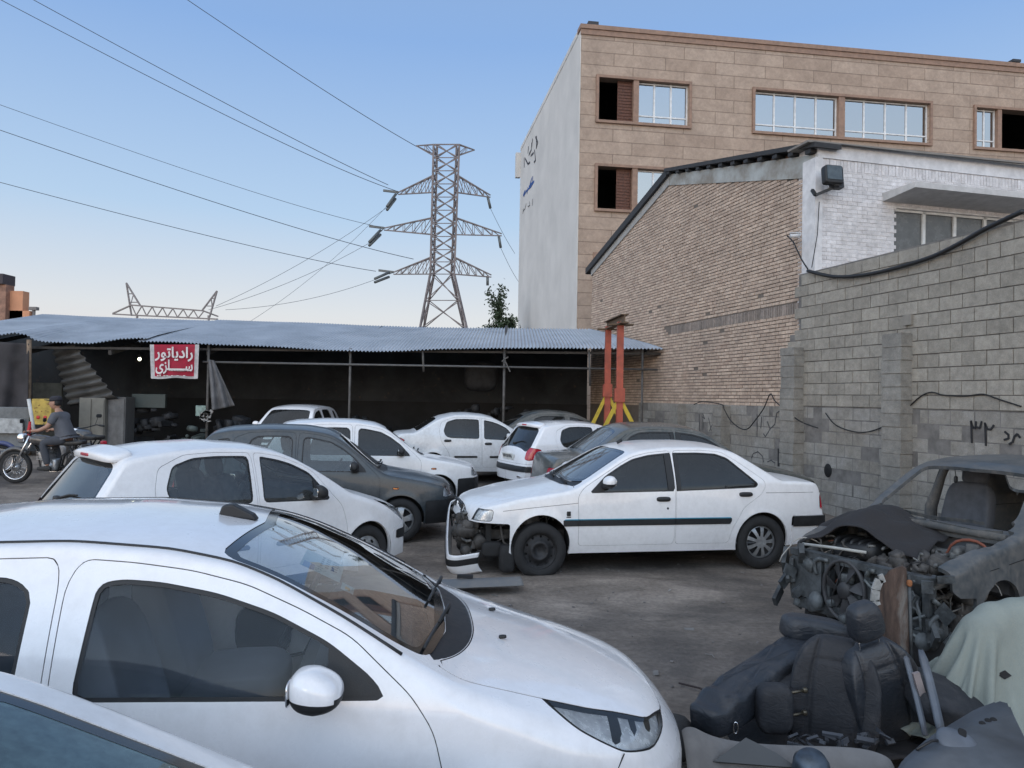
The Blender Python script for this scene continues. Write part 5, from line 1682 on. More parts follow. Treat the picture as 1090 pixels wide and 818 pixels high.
S405['lines'] = [[(.42, .685), (.7, .715), (1.27, .765)], [(3.56, .86), (4.38, .86)]]
S405['seams'] = [[(3.78, -.3), (3.79, .60), (3.86, .68), (4.6, .68), (4.6, -.3)]]

SPRIDE = dict(L=3.565, W=.80, wf=.72, wr=3.015, R=.275, arch=.310, tumble=.30, curv=.16, track=1.39, flare=.012, bowf=.16, bowr=.08, bowlf=.6,
    top=[(0, .60), (.02, .68), (.06, .715), (.3, .78), (.7, .85), (.88, .885), (.98, .93), (1.2, 1.10), (1.42, 1.275), (1.52, 1.345), (1.65, 1.40), (1.95, 1.445), (2.4, 1.455), (2.85, 1.43), (3.05, 1.39), (3.13, 1.33), (3.33, 1.00), (3.40, .92), (3.50, .85), (3.54, .75), (3.565, .6)],
    drop=[(0, .02), (.3, .035), (.9, .045), (1.2, .045), (2.4, .05), (3.1, .05), (3.565, .03)],
    rad=[(0, .03), (.5, .04), (1.1, .035), (1.3, .03), (2.4, .035), (3.1, .04), (3.565, .03)],
    belt=[(0, .74), (.9, .83), (1.5, .88), (2.5, .90), (3.3, .92), (3.565, .92)],
    plan=[(0, .73), (.06, .765), (.3, .79), (.8, .80), (2.8, .80), (3.3, .775), (3.565, .74)],
    bot=[(0, .24), (.5, .22), (3.0, .22), (3.565, .32)],
    mirror=(1.30, .93), mirror_size=(.10, .17, .12), cabin=(.98, 3.0), seat=1.80,
    wipers=[(.96, .45, 1.0, -.05), (.96, -.1, 1.0, -.55)])
SPRIDE['ws'] = [(.95, 0), (.965, .35), (1.03, .62), (1.10, .632), (1.48, .545), (1.51, .50), (1.49, 0), (1.49, -.3), (.95, -.3)]
SPRIDE['rw'] = [(3.12, -.3), (3.12, .50), (3.15, .56), (3.31, .63), (3.34, .6), (3.34, -.3)]
SPRIDE['cowl'] = [(.88, -.3), (.88, 0), (.89, .40), (.96, .65), (1.04, .65), (.964, .35), (.949, 0), (.949, -.3)]
SPRIDE['hood'] = [(-.5, -.3), (.05, -.3), (.06, .60), (.3, .66), (.94, .70), (.95, .66), (.888, .41), (.878, 0), (.878, -.3)]
SPRIDE['doors'] = [
    dict(poly=[(1.00, .30), (.98, .80), (1.06, .89)] + under_line(SPRIDE, (1.28, 1.42, 1.6, 1.8, 2.0), .026) + [(2.02, .92), (2.00, .30)],
         win=[[(1.14, .88)] + under_line(SPRIDE, (1.30, 1.45, 1.6, 1.8, 1.91), .075) + [(1.95, 1.28), (1.96, .895)]], wr=.025,
         tri=[(1.0, .8), (1.0, 1.25), (1.26, 1.25), (1.26, .8)], handle=(1.88, .78)),
    dict(poly=[(2.01, .30), (2.03, .92)] + under_line(SPRIDE, (2.035, 2.3, 2.6), .026) + [(2.78, 1.30), (2.82, .95), (2.72, .70), (2.64, .45), (2.62, .30)],
         win=[[(2.07, .90), (2.07, 1.28)] + under_line(SPRIDE, (2.11, 2.3, 2.5), .075) + [(2.58, 1.28), (2.70, .96), (2.66, .91)]], wr=.025, handle=(2.62, .80))]
SPRIDE['quarter'] = [[(2.86, .95), (2.82, 1.30), (2.98, 1.28), (3.06, 1.1), (3.08, .97)]]
SPRIDE['lamps'] = [('headlight', 'side', [(-.1, .56), (-.1, .69), (.17, .69), (.18, .56)], None),
                   ('indicator', 'side', [(.74, .665), (.74, .695), (.83, .695), (.83, .665)], AMBER),
                   ('tail_light', 'side', [(3.44, .64), (3.44, .84), (3.8, .84), (3.8, .64)], REDL)]
SPRIDE['ends'] = [('front_bumper', [(-.3, .1), (-.3, .53), (.2, .53), (.40, .52), (.40, .1)], BLACKP, .012), ('rear_bumper', [(3.32, .15), (3.32, .55), (4.0, .55), (4.0, .15)], BLACKP, .012)]
SPRIDE['marks'] = [('grille', 'front', [(-.4, .58), (.42, .58), (.42, .66), (-.4, .66)], mat('grille_black', (.015, .015, .016), .5), -.02)]
SPRIDE['lines'] = []

def variant(base, **kw):
    import copy
    q = dict(base); q.update(kw); return q
# saloon with a rounded roof
SSAL = variant(S206, L=4.19, wr=3.24,
    top=[(0, .56), (.03, .64), (.1, .69), (.3, .775), (.6, .86), (.88, .93), (1.0, .965), (1.12, 1.03), (1.4, 1.19), (1.62, 1.30), (1.78, 1.37), (2.0, 1.42), (2.4, 1.45), (2.7, 1.44), (3.0, 1.38), (3.2, 1.30), (3.55, 1.10), (3.66, 1.05), (3.9, 1.035), (4.08, 1.01), (4.13, .95), (4.17, .8), (4.19, .62)],
    drop=[(0, .03), (.2, .05), (.5, .07), (.95, .07), (1.2, .055), (1.7, .05), (2.4, .05), (3.3, .055), (3.7, .04), (4.19, .03)],
    rad=[(0, .05), (.5, .06), (1.0, .05), (1.3, .03), (2, .035), (3.2, .04), (3.8, .05), (4.19, .04)],
    belt=[(0, .76), (1.0, .85), (1.5, .885), (2.2, .92), (2.9, .955), (3.4, .99), (4.19, 1.0)],
    plan=[(0, .70), (.1, .76), (.3, .80), (.8, .825), (2.6, .826), (3.4, .815), (3.9, .78), (4.19, .72)],
    bot=[(0, .22), (.5, .20), (3.3, .22), (4.19, .32)],
    rw=[(3.12, -.3), (3.14, .42), (3.18, .50), (3.54, .60), (3.60, .56), (3.60, -.3)],
    lamps=[S206['lamps'][0], ('tail_light', 'side', [(3.86, .86), (3.98, .92), (4.4, .92), (4.4, .78), (4.0, .80)], REDL)],
    ends=[('rear_bumper', [(3.62, .2), (3.66, .58), (4.5, .58), (4.5, .2)], None, .004)], end_trim={}, lines=[], seams=[[(3.64, -.3), (3.65, .58), (3.72, .66), (4.5, .66), (4.5, -.3)]],
    marks=[])
S_DARK = variant(S405, side_glass=glass('tint_dark', (.10, .11, .12), .05))
# ================================================================== open corrugated shed
YF = wall_u(706, 371); YBk = YF + 5.3
print('shed', YF)
shed = empty('open_shed', (0, 0, 0), 0, 'long open fronted shed with a corrugated metal roof and dark interior', 'shed')
def tin_mat(name, c1, c2, rust=.15, metal=.35, rough=.5):
    t = NT(name); v = t.coord()
    n = t.noise(v, .8, 7, .65, .4); n2 = t.noise(v, 6, 8, .75)
    vo = t.new('ShaderNodeTexVoronoi'); vo.inputs['Scale'].default_value = .55; t.l.new(v, vo.inputs['Vector'])
    c = t.ramp(n, [(.35, c2), (.62, c1)])
    c = t.mix(t.math('MULTIPLY', t.ramp(n2, [(.60, G3(0)), (.72, G3(1))]), rust), c, (.20, .12, .08))
    c = t.mix(t.ramp(vo.outputs['Distance'], [(.025, G3(1)), (.05, G3(0))]), c, (.05, .05, .05))
    t.set('Base Color', c); t.set('Metallic', metal); t.set('Roughness', rough)
    t.set('Normal', t.bump(n2, .15, .01))
    return t.m
TIN = tin_mat('corrugated_tin', (.42, .455, .50), (.30, .33, .37), .25, .15, .50)
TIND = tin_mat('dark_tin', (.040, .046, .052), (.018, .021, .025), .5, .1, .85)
pitch_ = .094
def eave_pt(px, py, Y=None): return at(px, py, Y or YF)
def corr(name, m, parent, fr, bk, x0, x1, nv=9, amp=.019, wob=.012, seed=0):
    """corrugated sheet; fr/bk: lists of (x, z, y) edge polylines at front and back"""
    nwave = int((x1 - x0) / pitch_); nu = nwave * 6
    F_, B_ = np.array(fr), np.array(bk)
    V = []
    for j in range(nv + 1):
        t = j / nv
        for i in range(nu + 1):
            x = x0 + (x1 - x0) * i / nu
            zf, yf = np.interp(x, F_[:, 0], F_[:, 1]), np.interp(x, F_[:, 0], F_[:, 2])
            zb, yb = np.interp(x, B_[:, 0], B_[:, 1]), np.interp(x, B_[:, 0], B_[:, 2])
            # local curl near the eave
            tt = t ** .9
            z = zf + (zb - zf) * tt; y = yf + (yb - yf) * t
            z += amp * math.sin(2 * PI * x / pitch_) + wob * mnoise.noise(Vector((x * .7 + seed, t * 3, 0)))
            V.append((x, y, z))
    w = nu + 1
    me = bpy.data.meshes.new(name); me.from_pydata(V, [], [(j * w + i, j * w + i + 1, (j + 1) * w + i + 1, (j + 1) * w + i) for j in range(nv) for i in range(nu)])
    smooth_me(me)
    return link(name, me, m, parent)
def edge(pts, Y):
    r_ = []
    for (px, py) in pts:
        p = at(px, py, Y); r_.append((p.x, p.z, p.y))
    return r_
frA = edge([(-90, 359), (-20, 360), (3, 356.5), (15, 354.5), (28, 356.5), (37, 362), (48, 364), (75, 365), (95, 366), (110, 364), (128, 361), (150, 360), (156, 361)], YF)
bkA = edge([(-90, 330), (0, 333), (110, 338), (230, 342)], YBk)
frB = edge([(145, 365), (185, 365.5), (230, 368), (300, 371), (350, 374), (395, 375.5), (430, 375), (470, 373), (520, 372), (600, 372), (706, 373)], YF - .02)
bkB = edge([(60, 335.8), (110, 338), (230, 342), (330, 345), (400, 348), (470, 350), (545, 350.5), (625, 351.5)], YBk)
for e_ in frB: pass
xa0, xa1 = frA[0][0], frA[-1][0]
corr('roof_sheet', TIN, shed, frA, bkA, xa0, xa1, seed=1)
# right sheet is cut along the wall
xb0, xb1 = frB[0][0], frB[-1][0]
o = corr('roof_sheet', TIN, shed, [(a, b + .03, c) for a, b, c in frB], [(a, b + .03, c) for a, b, c in bkB] + [(xb1 + .2, bkB[-1][1] + .03, YBk)], xb0, xb1, nv=14, seed=5)
for v_ in o.data.vertices:                           # keep it on the yard side of the wall
    lim = WA - WB * v_.co.y - .02
    if v_.co.x > lim: v_.co.x = lim
# timber/steel under the roof
STL = mat('shed_steel', (.060, .055, .052), .7, .3, var=.4)
for px in (-60, 28, 118, 222, 373, 537, 690):
    pr = MB()
    p = at(px, 372, YF + .25); q = at(px, 372, YBk - .1)
    zt = at(px, 345, YBk).z
    pr.bar((p.x, YF + .2, at(px, 371, YF).z - .10), (p.x * 1.0, YBk - .1, zt - .12), .08, .12)
    pr.build('rafter', STL, shed)
mb = MB(); zr = at(450, 389.5, YF + .1).z
mb.tube([(at(216, 389, YF + .1).x, YF + .1, zr), (at(700, 389.5, YF + .1).x, YF + .1, zr)], .028, 8); mb.build('rail', mat('pipe_grey', (.12, .12, .12), .6, .3), shed)
mb = MB(); mb.bar((xa0, YF + .25, at(0, 372, YF).z + .05), (frB[-1][0], YF + .25, at(650, 376, YF).z + .02), .06, .06); mb.build('eave_beam', STL, shed)
PIPE = mat('post_grey', (.105, .10, .095), .7, .2, var=.4)
for px, r_, top in ((373, .032, 371), (537, .035, 371), (222, .035, 366), (684, .03, 372)):
    p = at(px, 380, YF + .15); mb = MB(); mb.tube([(p.x, p.y, .2), (p.x, p.y, at(px, top, YF + .15).z)], r_, 8); mb.build('post', PIPE, shed)
p = at(30.5, 380, YF - .05); mb = MB(); mb.tube([(p.x + .08, p.y, .2), (p.x + .03, p.y, 1.8), (p.x, p.y, at(31, 362, YF).z)], .06, 7); mb.build('wooden_post', mat('pole_wood', (.20, .145, .10), .9, var=.4, bump=.4), shed)
for px, y0, y1 in ((450, 374, 396), (627, 373, 411)):
    a, b = at(px, y0, YF + .1), at(px + 1, y1, YF + .1); mb = MB(); mb.tube([a, b], .03, 6); mb.build('hanging_rod', PIPE, shed)
p = at(539, 382, YF); mb = MB(); mb.bar(at(537, 383, YF), at(543, 396, YF), .03); mb.bar(at(534, 385, YF), at(541, 380, YF), .03); mb.build('hanging_rod', PIPE, shed)
# back and side walls
bx_ = [(at(-120, 400, YBk).x, YBk), (wpt(YBk).x - .05, YBk)]
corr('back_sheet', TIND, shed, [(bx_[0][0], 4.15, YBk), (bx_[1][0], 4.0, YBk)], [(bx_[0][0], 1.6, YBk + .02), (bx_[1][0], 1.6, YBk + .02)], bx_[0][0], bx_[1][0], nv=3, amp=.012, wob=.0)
mb = MB(); mb.box2((bx_[0][0], YBk - .08, -.1), (bx_[1][0], YBk + .15, 1.75)); mb.build('back_wall', mat('dark_shed_wall', (.018, .019, .021), .95, var=.5, nsc=1.2), shed)  # near-black base colour for the shed walls
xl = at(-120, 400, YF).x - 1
mb = MB(); mb.box2((xl, YF, -.1), (xl + .15, YBk, 4)); mb.build('side_wall', mat('dark_shed_wall', (.018, .019, .021), .95), shed)
# shed lamp bulb
lp = at(148.5, 382.5, YF + .8)
lamp = empty('light_bulb', lp, 0, 'lit greenish white bulb glowing under the shed roof left of the red banner', 'lamp')
mb = MB(); mb.superbox((.075, .075, .085), .9); mb.build('bulb', emit('bulb_glow', (1.0, 1.0, .72), 9.0), lamp)
mb = MB(); mb.tube([(0, 0, .05), (0, 0, .12)], .03, 8); mb.tube([(0, 0, .12), (.02, 0, .55)], .008, 5); mb.build('holder', BLACKP, lamp)

# red banner
ban = empty('shop_banner', at(186, 385, YF - .12), 0, 'red banner with white Persian lettering hung from the shed eave', 'banner')
B0 = Vector(ban.location)
def bp(px, py, off=0): return at(px, py, YF - .12 + off) - B0
mb = MB()
cols_, rows_ = 24, 14
L = [(159.5, 367), (160.5, 402)]; R__ = [(212, 367), (210.5, 402)]
vs, fs = [], []
for j in range(rows_ + 1):
    for i in range(cols_ + 1):
        u, w = i / cols_, j / rows_
        px = (159.5 + 1.2 * w) * (1 - u) + (212 - 1.5 * w) * u; py = 367 + 36 * w + .6 * math.sin(u * 9) * w
        vs.append(bp(px, py, .05 * math.sin(u * 7 + w * 2) * w))
w_ = cols_ + 1
me = bpy.data.meshes.new('cloth'); me.from_pydata([tuple(v) for v in vs], [], [(j * w_ + i, j * w_ + i + 1, (j + 1) * w_ + i + 1, (j + 1) * w_ + i) for j in range(rows_) for i in range(cols_)])
smooth_me(me)
BR = mat('banner_red', (.34, .014, .040), .8, var=.25); BWt = mat('banner_white', (.46, .45, .45), .85, var=.25)
me.materials.append(BR); me.materials.append(BWt)
for pl in me.polygons:
    i = pl.index % cols_; j = pl.index // cols_
    if i < 2 or i >= cols_ - 2 or j == rows_ - 1: pl.material_index = 1
link('cloth', me, None, ban)
wtxt = mat('letter_white', (.62, .60, .59), .8)
pxm = YF / FPX
def text(body, px, py, size_px, wpx, parent, m_, off=-.09, base=None, rot=(PI / 2, 0, 0), bold=.02):
    c = bpy.data.curves.new('lettering', 'FONT'); c.body = body; c.size = size_px * pxm; c.offset = bold * size_px * pxm; c.extrude = .003
    tmp = bpy.data.objects.new('tmp', c); COL.objects.link(tmp); bpy.context.view_layer.update()
    me = bpy.data.meshes.new_from_object(tmp.evaluated_get(bpy.context.evaluated_depsgraph_get()))
    bpy.data.objects.remove(tmp)
    me.materials.clear(); d = max(v.co.x for v in me.vertices) - min(v.co.x for v in me.vertices)
    o = link('lettering', me, m_, parent); o.rotation_euler = rot; o.location = bp(px, py, off)
    if d > 0: o.scale = (wpx * pxm / d, 1, 1)
    return o
text('\uFEAD\uFEEE\uFE97\uFE8E\uFBFE\uFEA9\uFE8D\uFEAD', 165.5, 380.5, 15.5, 40, ban, wtxt, bold=.022)
mb = MB(); mb.box(bp(189, 393.4, -.10), (22 * pxm, .004, 1.7 * pxm)); mb.build('lettering', wtxt, ban)
text('\uFBFC\uFEAF\uFE8E\u0640\u0640\u0640\u0640\u0640\uFEB3', 165.5, 394.3, 15.5, 39, ban, wtxt, bold=.022)
for a_, b_ in ((168, 1.2), (170.5, 1.8), (175, .8), (178, .8), (183, 1.0), (189, .8), (196, .8)):
    mb = MB(); mb.box(bp(a_, 400.6 - b_ / 2, -.06), (.035 + .02 * (b_ < 1), .004, b_ * pxm)); mb.build('lettering', wtxt, ban)

# ---------------- dim contents of the shed
TARP = mat('dark_tarp', (.040, .037, .040), .9, var=.4, nsc=2, bump=.3)
def drape(name, pts_tl, pts_tr, bl, br, Y, m, label, cat, fold=.12, nf=5, parent=None, seed=0, holes=0, thick=True):
    n_, k_ = 40, 30
    vs, fs = [], []
    for j in range(k_ + 1):
        for i in range(n_ + 1):
            u, w = i / n_, j / k_
            px = (pts_tl[0] * (1 - u) + pts_tr[0] * u) * (1 - w) + (bl[0] * (1 - u) + br[0] * u) * w
            py = (pts_tl[1] * (1 - u) + pts_tr[1] * u) * (1 - w) + (bl[1] * (1 - u) + br[1] * u) * w
            q = at(px, py, Y + fold * math.sin(u * nf * 2 * PI + w * 2 + seed) * (.3 + w) + .25 * fold * mnoise.noise(Vector((u * 6, w * 6, seed))))
            vs.append(tuple(q))
    w_ = n_ + 1
    for j in range(k_):
        for i in range(n_):
            if holes and (mnoise.noise(Vector((i * .25 + seed, j * .2, 3))) > holes): continue
            fs.append((j * w_ + i, j * w_ + i + 1, (j + 1) * w_ + i + 1, (j + 1) * w_ + i))
    me = bpy.data.meshes.new(name); me.from_pydata(vs, [], fs); smooth_me(me)
    o = link(name, me, m, parent)
    md = o.modifiers.new('th', 'SOLIDIFY'); md.thickness = .012
    if label: tag(o, label, cat)
    return o
drape('tarpaulin', (-40, 362), (31, 366), (-40, 436), (30, 437), YF - .1, TARP, 'dark brown tarpaulin hanging beside the wooden post at far left', 'tarpaulin', .10, 2.5)
o = drape('torn_fabric', (222, 383), (228, 384), (226, 437), (250, 432), YF + .05, mat('grey_cloth', (.13, .13, .135), .9, var=.5, nsc=2), 'torn grey cloth hanging from the post right of the red banner', 'cloth', .06, 2, seed=2)
o = drape('hanging_sheet', (56, 371), (92, 368), (74, 432), (136, 424), YF + .9, TIND, 'bent corrugated sheet hanging diagonally behind the motorcyclist', 'metal sheet', .0, 1)
# replace flat drape with ribs
o.data.materials.clear(); o.data.materials.append(mat('old_tin', (.095, .096, .095), .7, .2, var=.4, nsc=2))
me_ = o.data
for k_, v_ in enumerate(me_.vertices):
    w = (k_ // 41) / 30; u = (k_ % 41) / 40
    v_.co.y += .09 * math.sin(w * 2 * PI * 8 + u * 1.6) - u * .6
bpy.context.view_layer.update()

def slab(name, px0, py0, px1, py1, Y, d, m, label, cat, extra=None, bev=.01):
    a, b = at(px0, py1, Y), at(px1, py0, Y)
    root = empty(name, (0, 0, 0), 0, label, cat) if extra else None
    mb = MB(); mb.box2((a.x, Y, max(a.z, ground_h(0, Y) - .02)), (b.x, Y + d, b.z))
    o = mb.build('panel' if extra else name, m, root)
    md = o.modifiers.new('b', 'BEVEL'); md.width = bev; md.segments = 2
    if extra: extra(root, a, b); return root
    return tag(o, label, cat)
def cab_extra(n):
    def f(root, a, b):
        mb = MB(); w = (b.x - a.x) / n
        for k in range(n):
            mb.box2((a.x + w * k + .02, a_y - .025, a.z + .05), (a.x + w * (k + 1) - .02, a_y - .003, b.z - .04))
        mb.build('door', mat('cabinet_cream', (.16, .155, .135), .7, var=.35, nsc=2.5), root)
    return f
a_y = YF + .35
slab('steel_cabinet', 83, 424, 112, 480, a_y, .5, mat('cabinet_cream', (.16, .155, .135), .7), 'stained cream steel cabinet standing behind the motorcyclist', 'cabinet', cab_extra(2))
a_y = YF + .5
slab('steel_cabinet', 113, 423, 134, 480, a_y, .5, mat('cabinet_grey', (.10, .10, .10), .7), 'dim grey steel cabinet right of the cream cabinet', 'cabinet', lambda r, a, b: MB().box2((a.x + .03, a_y - .02, a.z + .1), (b.x - .03, a_y - .003, b.z - .05)).build('door', mat('cabinet_grey2', (.12, .12, .12), .7, var=.3), r))
slab('wall_board', 33, 408, 66, 470, YF + 1.2, .08, mat('olive_board', (.10, .10, .085), .9, var=.3), 'olive board leaning inside the shed behind the yellow box', 'board')
def yb(root, a, b):
    r_ = random.Random(4)
    Yy = YF - .7
    mb = MB()
    for k in range(9):
        x = a.x + (b.x - a.x) * r_.uniform(.1, .9); z = a.z + (b.z - a.z) * r_.uniform(.45, .9)
        mb.bar((x, Yy - .006, z), (x + r_.uniform(-.05, .08), Yy - .006, z + r_.uniform(-.03, .03)), .015, .004, up=(0, 1, 0))
    mb.build('scribbles', mat('brown_ink', (.16, .07, .03), .8), root)
    mb = MB()
    for fx in (.35, .7): mb.lathe([(.001, -.008), (.045, -.008), (.045, 0)], 12, M=Matrix.Translation((a.x + (b.x - a.x) * fx, Yy, a.z + (b.z - a.z) * .28)))
    mb.build('red_spots', mat('red_spot', (.5, .03, .03), .6), root)
slab('yellow_box', 33, 425, 55, 452, YF - .7, .35, mat('yellow_card', (.42, .30, .07), .8, var=.35, nsc=5), 'faded yellow box with red spots behind the handlebars', 'box', yb)
slab('steel_bench', -30, 434, 31, 480, YF - .5, .6, mat('bench_grey', (.14, .15, .155), .6, var=.3), 'grey metal bench under the dark tarpaulin at far left', 'bench')
slab('notice_panel', -20, 446, 24, 461, YF - .62, .04, mat('panel_white', (.36, .37, .37), .7, var=.35, nsc=7), 'pale dirty panel fixed to the front of the grey bench', 'panel')
# red cloth
o = drape('red_cloth', (31, 449), (33, 449), (26, 468), (32, 470), 15.6, mat('red_fabric', (.45, .02, .03), .8), 'small red cloth hanging beside the white front pole', 'cloth', .02, 1)
# racks, tyre piles, engine parts in the dark
def pile(px0, px1, pyt, pyb, Y, n, seed, name, label, cat, m, s=(.15, .45)):
    """a heap of odd boxes and rounded scrap on the ground"""
    r_ = random.Random(seed); a, b = at(px0, pyb, Y), at(px1, pyt, Y)
    mb = MB()
    h = ground_h(0, Y)
    for k in range(n):
        x = r_.uniform(a.x, b.x); t = 1 - abs((x - (a.x + b.x) / 2) / max(.01, (b.x - a.x) / 2)) ** 2 * .5
        z = h + r_.uniform(0, (b.z - h) * t)
        sz = r_.uniform(*s)
        M = Matrix.Translation((x, Y + r_.uniform(-.2, .4), max(z - sz * .2, h + sz * .15))) @ Matrix.Rotation(r_.uniform(0, 3), 4, 'Z') @ Matrix.Rotation(r_.uniform(-.4, .4), 4, 'X')
        if r_.random() < .5: mb.superbox((sz, sz * r_.uniform(.4, 1), sz * r_.uniform(.25, .7)), r_.uniform(.2, .7), 12, 8, M=M)
        elif r_.random() < .5: mb.lathe([(.001, -.05), (sz * .4, -.05), (sz * .45, 0), (sz * .4, .05), (sz * .2, .05), (sz * .15, .02), (.001, .02)], 16, M=M)
        else: mb.box((0, 0, 0), (sz * 1.3, sz * .3, sz * .4), M=M)
    return tag(mb.build(name, m), label, cat, kind='stuff')
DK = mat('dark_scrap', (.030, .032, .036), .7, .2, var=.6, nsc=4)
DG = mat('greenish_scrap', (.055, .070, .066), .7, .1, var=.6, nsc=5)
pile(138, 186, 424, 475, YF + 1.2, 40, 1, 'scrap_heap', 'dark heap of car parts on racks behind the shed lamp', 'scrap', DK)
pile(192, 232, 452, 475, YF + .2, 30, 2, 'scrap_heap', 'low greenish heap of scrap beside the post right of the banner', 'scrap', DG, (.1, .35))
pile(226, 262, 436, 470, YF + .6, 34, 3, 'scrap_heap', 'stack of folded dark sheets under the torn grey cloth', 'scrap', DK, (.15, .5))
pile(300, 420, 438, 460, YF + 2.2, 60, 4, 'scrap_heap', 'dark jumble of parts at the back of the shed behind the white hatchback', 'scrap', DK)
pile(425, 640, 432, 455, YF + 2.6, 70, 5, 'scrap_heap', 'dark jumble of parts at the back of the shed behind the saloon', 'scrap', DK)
slab('radiator_core', 140, 420, 176, 434, YF + 1.0, .1, mat('dark_green_metal', (.05, .065, .062), .6), 'dark greenish radiator panel standing under the lamp', 'radiator')
slab('white_sign_scrap', 208, 432, 219, 443, YF + .1, .05, mat('pale_green', (.22, .30, .27), .6, var=.5, nsc=8), 'small pale green metal box on the scrap heap', 'box')
mb = MB(); r_ = random.Random(9)
for k in range(20):
    p = at(r_.uniform(214, 224), r_.uniform(438, 450), YF + .05); mb.box(p, (r_.uniform(.03, .12), .05, r_.uniform(.03, .15)), rot=Matrix.Rotation(r_.uniform(0, 3), 3, 'Y'))
tag(mb.build('rag_bundle', mat('pale_rags', (.30, .29, .28), .9, var=.5)), 'pale bundle of rags tied at the foot of the shed post', 'rags')
mb = MB(); p = at(512, 400, YF + 3); mb.superbox((1.0, .5, .9), .6, M=Matrix.Translation((p.x, p.y, at(512, 401, YF + 3).z)))
tag(mb.build('hanging_bundle', DK), 'dark bundle hanging inside the shed near the middle', 'bundle')

# ================================================================== orange gantry
gan = empty('gantry_crane', (0, 0, 0), 0, 'orange steel lifting gantry with yellow splayed legs', 'gantry')
ORG = mat('orange_steel', (.34, .07, .038), .6, var=.3, nsc=6); YEL = mat('yellow_steel', (.50, .36, .03), .6, var=.25)
Yn, Yf_ = 15.6, 17.2
for (px, pt_, pb_, Y, lx, rx, yl, lt) in ((660.5, 343, 468, Yn, 643, 676, 456, 424), (647.5, 348, 462, Yf_, 632, 660, 449, 419)):
    mb = MB(); a, b = at(px, pt_, Y), at(px - 1, pb_, Y); g_ = ground_h(0, Y)
    mb.box2((a.x - .065, Y - .065, g_ + .12), (a.x + .065, Y + .065, a.z)); mb.build('post', ORG, gan)
    for q in (lx, rx):
        mb = MB(); e = at(q, yl, Y); s_ = Vector((a.x, Y, at(px, lt, Y).z)); d_ = (e - s_); t_ = (g_ - s_.z) / d_.z
        mb.bar(s_, s_ + d_ * t_, .075, .075); mb.build('leg', YEL, gan)
    mb = MB(); mb.box((a.x, Y, at(px, lt - 3, Y).z), (.20, .2, .28)); mb.build('bracket', ORG, gan)
a, b = at(661, 345, Yn), at(648, 350, Yf_)
d_ = (b - a).normalized()
mb = MB(); a2, b2 = a - d_ * .45, b + d_ * .25
for dz, w_ in ((.0, .16), (.16, .16)): mb.bar(a2 + Vector((0, 0, dz)), b2 + Vector((0, 0, dz)), w_, .02)
mb.bar(a2 + Vector((0, 0, .08)), b2 + Vector((0, 0, .08)), .02, .14); mb.build('beam', mat('rusty_beam', (.13, .085, .05), .8, var=.4), gan)
mb = MB()
for Y_, q in ((Yn, a), (Yf_, b)): mb.box(q + Vector((0, 0, -.02)), (.5, .16, .03))
mb.build('head_plate', mat('rusty_beam', (.13, .085, .05), .8), gan)
# ================================================================== skin helper
def skin_body(name, verts, edges, radii, m, parent=None, root=0, sub=2):
    me = bpy.data.meshes.new(name); me.from_pydata([tuple(v) for v in verts], edges, [])
    o = link(name, me, m, parent)
    md = o.modifiers.new('s', 'SKIN'); md.use_smooth_shade = True
    sv = me.skin_vertices[0].data
    for i, r_ in enumerate(radii):
        sv[i].radius = r_ if hasattr(r_, '__len__') else (r_, r_); sv[i].use_root = (i == root)
    s2 = o.modifiers.new('u', 'SUBSURF'); s2.levels = sub; s2.render_levels = sub
    return o
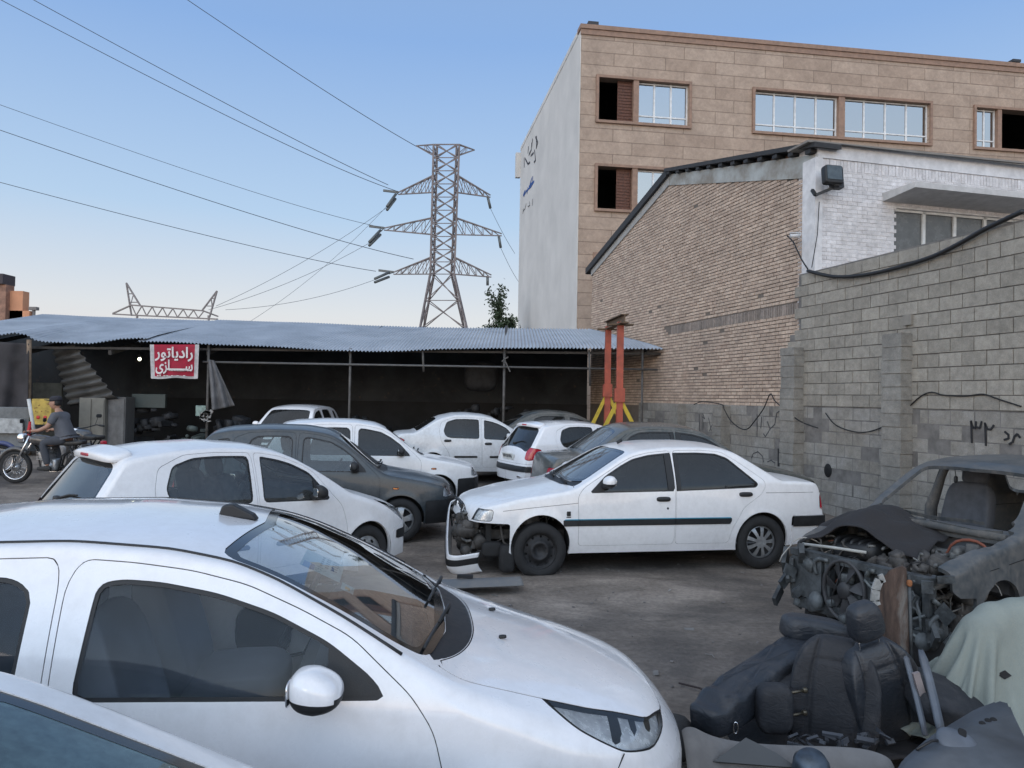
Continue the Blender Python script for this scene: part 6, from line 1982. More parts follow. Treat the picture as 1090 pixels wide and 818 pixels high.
# ---------------- motorcycle: faces -x, origin on the ground under the front hub
def motorcycle(name, loc, rz, label, tankm, frame, mir=False, group='motorcycles by the shed'):
    root = empty(name, loc, rz, label, 'motorcycle', group)
    R_ = .315; WBs = 1.28
    def whl(x):
        e = empty('wheel', (x, 0, R_), 0, parent=root)
        mb = MB(); n = 40
        mb.lathe([(R_ - .075, -.035), (R_ - .02, -.048), (R_, -.02), (R_, .02), (R_ - .02, .048), (R_ - .075, .035)], n); mb.build('tyre', RUBBER, e)
        mb = MB(); mb.lathe([(R_ - .085, -.03), (R_ - .070, -.032), (R_ - .070, .032), (R_ - .085, .03), (R_ - .088, 0), (R_ - .085, -.03)], n); mb.tube([(0, -.06, 0), (0, .06, 0)], .045, 12)
        for k in range(28):
            a = 2 * PI * k / 28; b = a + .5 * (1 if k % 2 else -1)
            mb.tube([(.04 * math.cos(b), .03 * (1 if k % 2 else -1), .04 * math.sin(b)), ((R_ - .08) * math.cos(a), 0, (R_ - .08) * math.sin(a))], .0022, 4)
        mb.build('rim', CHROME, e)
        mb = MB(); mb.tube([(0, -.05, 0), (0, .05, 0)], .075, 16); mb.build('hub', ALLOY, e)
    whl(0); whl(WBs)
    mb = MB()
    for y in (-.085, .085): mb.tube([(0, y, R_), (.20, y, .70), (.30, y, .93)], [.022, .022, .018], 8)
    mb.build('fork', CHROME, root)
    mb = MB(); mb.tube([(-.33 * math.cos(a), 0, R_ + .36 * math.sin(a)) for a in np.linspace(.35, 2.3, 12)], .05, 8)
    for p in mb.v: p.y *= 1.4
    mb.build('mudguard', tankm, root)
    mb = MB()
    for y in (-.05, .05):
        mb.tube([(.28, 0, .86), (.45, y, .62), (.52, y, .28), (.85, y, .26), (.92, y, .55), (1.25, y, .78), (.75, y, .76), (.30, 0, .86)], .018, 6)
        mb.tube([(.88, y, .34), (WBs, y * 1.8, R_)], .02, 6); mb.tube([(WBs - .02, y * 2.2, R_ + .03), (1.10, y * 2, .74)], .022, 8)
    mb.build('frame', frame, root)
    mb = MB(); mb.superbox((.46, .26, .22), .7, fn=lambda p: (p.x, p.y * (1.1 - p.x), p.z + .15 * -p.x), M=Matrix.Translation((.52, 0, .84))); mb.build('fuel_tank', tankm, root)
    mb = MB(); mb.superbox((.66, .25, .10), .45, fn=lambda p: (p.x, p.y, p.z + .25 * p.x * p.x), M=Matrix.Translation((1.02, 0, .80))); mb.build('seat', mat('black_vinyl', (.02, .02, .02), .5), root)
    mb = MB(); mb.superbox((.30, .24, .24), .4, M=Matrix.Translation((.70, 0, .38))); mb.superbox((.20, .26, .20), .3, M=Matrix.Translation((.60, 0, .56)) @ Matrix.Rotation(-.3, 4, 'Y')); mb.tube([(.70, -.15, .36), (.70, .15, .36)], .09, 14)
    for k in range(6): mb.box((.60, 0, .48 + k * .03), (.24, .28, .008))
    mb.build('engine', ALLOY, root)
    mb = MB(); mb.tube([(.52, .09, .50), (.46, .11, .30), (.62, .12, .22), (.95, .14, .25), (1.45, .16, .36)], [.02, .02, .02, .04, .045], 10); mb.build('exhaust', CHROME, root)
    mb = MB(); mb.superbox((.16, .20, .20), .7, M=Matrix.Translation((.12, 0, .88))); mb.build('headlamp', CHROME, root)
    mb = MB(); mb.tube([(.42, -.36, 1.02), (.36, -.30, 1.04), (.30, -.12, .98), (.28, 0, .96), (.30, .12, .98), (.36, .30, 1.04), (.42, .36, 1.02)], .013, 8)
    for y in (-1, 1): mb.tube([(.39, y * .34, 1.03), (.46, y * .42, 1.01)], .02, 8)
    mb.build('handlebar', BLACKP, root)
    for y in (-1, 1):
        mb = MB(); mb.tube([(.34, y * .28, 1.04), (.32, y * .34, 1.20)], .006, 6); mb.superbox((.02, .12, .08), .6, M=Matrix.Translation((.32, y * .36, 1.23))); mb.build('mirror', BLACKP, root)
    mb = MB(); mb.superbox((.08, .12, .08), .5, M=Matrix.Translation((1.48, 0, .72))); mb.build('tail_light', REDL, root)
    mb = MB(); mb.tube([(.66, -.22, .30), (.66, .22, .30)], .015, 6); mb.build('footrest', BLACKP, root)
    return root
BLKP = paint('black_tank', (.02, .02, .022), .3, .3)
BLUEP = paint('blue_tank', (.02, .04, .16), .35, .4)
mY = 15.0
mx = at(17, 495, mY)
bike = motorcycle('motorcycle', (mx.x, mY, ground_h(0, mY)), 0, 'black motorcycle with chrome front fork carrying a rider, facing left', BLKP, BLACKP)
p = at(84, 480, 16.6); motorcycle('motorcycle', (p.x - .1, 16.6, ground_h(0, 16.6)), R(-40), 'dark motorcycle parked behind the rider, beside the cream cabinet', BLKP, BLACKP)
p = at(-8, 480, 16.0); motorcycle('motorcycle', (p.x + .15, 16.0, ground_h(0, 16)), R(205), 'blue motorcycle parked behind the front wheel at far left', BLUEP, BLACKP)
# white pole by the fork
mb = MB(); a, b = at(30.5, 425, 15.8), at(36, 458, 15.8); mb.tube([a, b + (b - a) * .4], .035, 8)
tag(mb.build('white_pole', mat('white_pole', (.55, .55, .53), .6)), 'thin white pole leaning in front of the yellow box', 'pole')
mb = MB(); q = at(60, 487, 15.7); mb.superbox((.30, .12, .55), .5, M=Matrix.Translation(q) @ Matrix.Rotation(.25, 4, 'Y'))
tag(mb.build('white_sack', mat('sack', (.42, .40, .38), .9, var=.3)), 'pale sack standing behind the motorcycle engine', 'sack')

# ---------------- rider (one continuous body, clothes as children)
SKIN = mat('skin', (.36, .20, .14), .6, var=.12); SHIRT = mat('grey_shirt', (.095, .10, .115), .9, var=.2, bump=.2); PANTS = mat('dark_trousers', (.055, .06, .072), .9, var=.2); SHOE = mat('shoe', (.02, .02, .02), .7); HAIR = mat('hair', (.012, .010, .010), .7)
rg = ground_h(0, mY)
rider = empty('person', (mx.x, mY, rg), 0, 'person in a grey shirt and dark cap riding the black motorcycle', 'person')
hip = Vector((.98, 0, .90)); chest = Vector((.86, 0, 1.22)); neck = Vector((.80, 0, 1.42)); hd = Vector((.73, 0, 1.56))
V = [hip, (.95, 0, 1.04), chest, (.82, 0, 1.33), neck, (.765, 0, 1.50)]
Rr = [.13, (.155, .12), (.17, .125), (.14, .10), .058, .06]
E = [(0, 1), (1, 2), (2, 3), (3, 4), (4, 5)]
def chain(st, pts, rr):
    p = st
    for q, r_ in zip(pts, rr):
        V.append(Vector(q)); Rr.append(r_); E.append((p, len(V) - 1)); p = len(V) - 1
    return p
hands = []
for s in (-1, 1):
    p = chain(3, [(.83, s * .17, 1.33), (.74, s * .24, 1.12), (.60, s * .28, 1.05), (.47, s * .33, 1.04)], [.062, .048, .038, .030]); hands.append(p)
    p = chain(0, [(.95, s * .11, .86), (.62, s * .19, .80), (.70, s * .20, .52), (.74, s * .20, .36)], [.10, .070, .054, .040])
bodyo = skin_body('body', V, E, Rr, SKIN, rider)
# head with face
hb = MB()
def headfn(p):
    x, y, z = p
    if x < 0: x *= 1.0 + .10 * max(0, -z / .12)          # chin forward
    y *= 1 - .18 * max(0, -z / .12)
    return (x, y, z)
hb.superbox((.20, .155, .24), .85, 24, 16, fn=headfn, M=Matrix.Translation((.735, 0, 1.575)) @ Matrix.Rotation(-.15, 4, 'Y'))
hb.superbox((.04, .03, .05), .8, M=Matrix.Translation((.632, 0, 1.565)))
for s in (-1, 1): hb.superbox((.04, .02, .06), .7, M=Matrix.Translation((.75, s * .080, 1.57)))
hb.superbox((.03, .055, .015), .8, M=Matrix.Translation((.640, 0, 1.52)))
hb.build('head', SKIN, rider)
eb = MB()
for s in (-1, 1): eb.superbox((.012, .028, .014), .9, M=Matrix.Translation((.640, s * .032, 1.59)))
eb.build('eyes', HAIR, rider)
cp = MB(); cp.superbox((.225, .175, .15), .75, fn=lambda p: (p.x, p.y, max(p.z, -.03)), M=Matrix.Translation((.745, 0, 1.645)) @ Matrix.Rotation(-.12, 4, 'Y'))
cp.superbox((.14, .15, .015), .7, M=Matrix.Translation((.60, 0, 1.632)) @ Matrix.Rotation(.15, 4, 'Y'))
cp.build('cap', mat('dark_cap', (.02, .02, .028), .85), rider)
hr = MB(); hr.superbox((.12, .168, .13), .8, M=Matrix.Translation((.79, 0, 1.58))); hr.build('hair', HAIR, rider)
sh_ = skin_body('shirt', [(.975, 0, .93), (.945, 0, 1.05), (.86, 0, 1.22), (.82, 0, 1.34), (.80, 0, 1.40)] + [(.83, s * .17, 1.335) for s in (-1, 1)] + [(.765, s * .225, 1.16) for s in (-1, 1)],
    [(0, 1), (1, 2), (2, 3), (3, 4), (3, 5), (3, 6), (5, 7), (6, 8)], [(.20, .17), (.20, .165), (.20, .15), (.165, .12), .07, .085, .085, .07, .07], SHIRT, rider, root=1)
for s in (-1, 1):
    skin_body('trouser_leg', [(.99, s * .06, .90), (.93, s * .11, .87), (.62, s * .19, .81), (.69, s * .20, .56), (.735, s * .20, .38)], [(0, 1), (1, 2), (2, 3), (3, 4)], [.115, .115, .088, .072, .062], PANTS, rider)
    mb = MB(); mb.superbox((.27, .10, .10), .6, fn=lambda p: (p.x, p.y, p.z * (1 if p.x > 0 else .8)), M=Matrix.Translation((.68, s * .21, .315))); mb.build('shoe', SHOE, rider)
    # hand on the grip: palm and five curled fingers
    pv = [(.47, s * .33, 1.04), (.43, s * .35, 1.035), (.405, s * .355, 1.03)]
    skin_body('palm', pv, [(0, 1), (1, 2)], [.028, (.034, .022), (.032, .02)], SKIN, rider)
    for k, ln in enumerate((.85, 1.0, .95, .8)):
        y = s * (.32 + .024 * k)
        skin_body('finger', [(.415, y, 1.035), (.385, y, 1.035), (.372, y, 1.012), (.388, y, .995)], [(0, 1), (1, 2), (2, 3)], [.010, .010, .009, .008], SKIN, rider, sub=1)
    skin_body('thumb', [(.44, s * .315, 1.03), (.42, s * .295, 1.005), (.40, s * .30, .99)], [(0, 1), (1, 2)], [.012, .011, .009], SKIN, rider, sub=1)
# ================================================================== the cars
GLC = glass('clear_glass', (.97, .99, 1.0), .06, .5, dust_sky_col=(.42, .50, .58))  # bluish dust colour stands in for sky reflected in the side glass
GLT = glass('tinted_glass', (.13, .14, .155), .05, 1.1)
GLM = glass('smoky_glass', (.55, .62, .62), .12, 1.5)
GLW = glass('windscreen_glass', (.88, .93, .94), .08, 2.2, dust_sky_col=(.42, .50, .58))  # same bluish sky reflection mixed into the dust colour
WP1 = paint('white_paint_clean', (.80, .80, .82), .26, .18, coat=1.0)
WP2 = paint('white_paint_dusty', (.76, .76, .77), .36, .20)
GREYP = paint('dark_grey_paint', (.022, .032, .040), .34, .22, coat=.35)
DARKP = paint('dark_green_grey_paint', (.032, .040, .037), .33, .60)
SILV = paint('silver_white_paint', (.66, .68, .70), .33, .35)
YD = 'cars parked across the yard'
def gp(x, y): return (x, y, ground_h(x, y))
# --- foreground white hatchback
c207, sh207 = build_car('hatchback_car', variant(S207, side_glass=GLC), WP1, GLW, 'clean white hatchback in the foreground, its front side window and chrome headlamp facing the camera', gp(-.105, 3.43), R(7.6), (.945, .945, 1.0), group=YD,
    opt=dict(mirror_m=WP1, dash=mat('hatch_dash', (.10, .105, .11), .8), lining_far=WP1, lamp_marks=[([(.44, .70), (.41, .79), (.37, .79), (.38, .70)], SEAM), ([(.335, .69), (.32, .78), (.29, .78), (.30, .69)], SEAM), ([(.255, .67), (.25, .765), (.215, .765), (.22, .67)], SEAM), ([(.16, .55), (.165, .64), (.17, .72), (.17, .80), (.05, .80), (.05, .55)], mat('lamp_dark_end', (.10, .11, .12), .3))], seat_m=mat('hatch_seat', (.17, .19, .22), .9, var=.1)))
# --- near car, only its windscreen corner
near, _ = build_car('saloon_car', S405, WP2, glass('teal_glass', (.50, .62, .60), .40, 1.5, dust_sky_col=(.24, .38, .40)), 'car nearest the camera, only the corner of its teal windscreen showing at bottom left', gp(-.10, 1.33), R(5), (1, 1, .985), group=YD, opt=dict(no_mirror=True))
# --- white hatchback behind the foreground one
l206, _ = build_car('hatchback_car', S206, WP2, GLM, 'white hatchback with rear wiper and high brake lamp parked behind the foreground hatchback', gp(-2.00, 8.45), R(46), (.93, .93, 1.045), group=YD, opt=dict(mirror_m=BLACKP))
# --- dark grey and white small hatchbacks
pg, _ = build_car('hatchback_car', SPRIDE, GREYP, GLM, 'dark grey boxy hatchback between two white hatchbacks', gp(-1.60, 10.95), R(11), (1.04, 1.0, 1.05), group=YD, style='spoke5', opt=dict(mirror_m=BLACKP))
pw, _ = build_car('hatchback_car', SPRIDE, WP2, GLT, 'white boxy hatchback with black bumper behind the dark grey one', gp(-1.40, 13.4), R(15), (1.05, 1.0, 1.03), group=YD, style='spoke5', opt=dict(mirror_m=BLACKP))
# --- white rounded saloon
sw_, _ = build_car('saloon_car', variant(SSAL, side_glass=GLT), SILV, GLT, 'white rounded saloon with black door handles parked in front of the shed', (.38, 17.0, ground_h(0, 17)), R(12), (.90, .95, .99), group=YD, style='spoke5')
# --- white hatchback seen from behind
r206, _ = build_car('hatchback_car', variant(S206, side_glass=GLT), WP1, GLT, 'white hatchback seen from behind with red tail lamps and number plate', (2.36, 15.6, ground_h(0, 15.6)), R(25), (.88, .92, .98), group=YD)
# --- dark saloon behind the damaged one
d405, _ = build_car('saloon_car', variant(S_DARK, lamps=[S405['lamps'][0], ('tail_light', 'side', [(4.20, .60), (4.20, .86), (4.6, .86), (4.6, .60)], REDL)]), DARKP, glass('dusty_tint', (.16, .18, .17), .35), 'dusty dark saloon parked behind the white damaged saloon', gp(3.70, 11.75), R(9), (.95, .95, 1.15), group=YD, style='spoke9')
# --- dark car at the back
bk, _ = build_car('saloon_car', variant(SSAL, side_glass=GLT), DARKP, GLT, 'dark car at the back whose roof shows between the two white cars', (2.4, 18.6, .22), R(10), (.95, .95, 1.0), group=YD)
# --- pickup facing the camera
pk, _ = build_car('pickup_truck', variant(SPRIDE, rw=[(3.12, -.3), (3.12, .50), (3.31, .5), (3.34, -.3)]), WP1, GLT, 'white pickup truck facing the camera in front of the dark shed', (at(296, 450, 18.4).x, 18.4, ground_h(0, 18.4)), R(-96), (1, .93, 1.0), cat='truck', group=YD)

def top_pt(sh, s_, y_, off=0.0):
    zt_, ze_ = float(sh.top(s_)), float(sh.ze(s_)); ye_ = float(sh.yside(s_, ze_))
    return Vector((sh.c - s_, y_, zt_ - (zt_ - ze_) * (abs(y_) / ye_) ** 2.2 + off))
# --- damaged white saloon
w405, sh405 = build_car('saloon_car', variant(S405, side_glass=glass('black_tint', (.05, .052, .06), .04, 1.1)), WP2, glass('ws_tint', (.30, .36, .38), .16, 1.6), 'white saloon with its front bumper hanging off and a flat front tyre', gp(.19, 9.25), R(190.8), (.99, 1.0, 1.03), group=YD, style='spoke9',
    opt=dict(no_bumper=True, bare_front=True, styles={0: 'steel', 1: 'steel'}, flat={0: .05}, skip_marks=('grille',)))
def addp(mb, nm, m_, root): return mb.build(nm, m_, root)
for sd_ in (1, -1):                                  # black roof moulding of the foreground car
    mb = MB(); pts_ = []
    for s_ in np.linspace(1.24, 3.50, 40):
        ye_ = float(sh207.yside(s_, sh207.ze(s_))) - (.062 if s_ > 1.9 else .022 + .040 * (s_ - 1.24) / .66)
        q_ = top_pt(sh207, s_, sd_ * ye_, -.001); pts_.append(q_)
    mb.tube(pts_, .0075, 6); mb.build('roof_moulding', BLACKP, c207)
GRIME = mat('grimy_metal', (.075, .070, .066), .75, .3, var=.6, nsc=9, bump=.4)
LGR = mat('grimy_alloy', (.17, .17, .165), .6, .5, var=.6, nsc=12, bump=.3)
def engine_clutter(root, x0, x1, w, z0, z1, seed, n=70, name='engine', m1=None, m2=None):
    r_ = random.Random(seed)
    for nm, m_, cnt in ((name, m1 or GRIME, n), ('pipework', m2 or LGR, n // 2)):
        mb = MB()
        for k in range(cnt):
            x, y, z = r_.uniform(x0, x1), r_.uniform(-w, w), r_.uniform(z0, z1)
            s = r_.uniform(.04, .16)
            M = Matrix.Translation((x, y, z)) @ Matrix.Rotation(r_.uniform(0, 3), 4, 'Z') @ Matrix.Rotation(r_.uniform(-.5, .5), 4, 'X')
            q = r_.random()
            if nm == 'pipework' or q < .25:
                pts = [Vector((x, y, z))]
                d = Vector([r_.uniform(-1, 1), r_.uniform(-1, 1), r_.uniform(-.4, .4)]).normalized()
                for j in range(5): d = (d + Vector([r_.uniform(-.7, .7) for _ in range(3)])).normalized(); pts.append(pts[-1] + d * r_.uniform(.04, .10))
                for p_ in pts: p_.x = min(max(p_.x, x0), x1); p_.y = min(max(p_.y, -w), w); p_.z = min(max(p_.z, z0), z1 + .03)
                mb.tube(pts, r_.uniform(.006, .02), 6)
            elif q < .6: mb.superbox((s * 1.4, s, s * .8), r_.uniform(.2, .5), 10, 6, M=M)
            elif q < .8: mb.lathe([(.001, -s * .4), (s * .5, -s * .4), (s * .5, s * .4), (.001, s * .4)], 12, M=M)
            else: mb.box((0, 0, 0), (s * 1.6, s * .25, s), M=M)
        mb.build(nm, m_, root)
engine_clutter(w405, -.25, .62, .62, .26, .66, 5, 110)
engine_clutter(w405, .58, .84, .66, .22, .60, 15, 60, 'radiator_parts')
mb = MB()                                            # front crossmember, rails, inner arch sheet
mb.box((.70, 0, .30), (.08, 1.25, .08)); mb.box((.70, 0, .52), (.05, 1.30, .06)); mb.box((.70, .55, .42), (.06, .08, .24)); mb.box((.70, -.55, .42), (.06, .08, .24))
for s in (-1, 1): mb.bar((.7, s * .50, .40), (-.45, s * .50, .38), .08, .10)
mb.tube([(.45, .73, .62), (.43, .74, .45), (.40, .72, .34), (.34, .72, .30)], .012, 6)
mb.build('front_frame', GRIME, w405)
mb = MB(); mb.superbox((.18, .14, .30), .5, M=Matrix.Translation((.36, .72, .17))); mb.superbox((.24, .10, .16), .5, M=Matrix.Translation((.52, .66, .26))); mb.build('loose_hose', RUBBER, w405)
mb = MB()
for s in (-1, 1): pass
mb.tube([(.0, .5, .3), (.0, .62, .3)], .03, 8); mb.lathe([(.001, .58), (.14, .58), (.14, .60), (.001, .60)], 20, M=Matrix.Translation((0, 0, .27))); mb.build('brake_disc', GRIME, w405)
mb = MB()                                            # dark firewall block so that one cannot look through
mb.box((-.36, 0, .52), (.04, 1.35, .62)); mb.box((.05, 0, .33), (.9, .9, .22)); mb.box((.56, 0, .45), (.06, 1.30, .36)); mb.build('firewall', UNDER, w405)
# hanging bumper: curved skin tilted down
def bumper_shell(name, m, strip, parent, M, W_=.80, h=.30, depth=.55):
    n_, k_ = 60, 10
    V, F = [], []
    for i in range(n_ + 1):
        t = -1 + 2 * i / n_
        a = abs(t)
        # plan: flat across then round the corner and run back
        y = W_ * math.copysign(min(1, math.sin(min(a * 1.25, 1) * PI / 2) ** .8), t); x = -depth * max(0, a - .55) ** 1.4 / .45 ** 1.4 - .06 * a * a
        for j in range(k_ + 1):
            w = j / k_; z = h * w; bul = .05 * math.sin(w * PI)
            V.append((x + bul * (1 - .3 * a), y * (1 + .02 * math.sin(w * PI)), z))
    F = [(i * (k_ + 1) + j, i * (k_ + 1) + j + 1, (i + 1) * (k_ + 1) + j + 1, (i + 1) * (k_ + 1) + j) for i in range(n_) for j in range(k_)]
    me = bpy.data.meshes.new(name); me.from_pydata(V, [], F); me.materials.append(m); me.materials.append(BLACKP)
    for p in me.polygons:
        j = p.index % k_
        if strip[0] <= j < strip[1]: p.material_index = 1
    smooth_me(me)
    o = link(name, me, None, parent); o.matrix_local = M
    md = o.modifiers.new('t', 'SOLIDIFY'); md.thickness = .012; md.offset = -1
    return o
Mb = Matrix.Translation((.88, -.12, .17)) @ Matrix.Rotation(R(-16), 4, 'X') @ Matrix.Rotation(R(12), 4, 'Y') @ Matrix.Rotation(R(-7), 4, 'Z')
bumper_shell('front_bumper', WP2, (5, 8), w405, Mb, .72, .23, .30)
# grille with emblem bars
mb = MB(); mb.box((.815, 0, .655), (.02, .62, .10)); mb.build('grille', mat('grille_black', (.015, .015, .016), .5), w405)
mb = MB()
for z in (.625, .655, .685): mb.box((.828, 0, z), (.008, .60, .010))
mb.bar((.832, -.04, .63), (.832, .0, .69), .016, .008); mb.bar((.832, 0, .69), (.832, .04, .63), .016, .008); mb.build('grille_bars', CHROME, w405)
# fender badge and door lock
mb = MB(); y = float(sh405.yside(1.14, .64)); mb.superbox((.045, .012, .05), .3, M=Matrix.Translation((.85 - 1.16, y + .004, .655))); mb.box((.85 - 1.16, y + .002, .618), (.05, .006, .010)); mb.build('badge', BLACKP, w405)
mb = MB(); y = float(sh405.yside(2.33, .70)); mb.lathe([(.001, .004), (.012, .004), (.012, 0)], 12, M=Matrix.Translation((.85 - 2.33, y, .70))); mb.build('door_lock', BLACKP, w405)
mb = MB(); mb.tube([(.85 - 2.0, 0, 1.37), (.85 - 2.06, 0, 1.40)], .02, 8); mb.tube([(.85 - 2.02, 0, 1.39), (.85 - 2.12, 0, 1.47)], .004, 5); mb.build('aerial', BLACKP, w405)
mb = MB(); mb.superbox((.10, .07, .05), .5, M=Matrix.Translation((.86 - 2.06, -.0, 1.455))); 

# --- 207 details: antenna base, washer jets, stickers, side repeater
root = c207
mb = MB()
def fin(p):
    k = (p.x + .07) / .14
    return (p.x - .02 * (p.z > 0), p.y * (1 - .5 * (p.z > 0)), p.z * (.5 + .9 * (1 - abs(k - .4))))
mb.prism([(.86 - 1.90, 1.405), (.86 - 2.07, 1.425), (.86 - 2.055, 1.468), (.86 - 2.01, 1.475), (.86 - 1.92, 1.430)], -.032, .032)
o = mb.build('aerial_base', BLACKP, root); md = o.modifiers.new('b', 'BEVEL'); md.width = .008; md.segments = 3
mb = MB()
for y in (-.22, .22): mb.superbox((.035, .022, .014), .6, M=Matrix.Translation((.86 - .80, y, .945)))
mb.build('washer_jet', BLACKP, root)
def decal(name, sh, s0, s1, y0, y1, off, m, parent, n=6):
    vs = [top_pt(sh, s0 + (s1 - s0) * i / n, y0 + (y1 - y0) * j / n, off) for i in range(n + 1) for j in range(n + 1)]
    fs = [(i * (n + 1) + j, i * (n + 1) + j + 1, (i + 1) * (n + 1) + j + 1, (i + 1) * (n + 1) + j) for i in range(n) for j in range(n)]
    me = bpy.data.meshes.new(name); me.from_pydata([tuple(v) for v in vs], [], fs); smooth_me(me)
    return link(name, me, m, parent)
STK = mat('sticker_pale', (.38, .52, .56), .6, var=.2, nsc=30); STB = mat('sticker_blue', (.05, .18, .42), .6); STT = mat('sticker_text', (.10, .16, .20), .7)
st1 = decal('window_sticker', sh207, 1.50, 1.66, -.40, -.16, -.012, STK, root)
decal('sticker_print', sh207, 1.605, 1.65, -.40, -.33, -.0105, STB, st1, 2)
for k, (a, b) in enumerate(((1.52, 1.545), (1.555, 1.57), (1.58, 1.59))):
    for j in range(5): decal('sticker_print', sh207, a, b, -.31 + j * .03, -.292 + j * .03, -.0108, STT, st1, 1)
decal('window_sticker', sh207, 1.44, 1.49, -.46, -.38, -.012, STK, root); decal('window_sticker', sh207, 1.455, 1.475, -.44, -.41, -.0108, mat('sticker_multi', (.55, .35, .05), .6), root)
# missing door trim on the far side: white inner skin with a dark cavity
mb = MB(); mb.superbox((.30, .02, .26), .6, M=Matrix.Translation((.86 - 2.0, .75, .72))); mb.tube([(.86 - 1.75, .74, .88), (.86 - 1.7, .72, .75), (.86 - 1.78, .74, .6), (.86 - 2.1, .75, .55)], .01, 6); mb.build('door_cavity', SEAM, root)

# --- rear details of the two 206s
for root, on in ((l206, True), (r206, True)):
    def spf(p): return (p.x + .16 * abs(p.y) ** 2, p.y, p.z - .11 * p.y * p.y - (.02 if p.x < 0 else 0) * 0 + .18 * p.x * 1.0)
    mb = MB(); mb.superbox((.24, 1.06, .075), .42, 28, 14, fn=spf, M=Matrix.Translation((.80 - 3.335, 0, 1.352)))
    mb.build('spoiler', WP2 if root is l206 else WP1, root)
    mb = MB(); mb.superbox((.020, .22, .028), .5, M=Matrix.Translation((.80 - 3.448, 0, 1.332))); mb.build('brake_lamp', REDL, root)
    mb = MB(); A = Vector((.80 - 3.665, .02, .975)); mb.superbox((.06, .10, .05), .6, M=Matrix.Translation(A)); mb.tube([A, Vector((.80 - 3.62, -.18, 1.02)), Vector((.80 - 3.615, -.38, 1.035))], [.014, .010, .007], 6); mb.build('rear_wiper', BLACKP, root)
mb = MB(); mb.superbox((.02, .16, .035), .5, M=Matrix.Translation((.80 - 3.83, -.52, .38))); mb.build('fog_lamp', CHROME, r206)
for root in (r206, l206):
    mb = MB(); mb.box((.80 - 3.835, 0, .74), (.012, .50, .115), rot=Matrix.Rotation(-.25, 3, 'Y')); pl_ = mb.build('number_plate', mat('plate_white', (.60, .60, .58), .4), root)
    for k in range(7):
        mb = MB(); mb.box((.80 - 3.845, -.19 + k * .063, .74), (.008, .022 + .012 * (k % 2), .06), rot=Matrix.Rotation(-.25, 3, 'Y')); mb.build('digit', SEAM, pl_)
# Pride mirrors etc. are built by the generator

# ================================================================== stripped wreck
WRK = paint('wreck_paint', (.040, .049, .056), .48, .50, coat=.3)
wr, shw = build_car('wrecked_car', variant(S405, strips=[], ends=[('front_bumper', S405['ends'][0][1], None, 0)], end_trim={}, marks=[('nose_opening', 'front', [(-.4, .3), (.74, .3), (.74, .74), (-.4, .74)], SEAM, -.25)]), WRK, GLT,
    'stripped grey car wreck without doors, bonnet or glass beside the block wall', (3.27, 6.30, -.03), R(208), (.86, .88, 1.085), cat='car wreck',
    opt=dict(no_bumper=True, bare_front=True, no_doors=True, no_ws=True, no_rw=True, no_hood=True, no_lamps=True, no_wheels=(0, 1, 2, 3), no_wheel_in=True, no_seats=(1,), no_rear_seat=True, skip_marks=('nose_opening',), dent=.022, cuts=[[(-1, -.5), (-1, 2), (.22, 2), (.26, .60), (.42, .50), (.46, -.5)]]))
# B pillars, sills
PANEL = paint('wreck_inner', (.050, .055, .058), .7, .6, coat=0)
c_ = .85
for s in (-1, 1):
    mb = MB()
    y0, y1 = s * .80, s * .60
    mb.tube([(c_ - 2.42, s * .81, .30), (c_ - 2.43, s * .79, .90), (c_ - 2.45, s * .68, 1.18), (c_ - 2.46, s * .60, 1.34)], [.07, .065, .04, .035], 8)
    mb.build('pillar', PANEL, wr)
    mb = MB(); mb.tube([(c_ - 1.2, s * .78, .27), (c_ - 3.2, s * .78, .27)], .07, 8); mb.build('sill', PANEL, wr)
    mb = MB(); mb.tube([(c_ - .15, s * .66, .62), (c_ - .8, s * .70, .70), (c_ - 1.25, s * .72, .80), (c_ - 1.38, s * .70, .90)], [.035, .05, .05, .05], 8); mb.build('wing_rail', PANEL, wr)
    mb = MB(); mb.superbox((.34, .22, .34), .6, M=Matrix.Translation((0, s * .58, .60))); mb.tube([(0, s * .58, .3), (0, s * .60, .85)], .05, 10); mb.build('strut_tower', PANEL, wr)
engine_clutter(wr, -.30, .55, .58, .36, .74, 8, 260)
engine_clutter(wr, .62, .78, .72, .24, .62, 18, 36, 'torn_metal', mat('wreck_light', (.10, .11, .115), .6, .4, var=.6, nsc=9, bump=.4), mat('wreck_light2', (.12, .13, .13), .6, .3, var=.6, nsc=9))
mb = MB()                                            # radiator support and slam panel
mb.box((.72, 0, .66), (.10, 1.42, .05)); mb.box((.70, 0, .28), (.10, 1.36, .08))
for y in (-.68, -.30, .12, .66): mb.box((.71, y, .47), (.07, .06, .36))
mb.box((.74, -.52, .48), (.05, .34, .30)); mb.box((.60, .0, .47), (.03, 1.30, .34))
mb.build('radiator_support', mat('wreck_grey', (.075, .083, .088), .6, .4, var=.6, nsc=7, bump=.5), wr)
mb = MB()                                            # fan
M = Matrix.Translation((.755, -.10, .46)) @ Matrix.Rotation(-PI / 2, 4, 'Z')
mb.lathe([(.205, -.03), (.225, -.03), (.225, .03), (.205, .03), (.205, -.03)], 36, M=M); mb.lathe([(.001, .03), (.06, .03), (.065, -.02)], 20, M=M)
for k in range(7):
    a = 2 * PI * k / 7
    P0 = [M @ Vector((r * math.cos(a + b), o_, r * math.sin(a + b))) for r, b, o_ in ((.06, -.2, -.015), (.06, .25, .02), (.13, .42, .025), (.20, .45, .02), (.20, -.05, -.02), (.13, -.1, -.02))]
    mb.add(P0 + [p_ + Vector((.006, 0, 0)) for p_ in P0], [(0, 1, 2, 3, 4, 5), (6, 11, 10, 9, 8, 7)] + [(i, (i + 1) % 6, (i + 1) % 6 + 6, i + 6) for i in range(6)])
mb.build('cooling_fan', mat('fan_grey', (.045, .045, .048), .6, var=.3), wr)
r_ = random.Random(31)
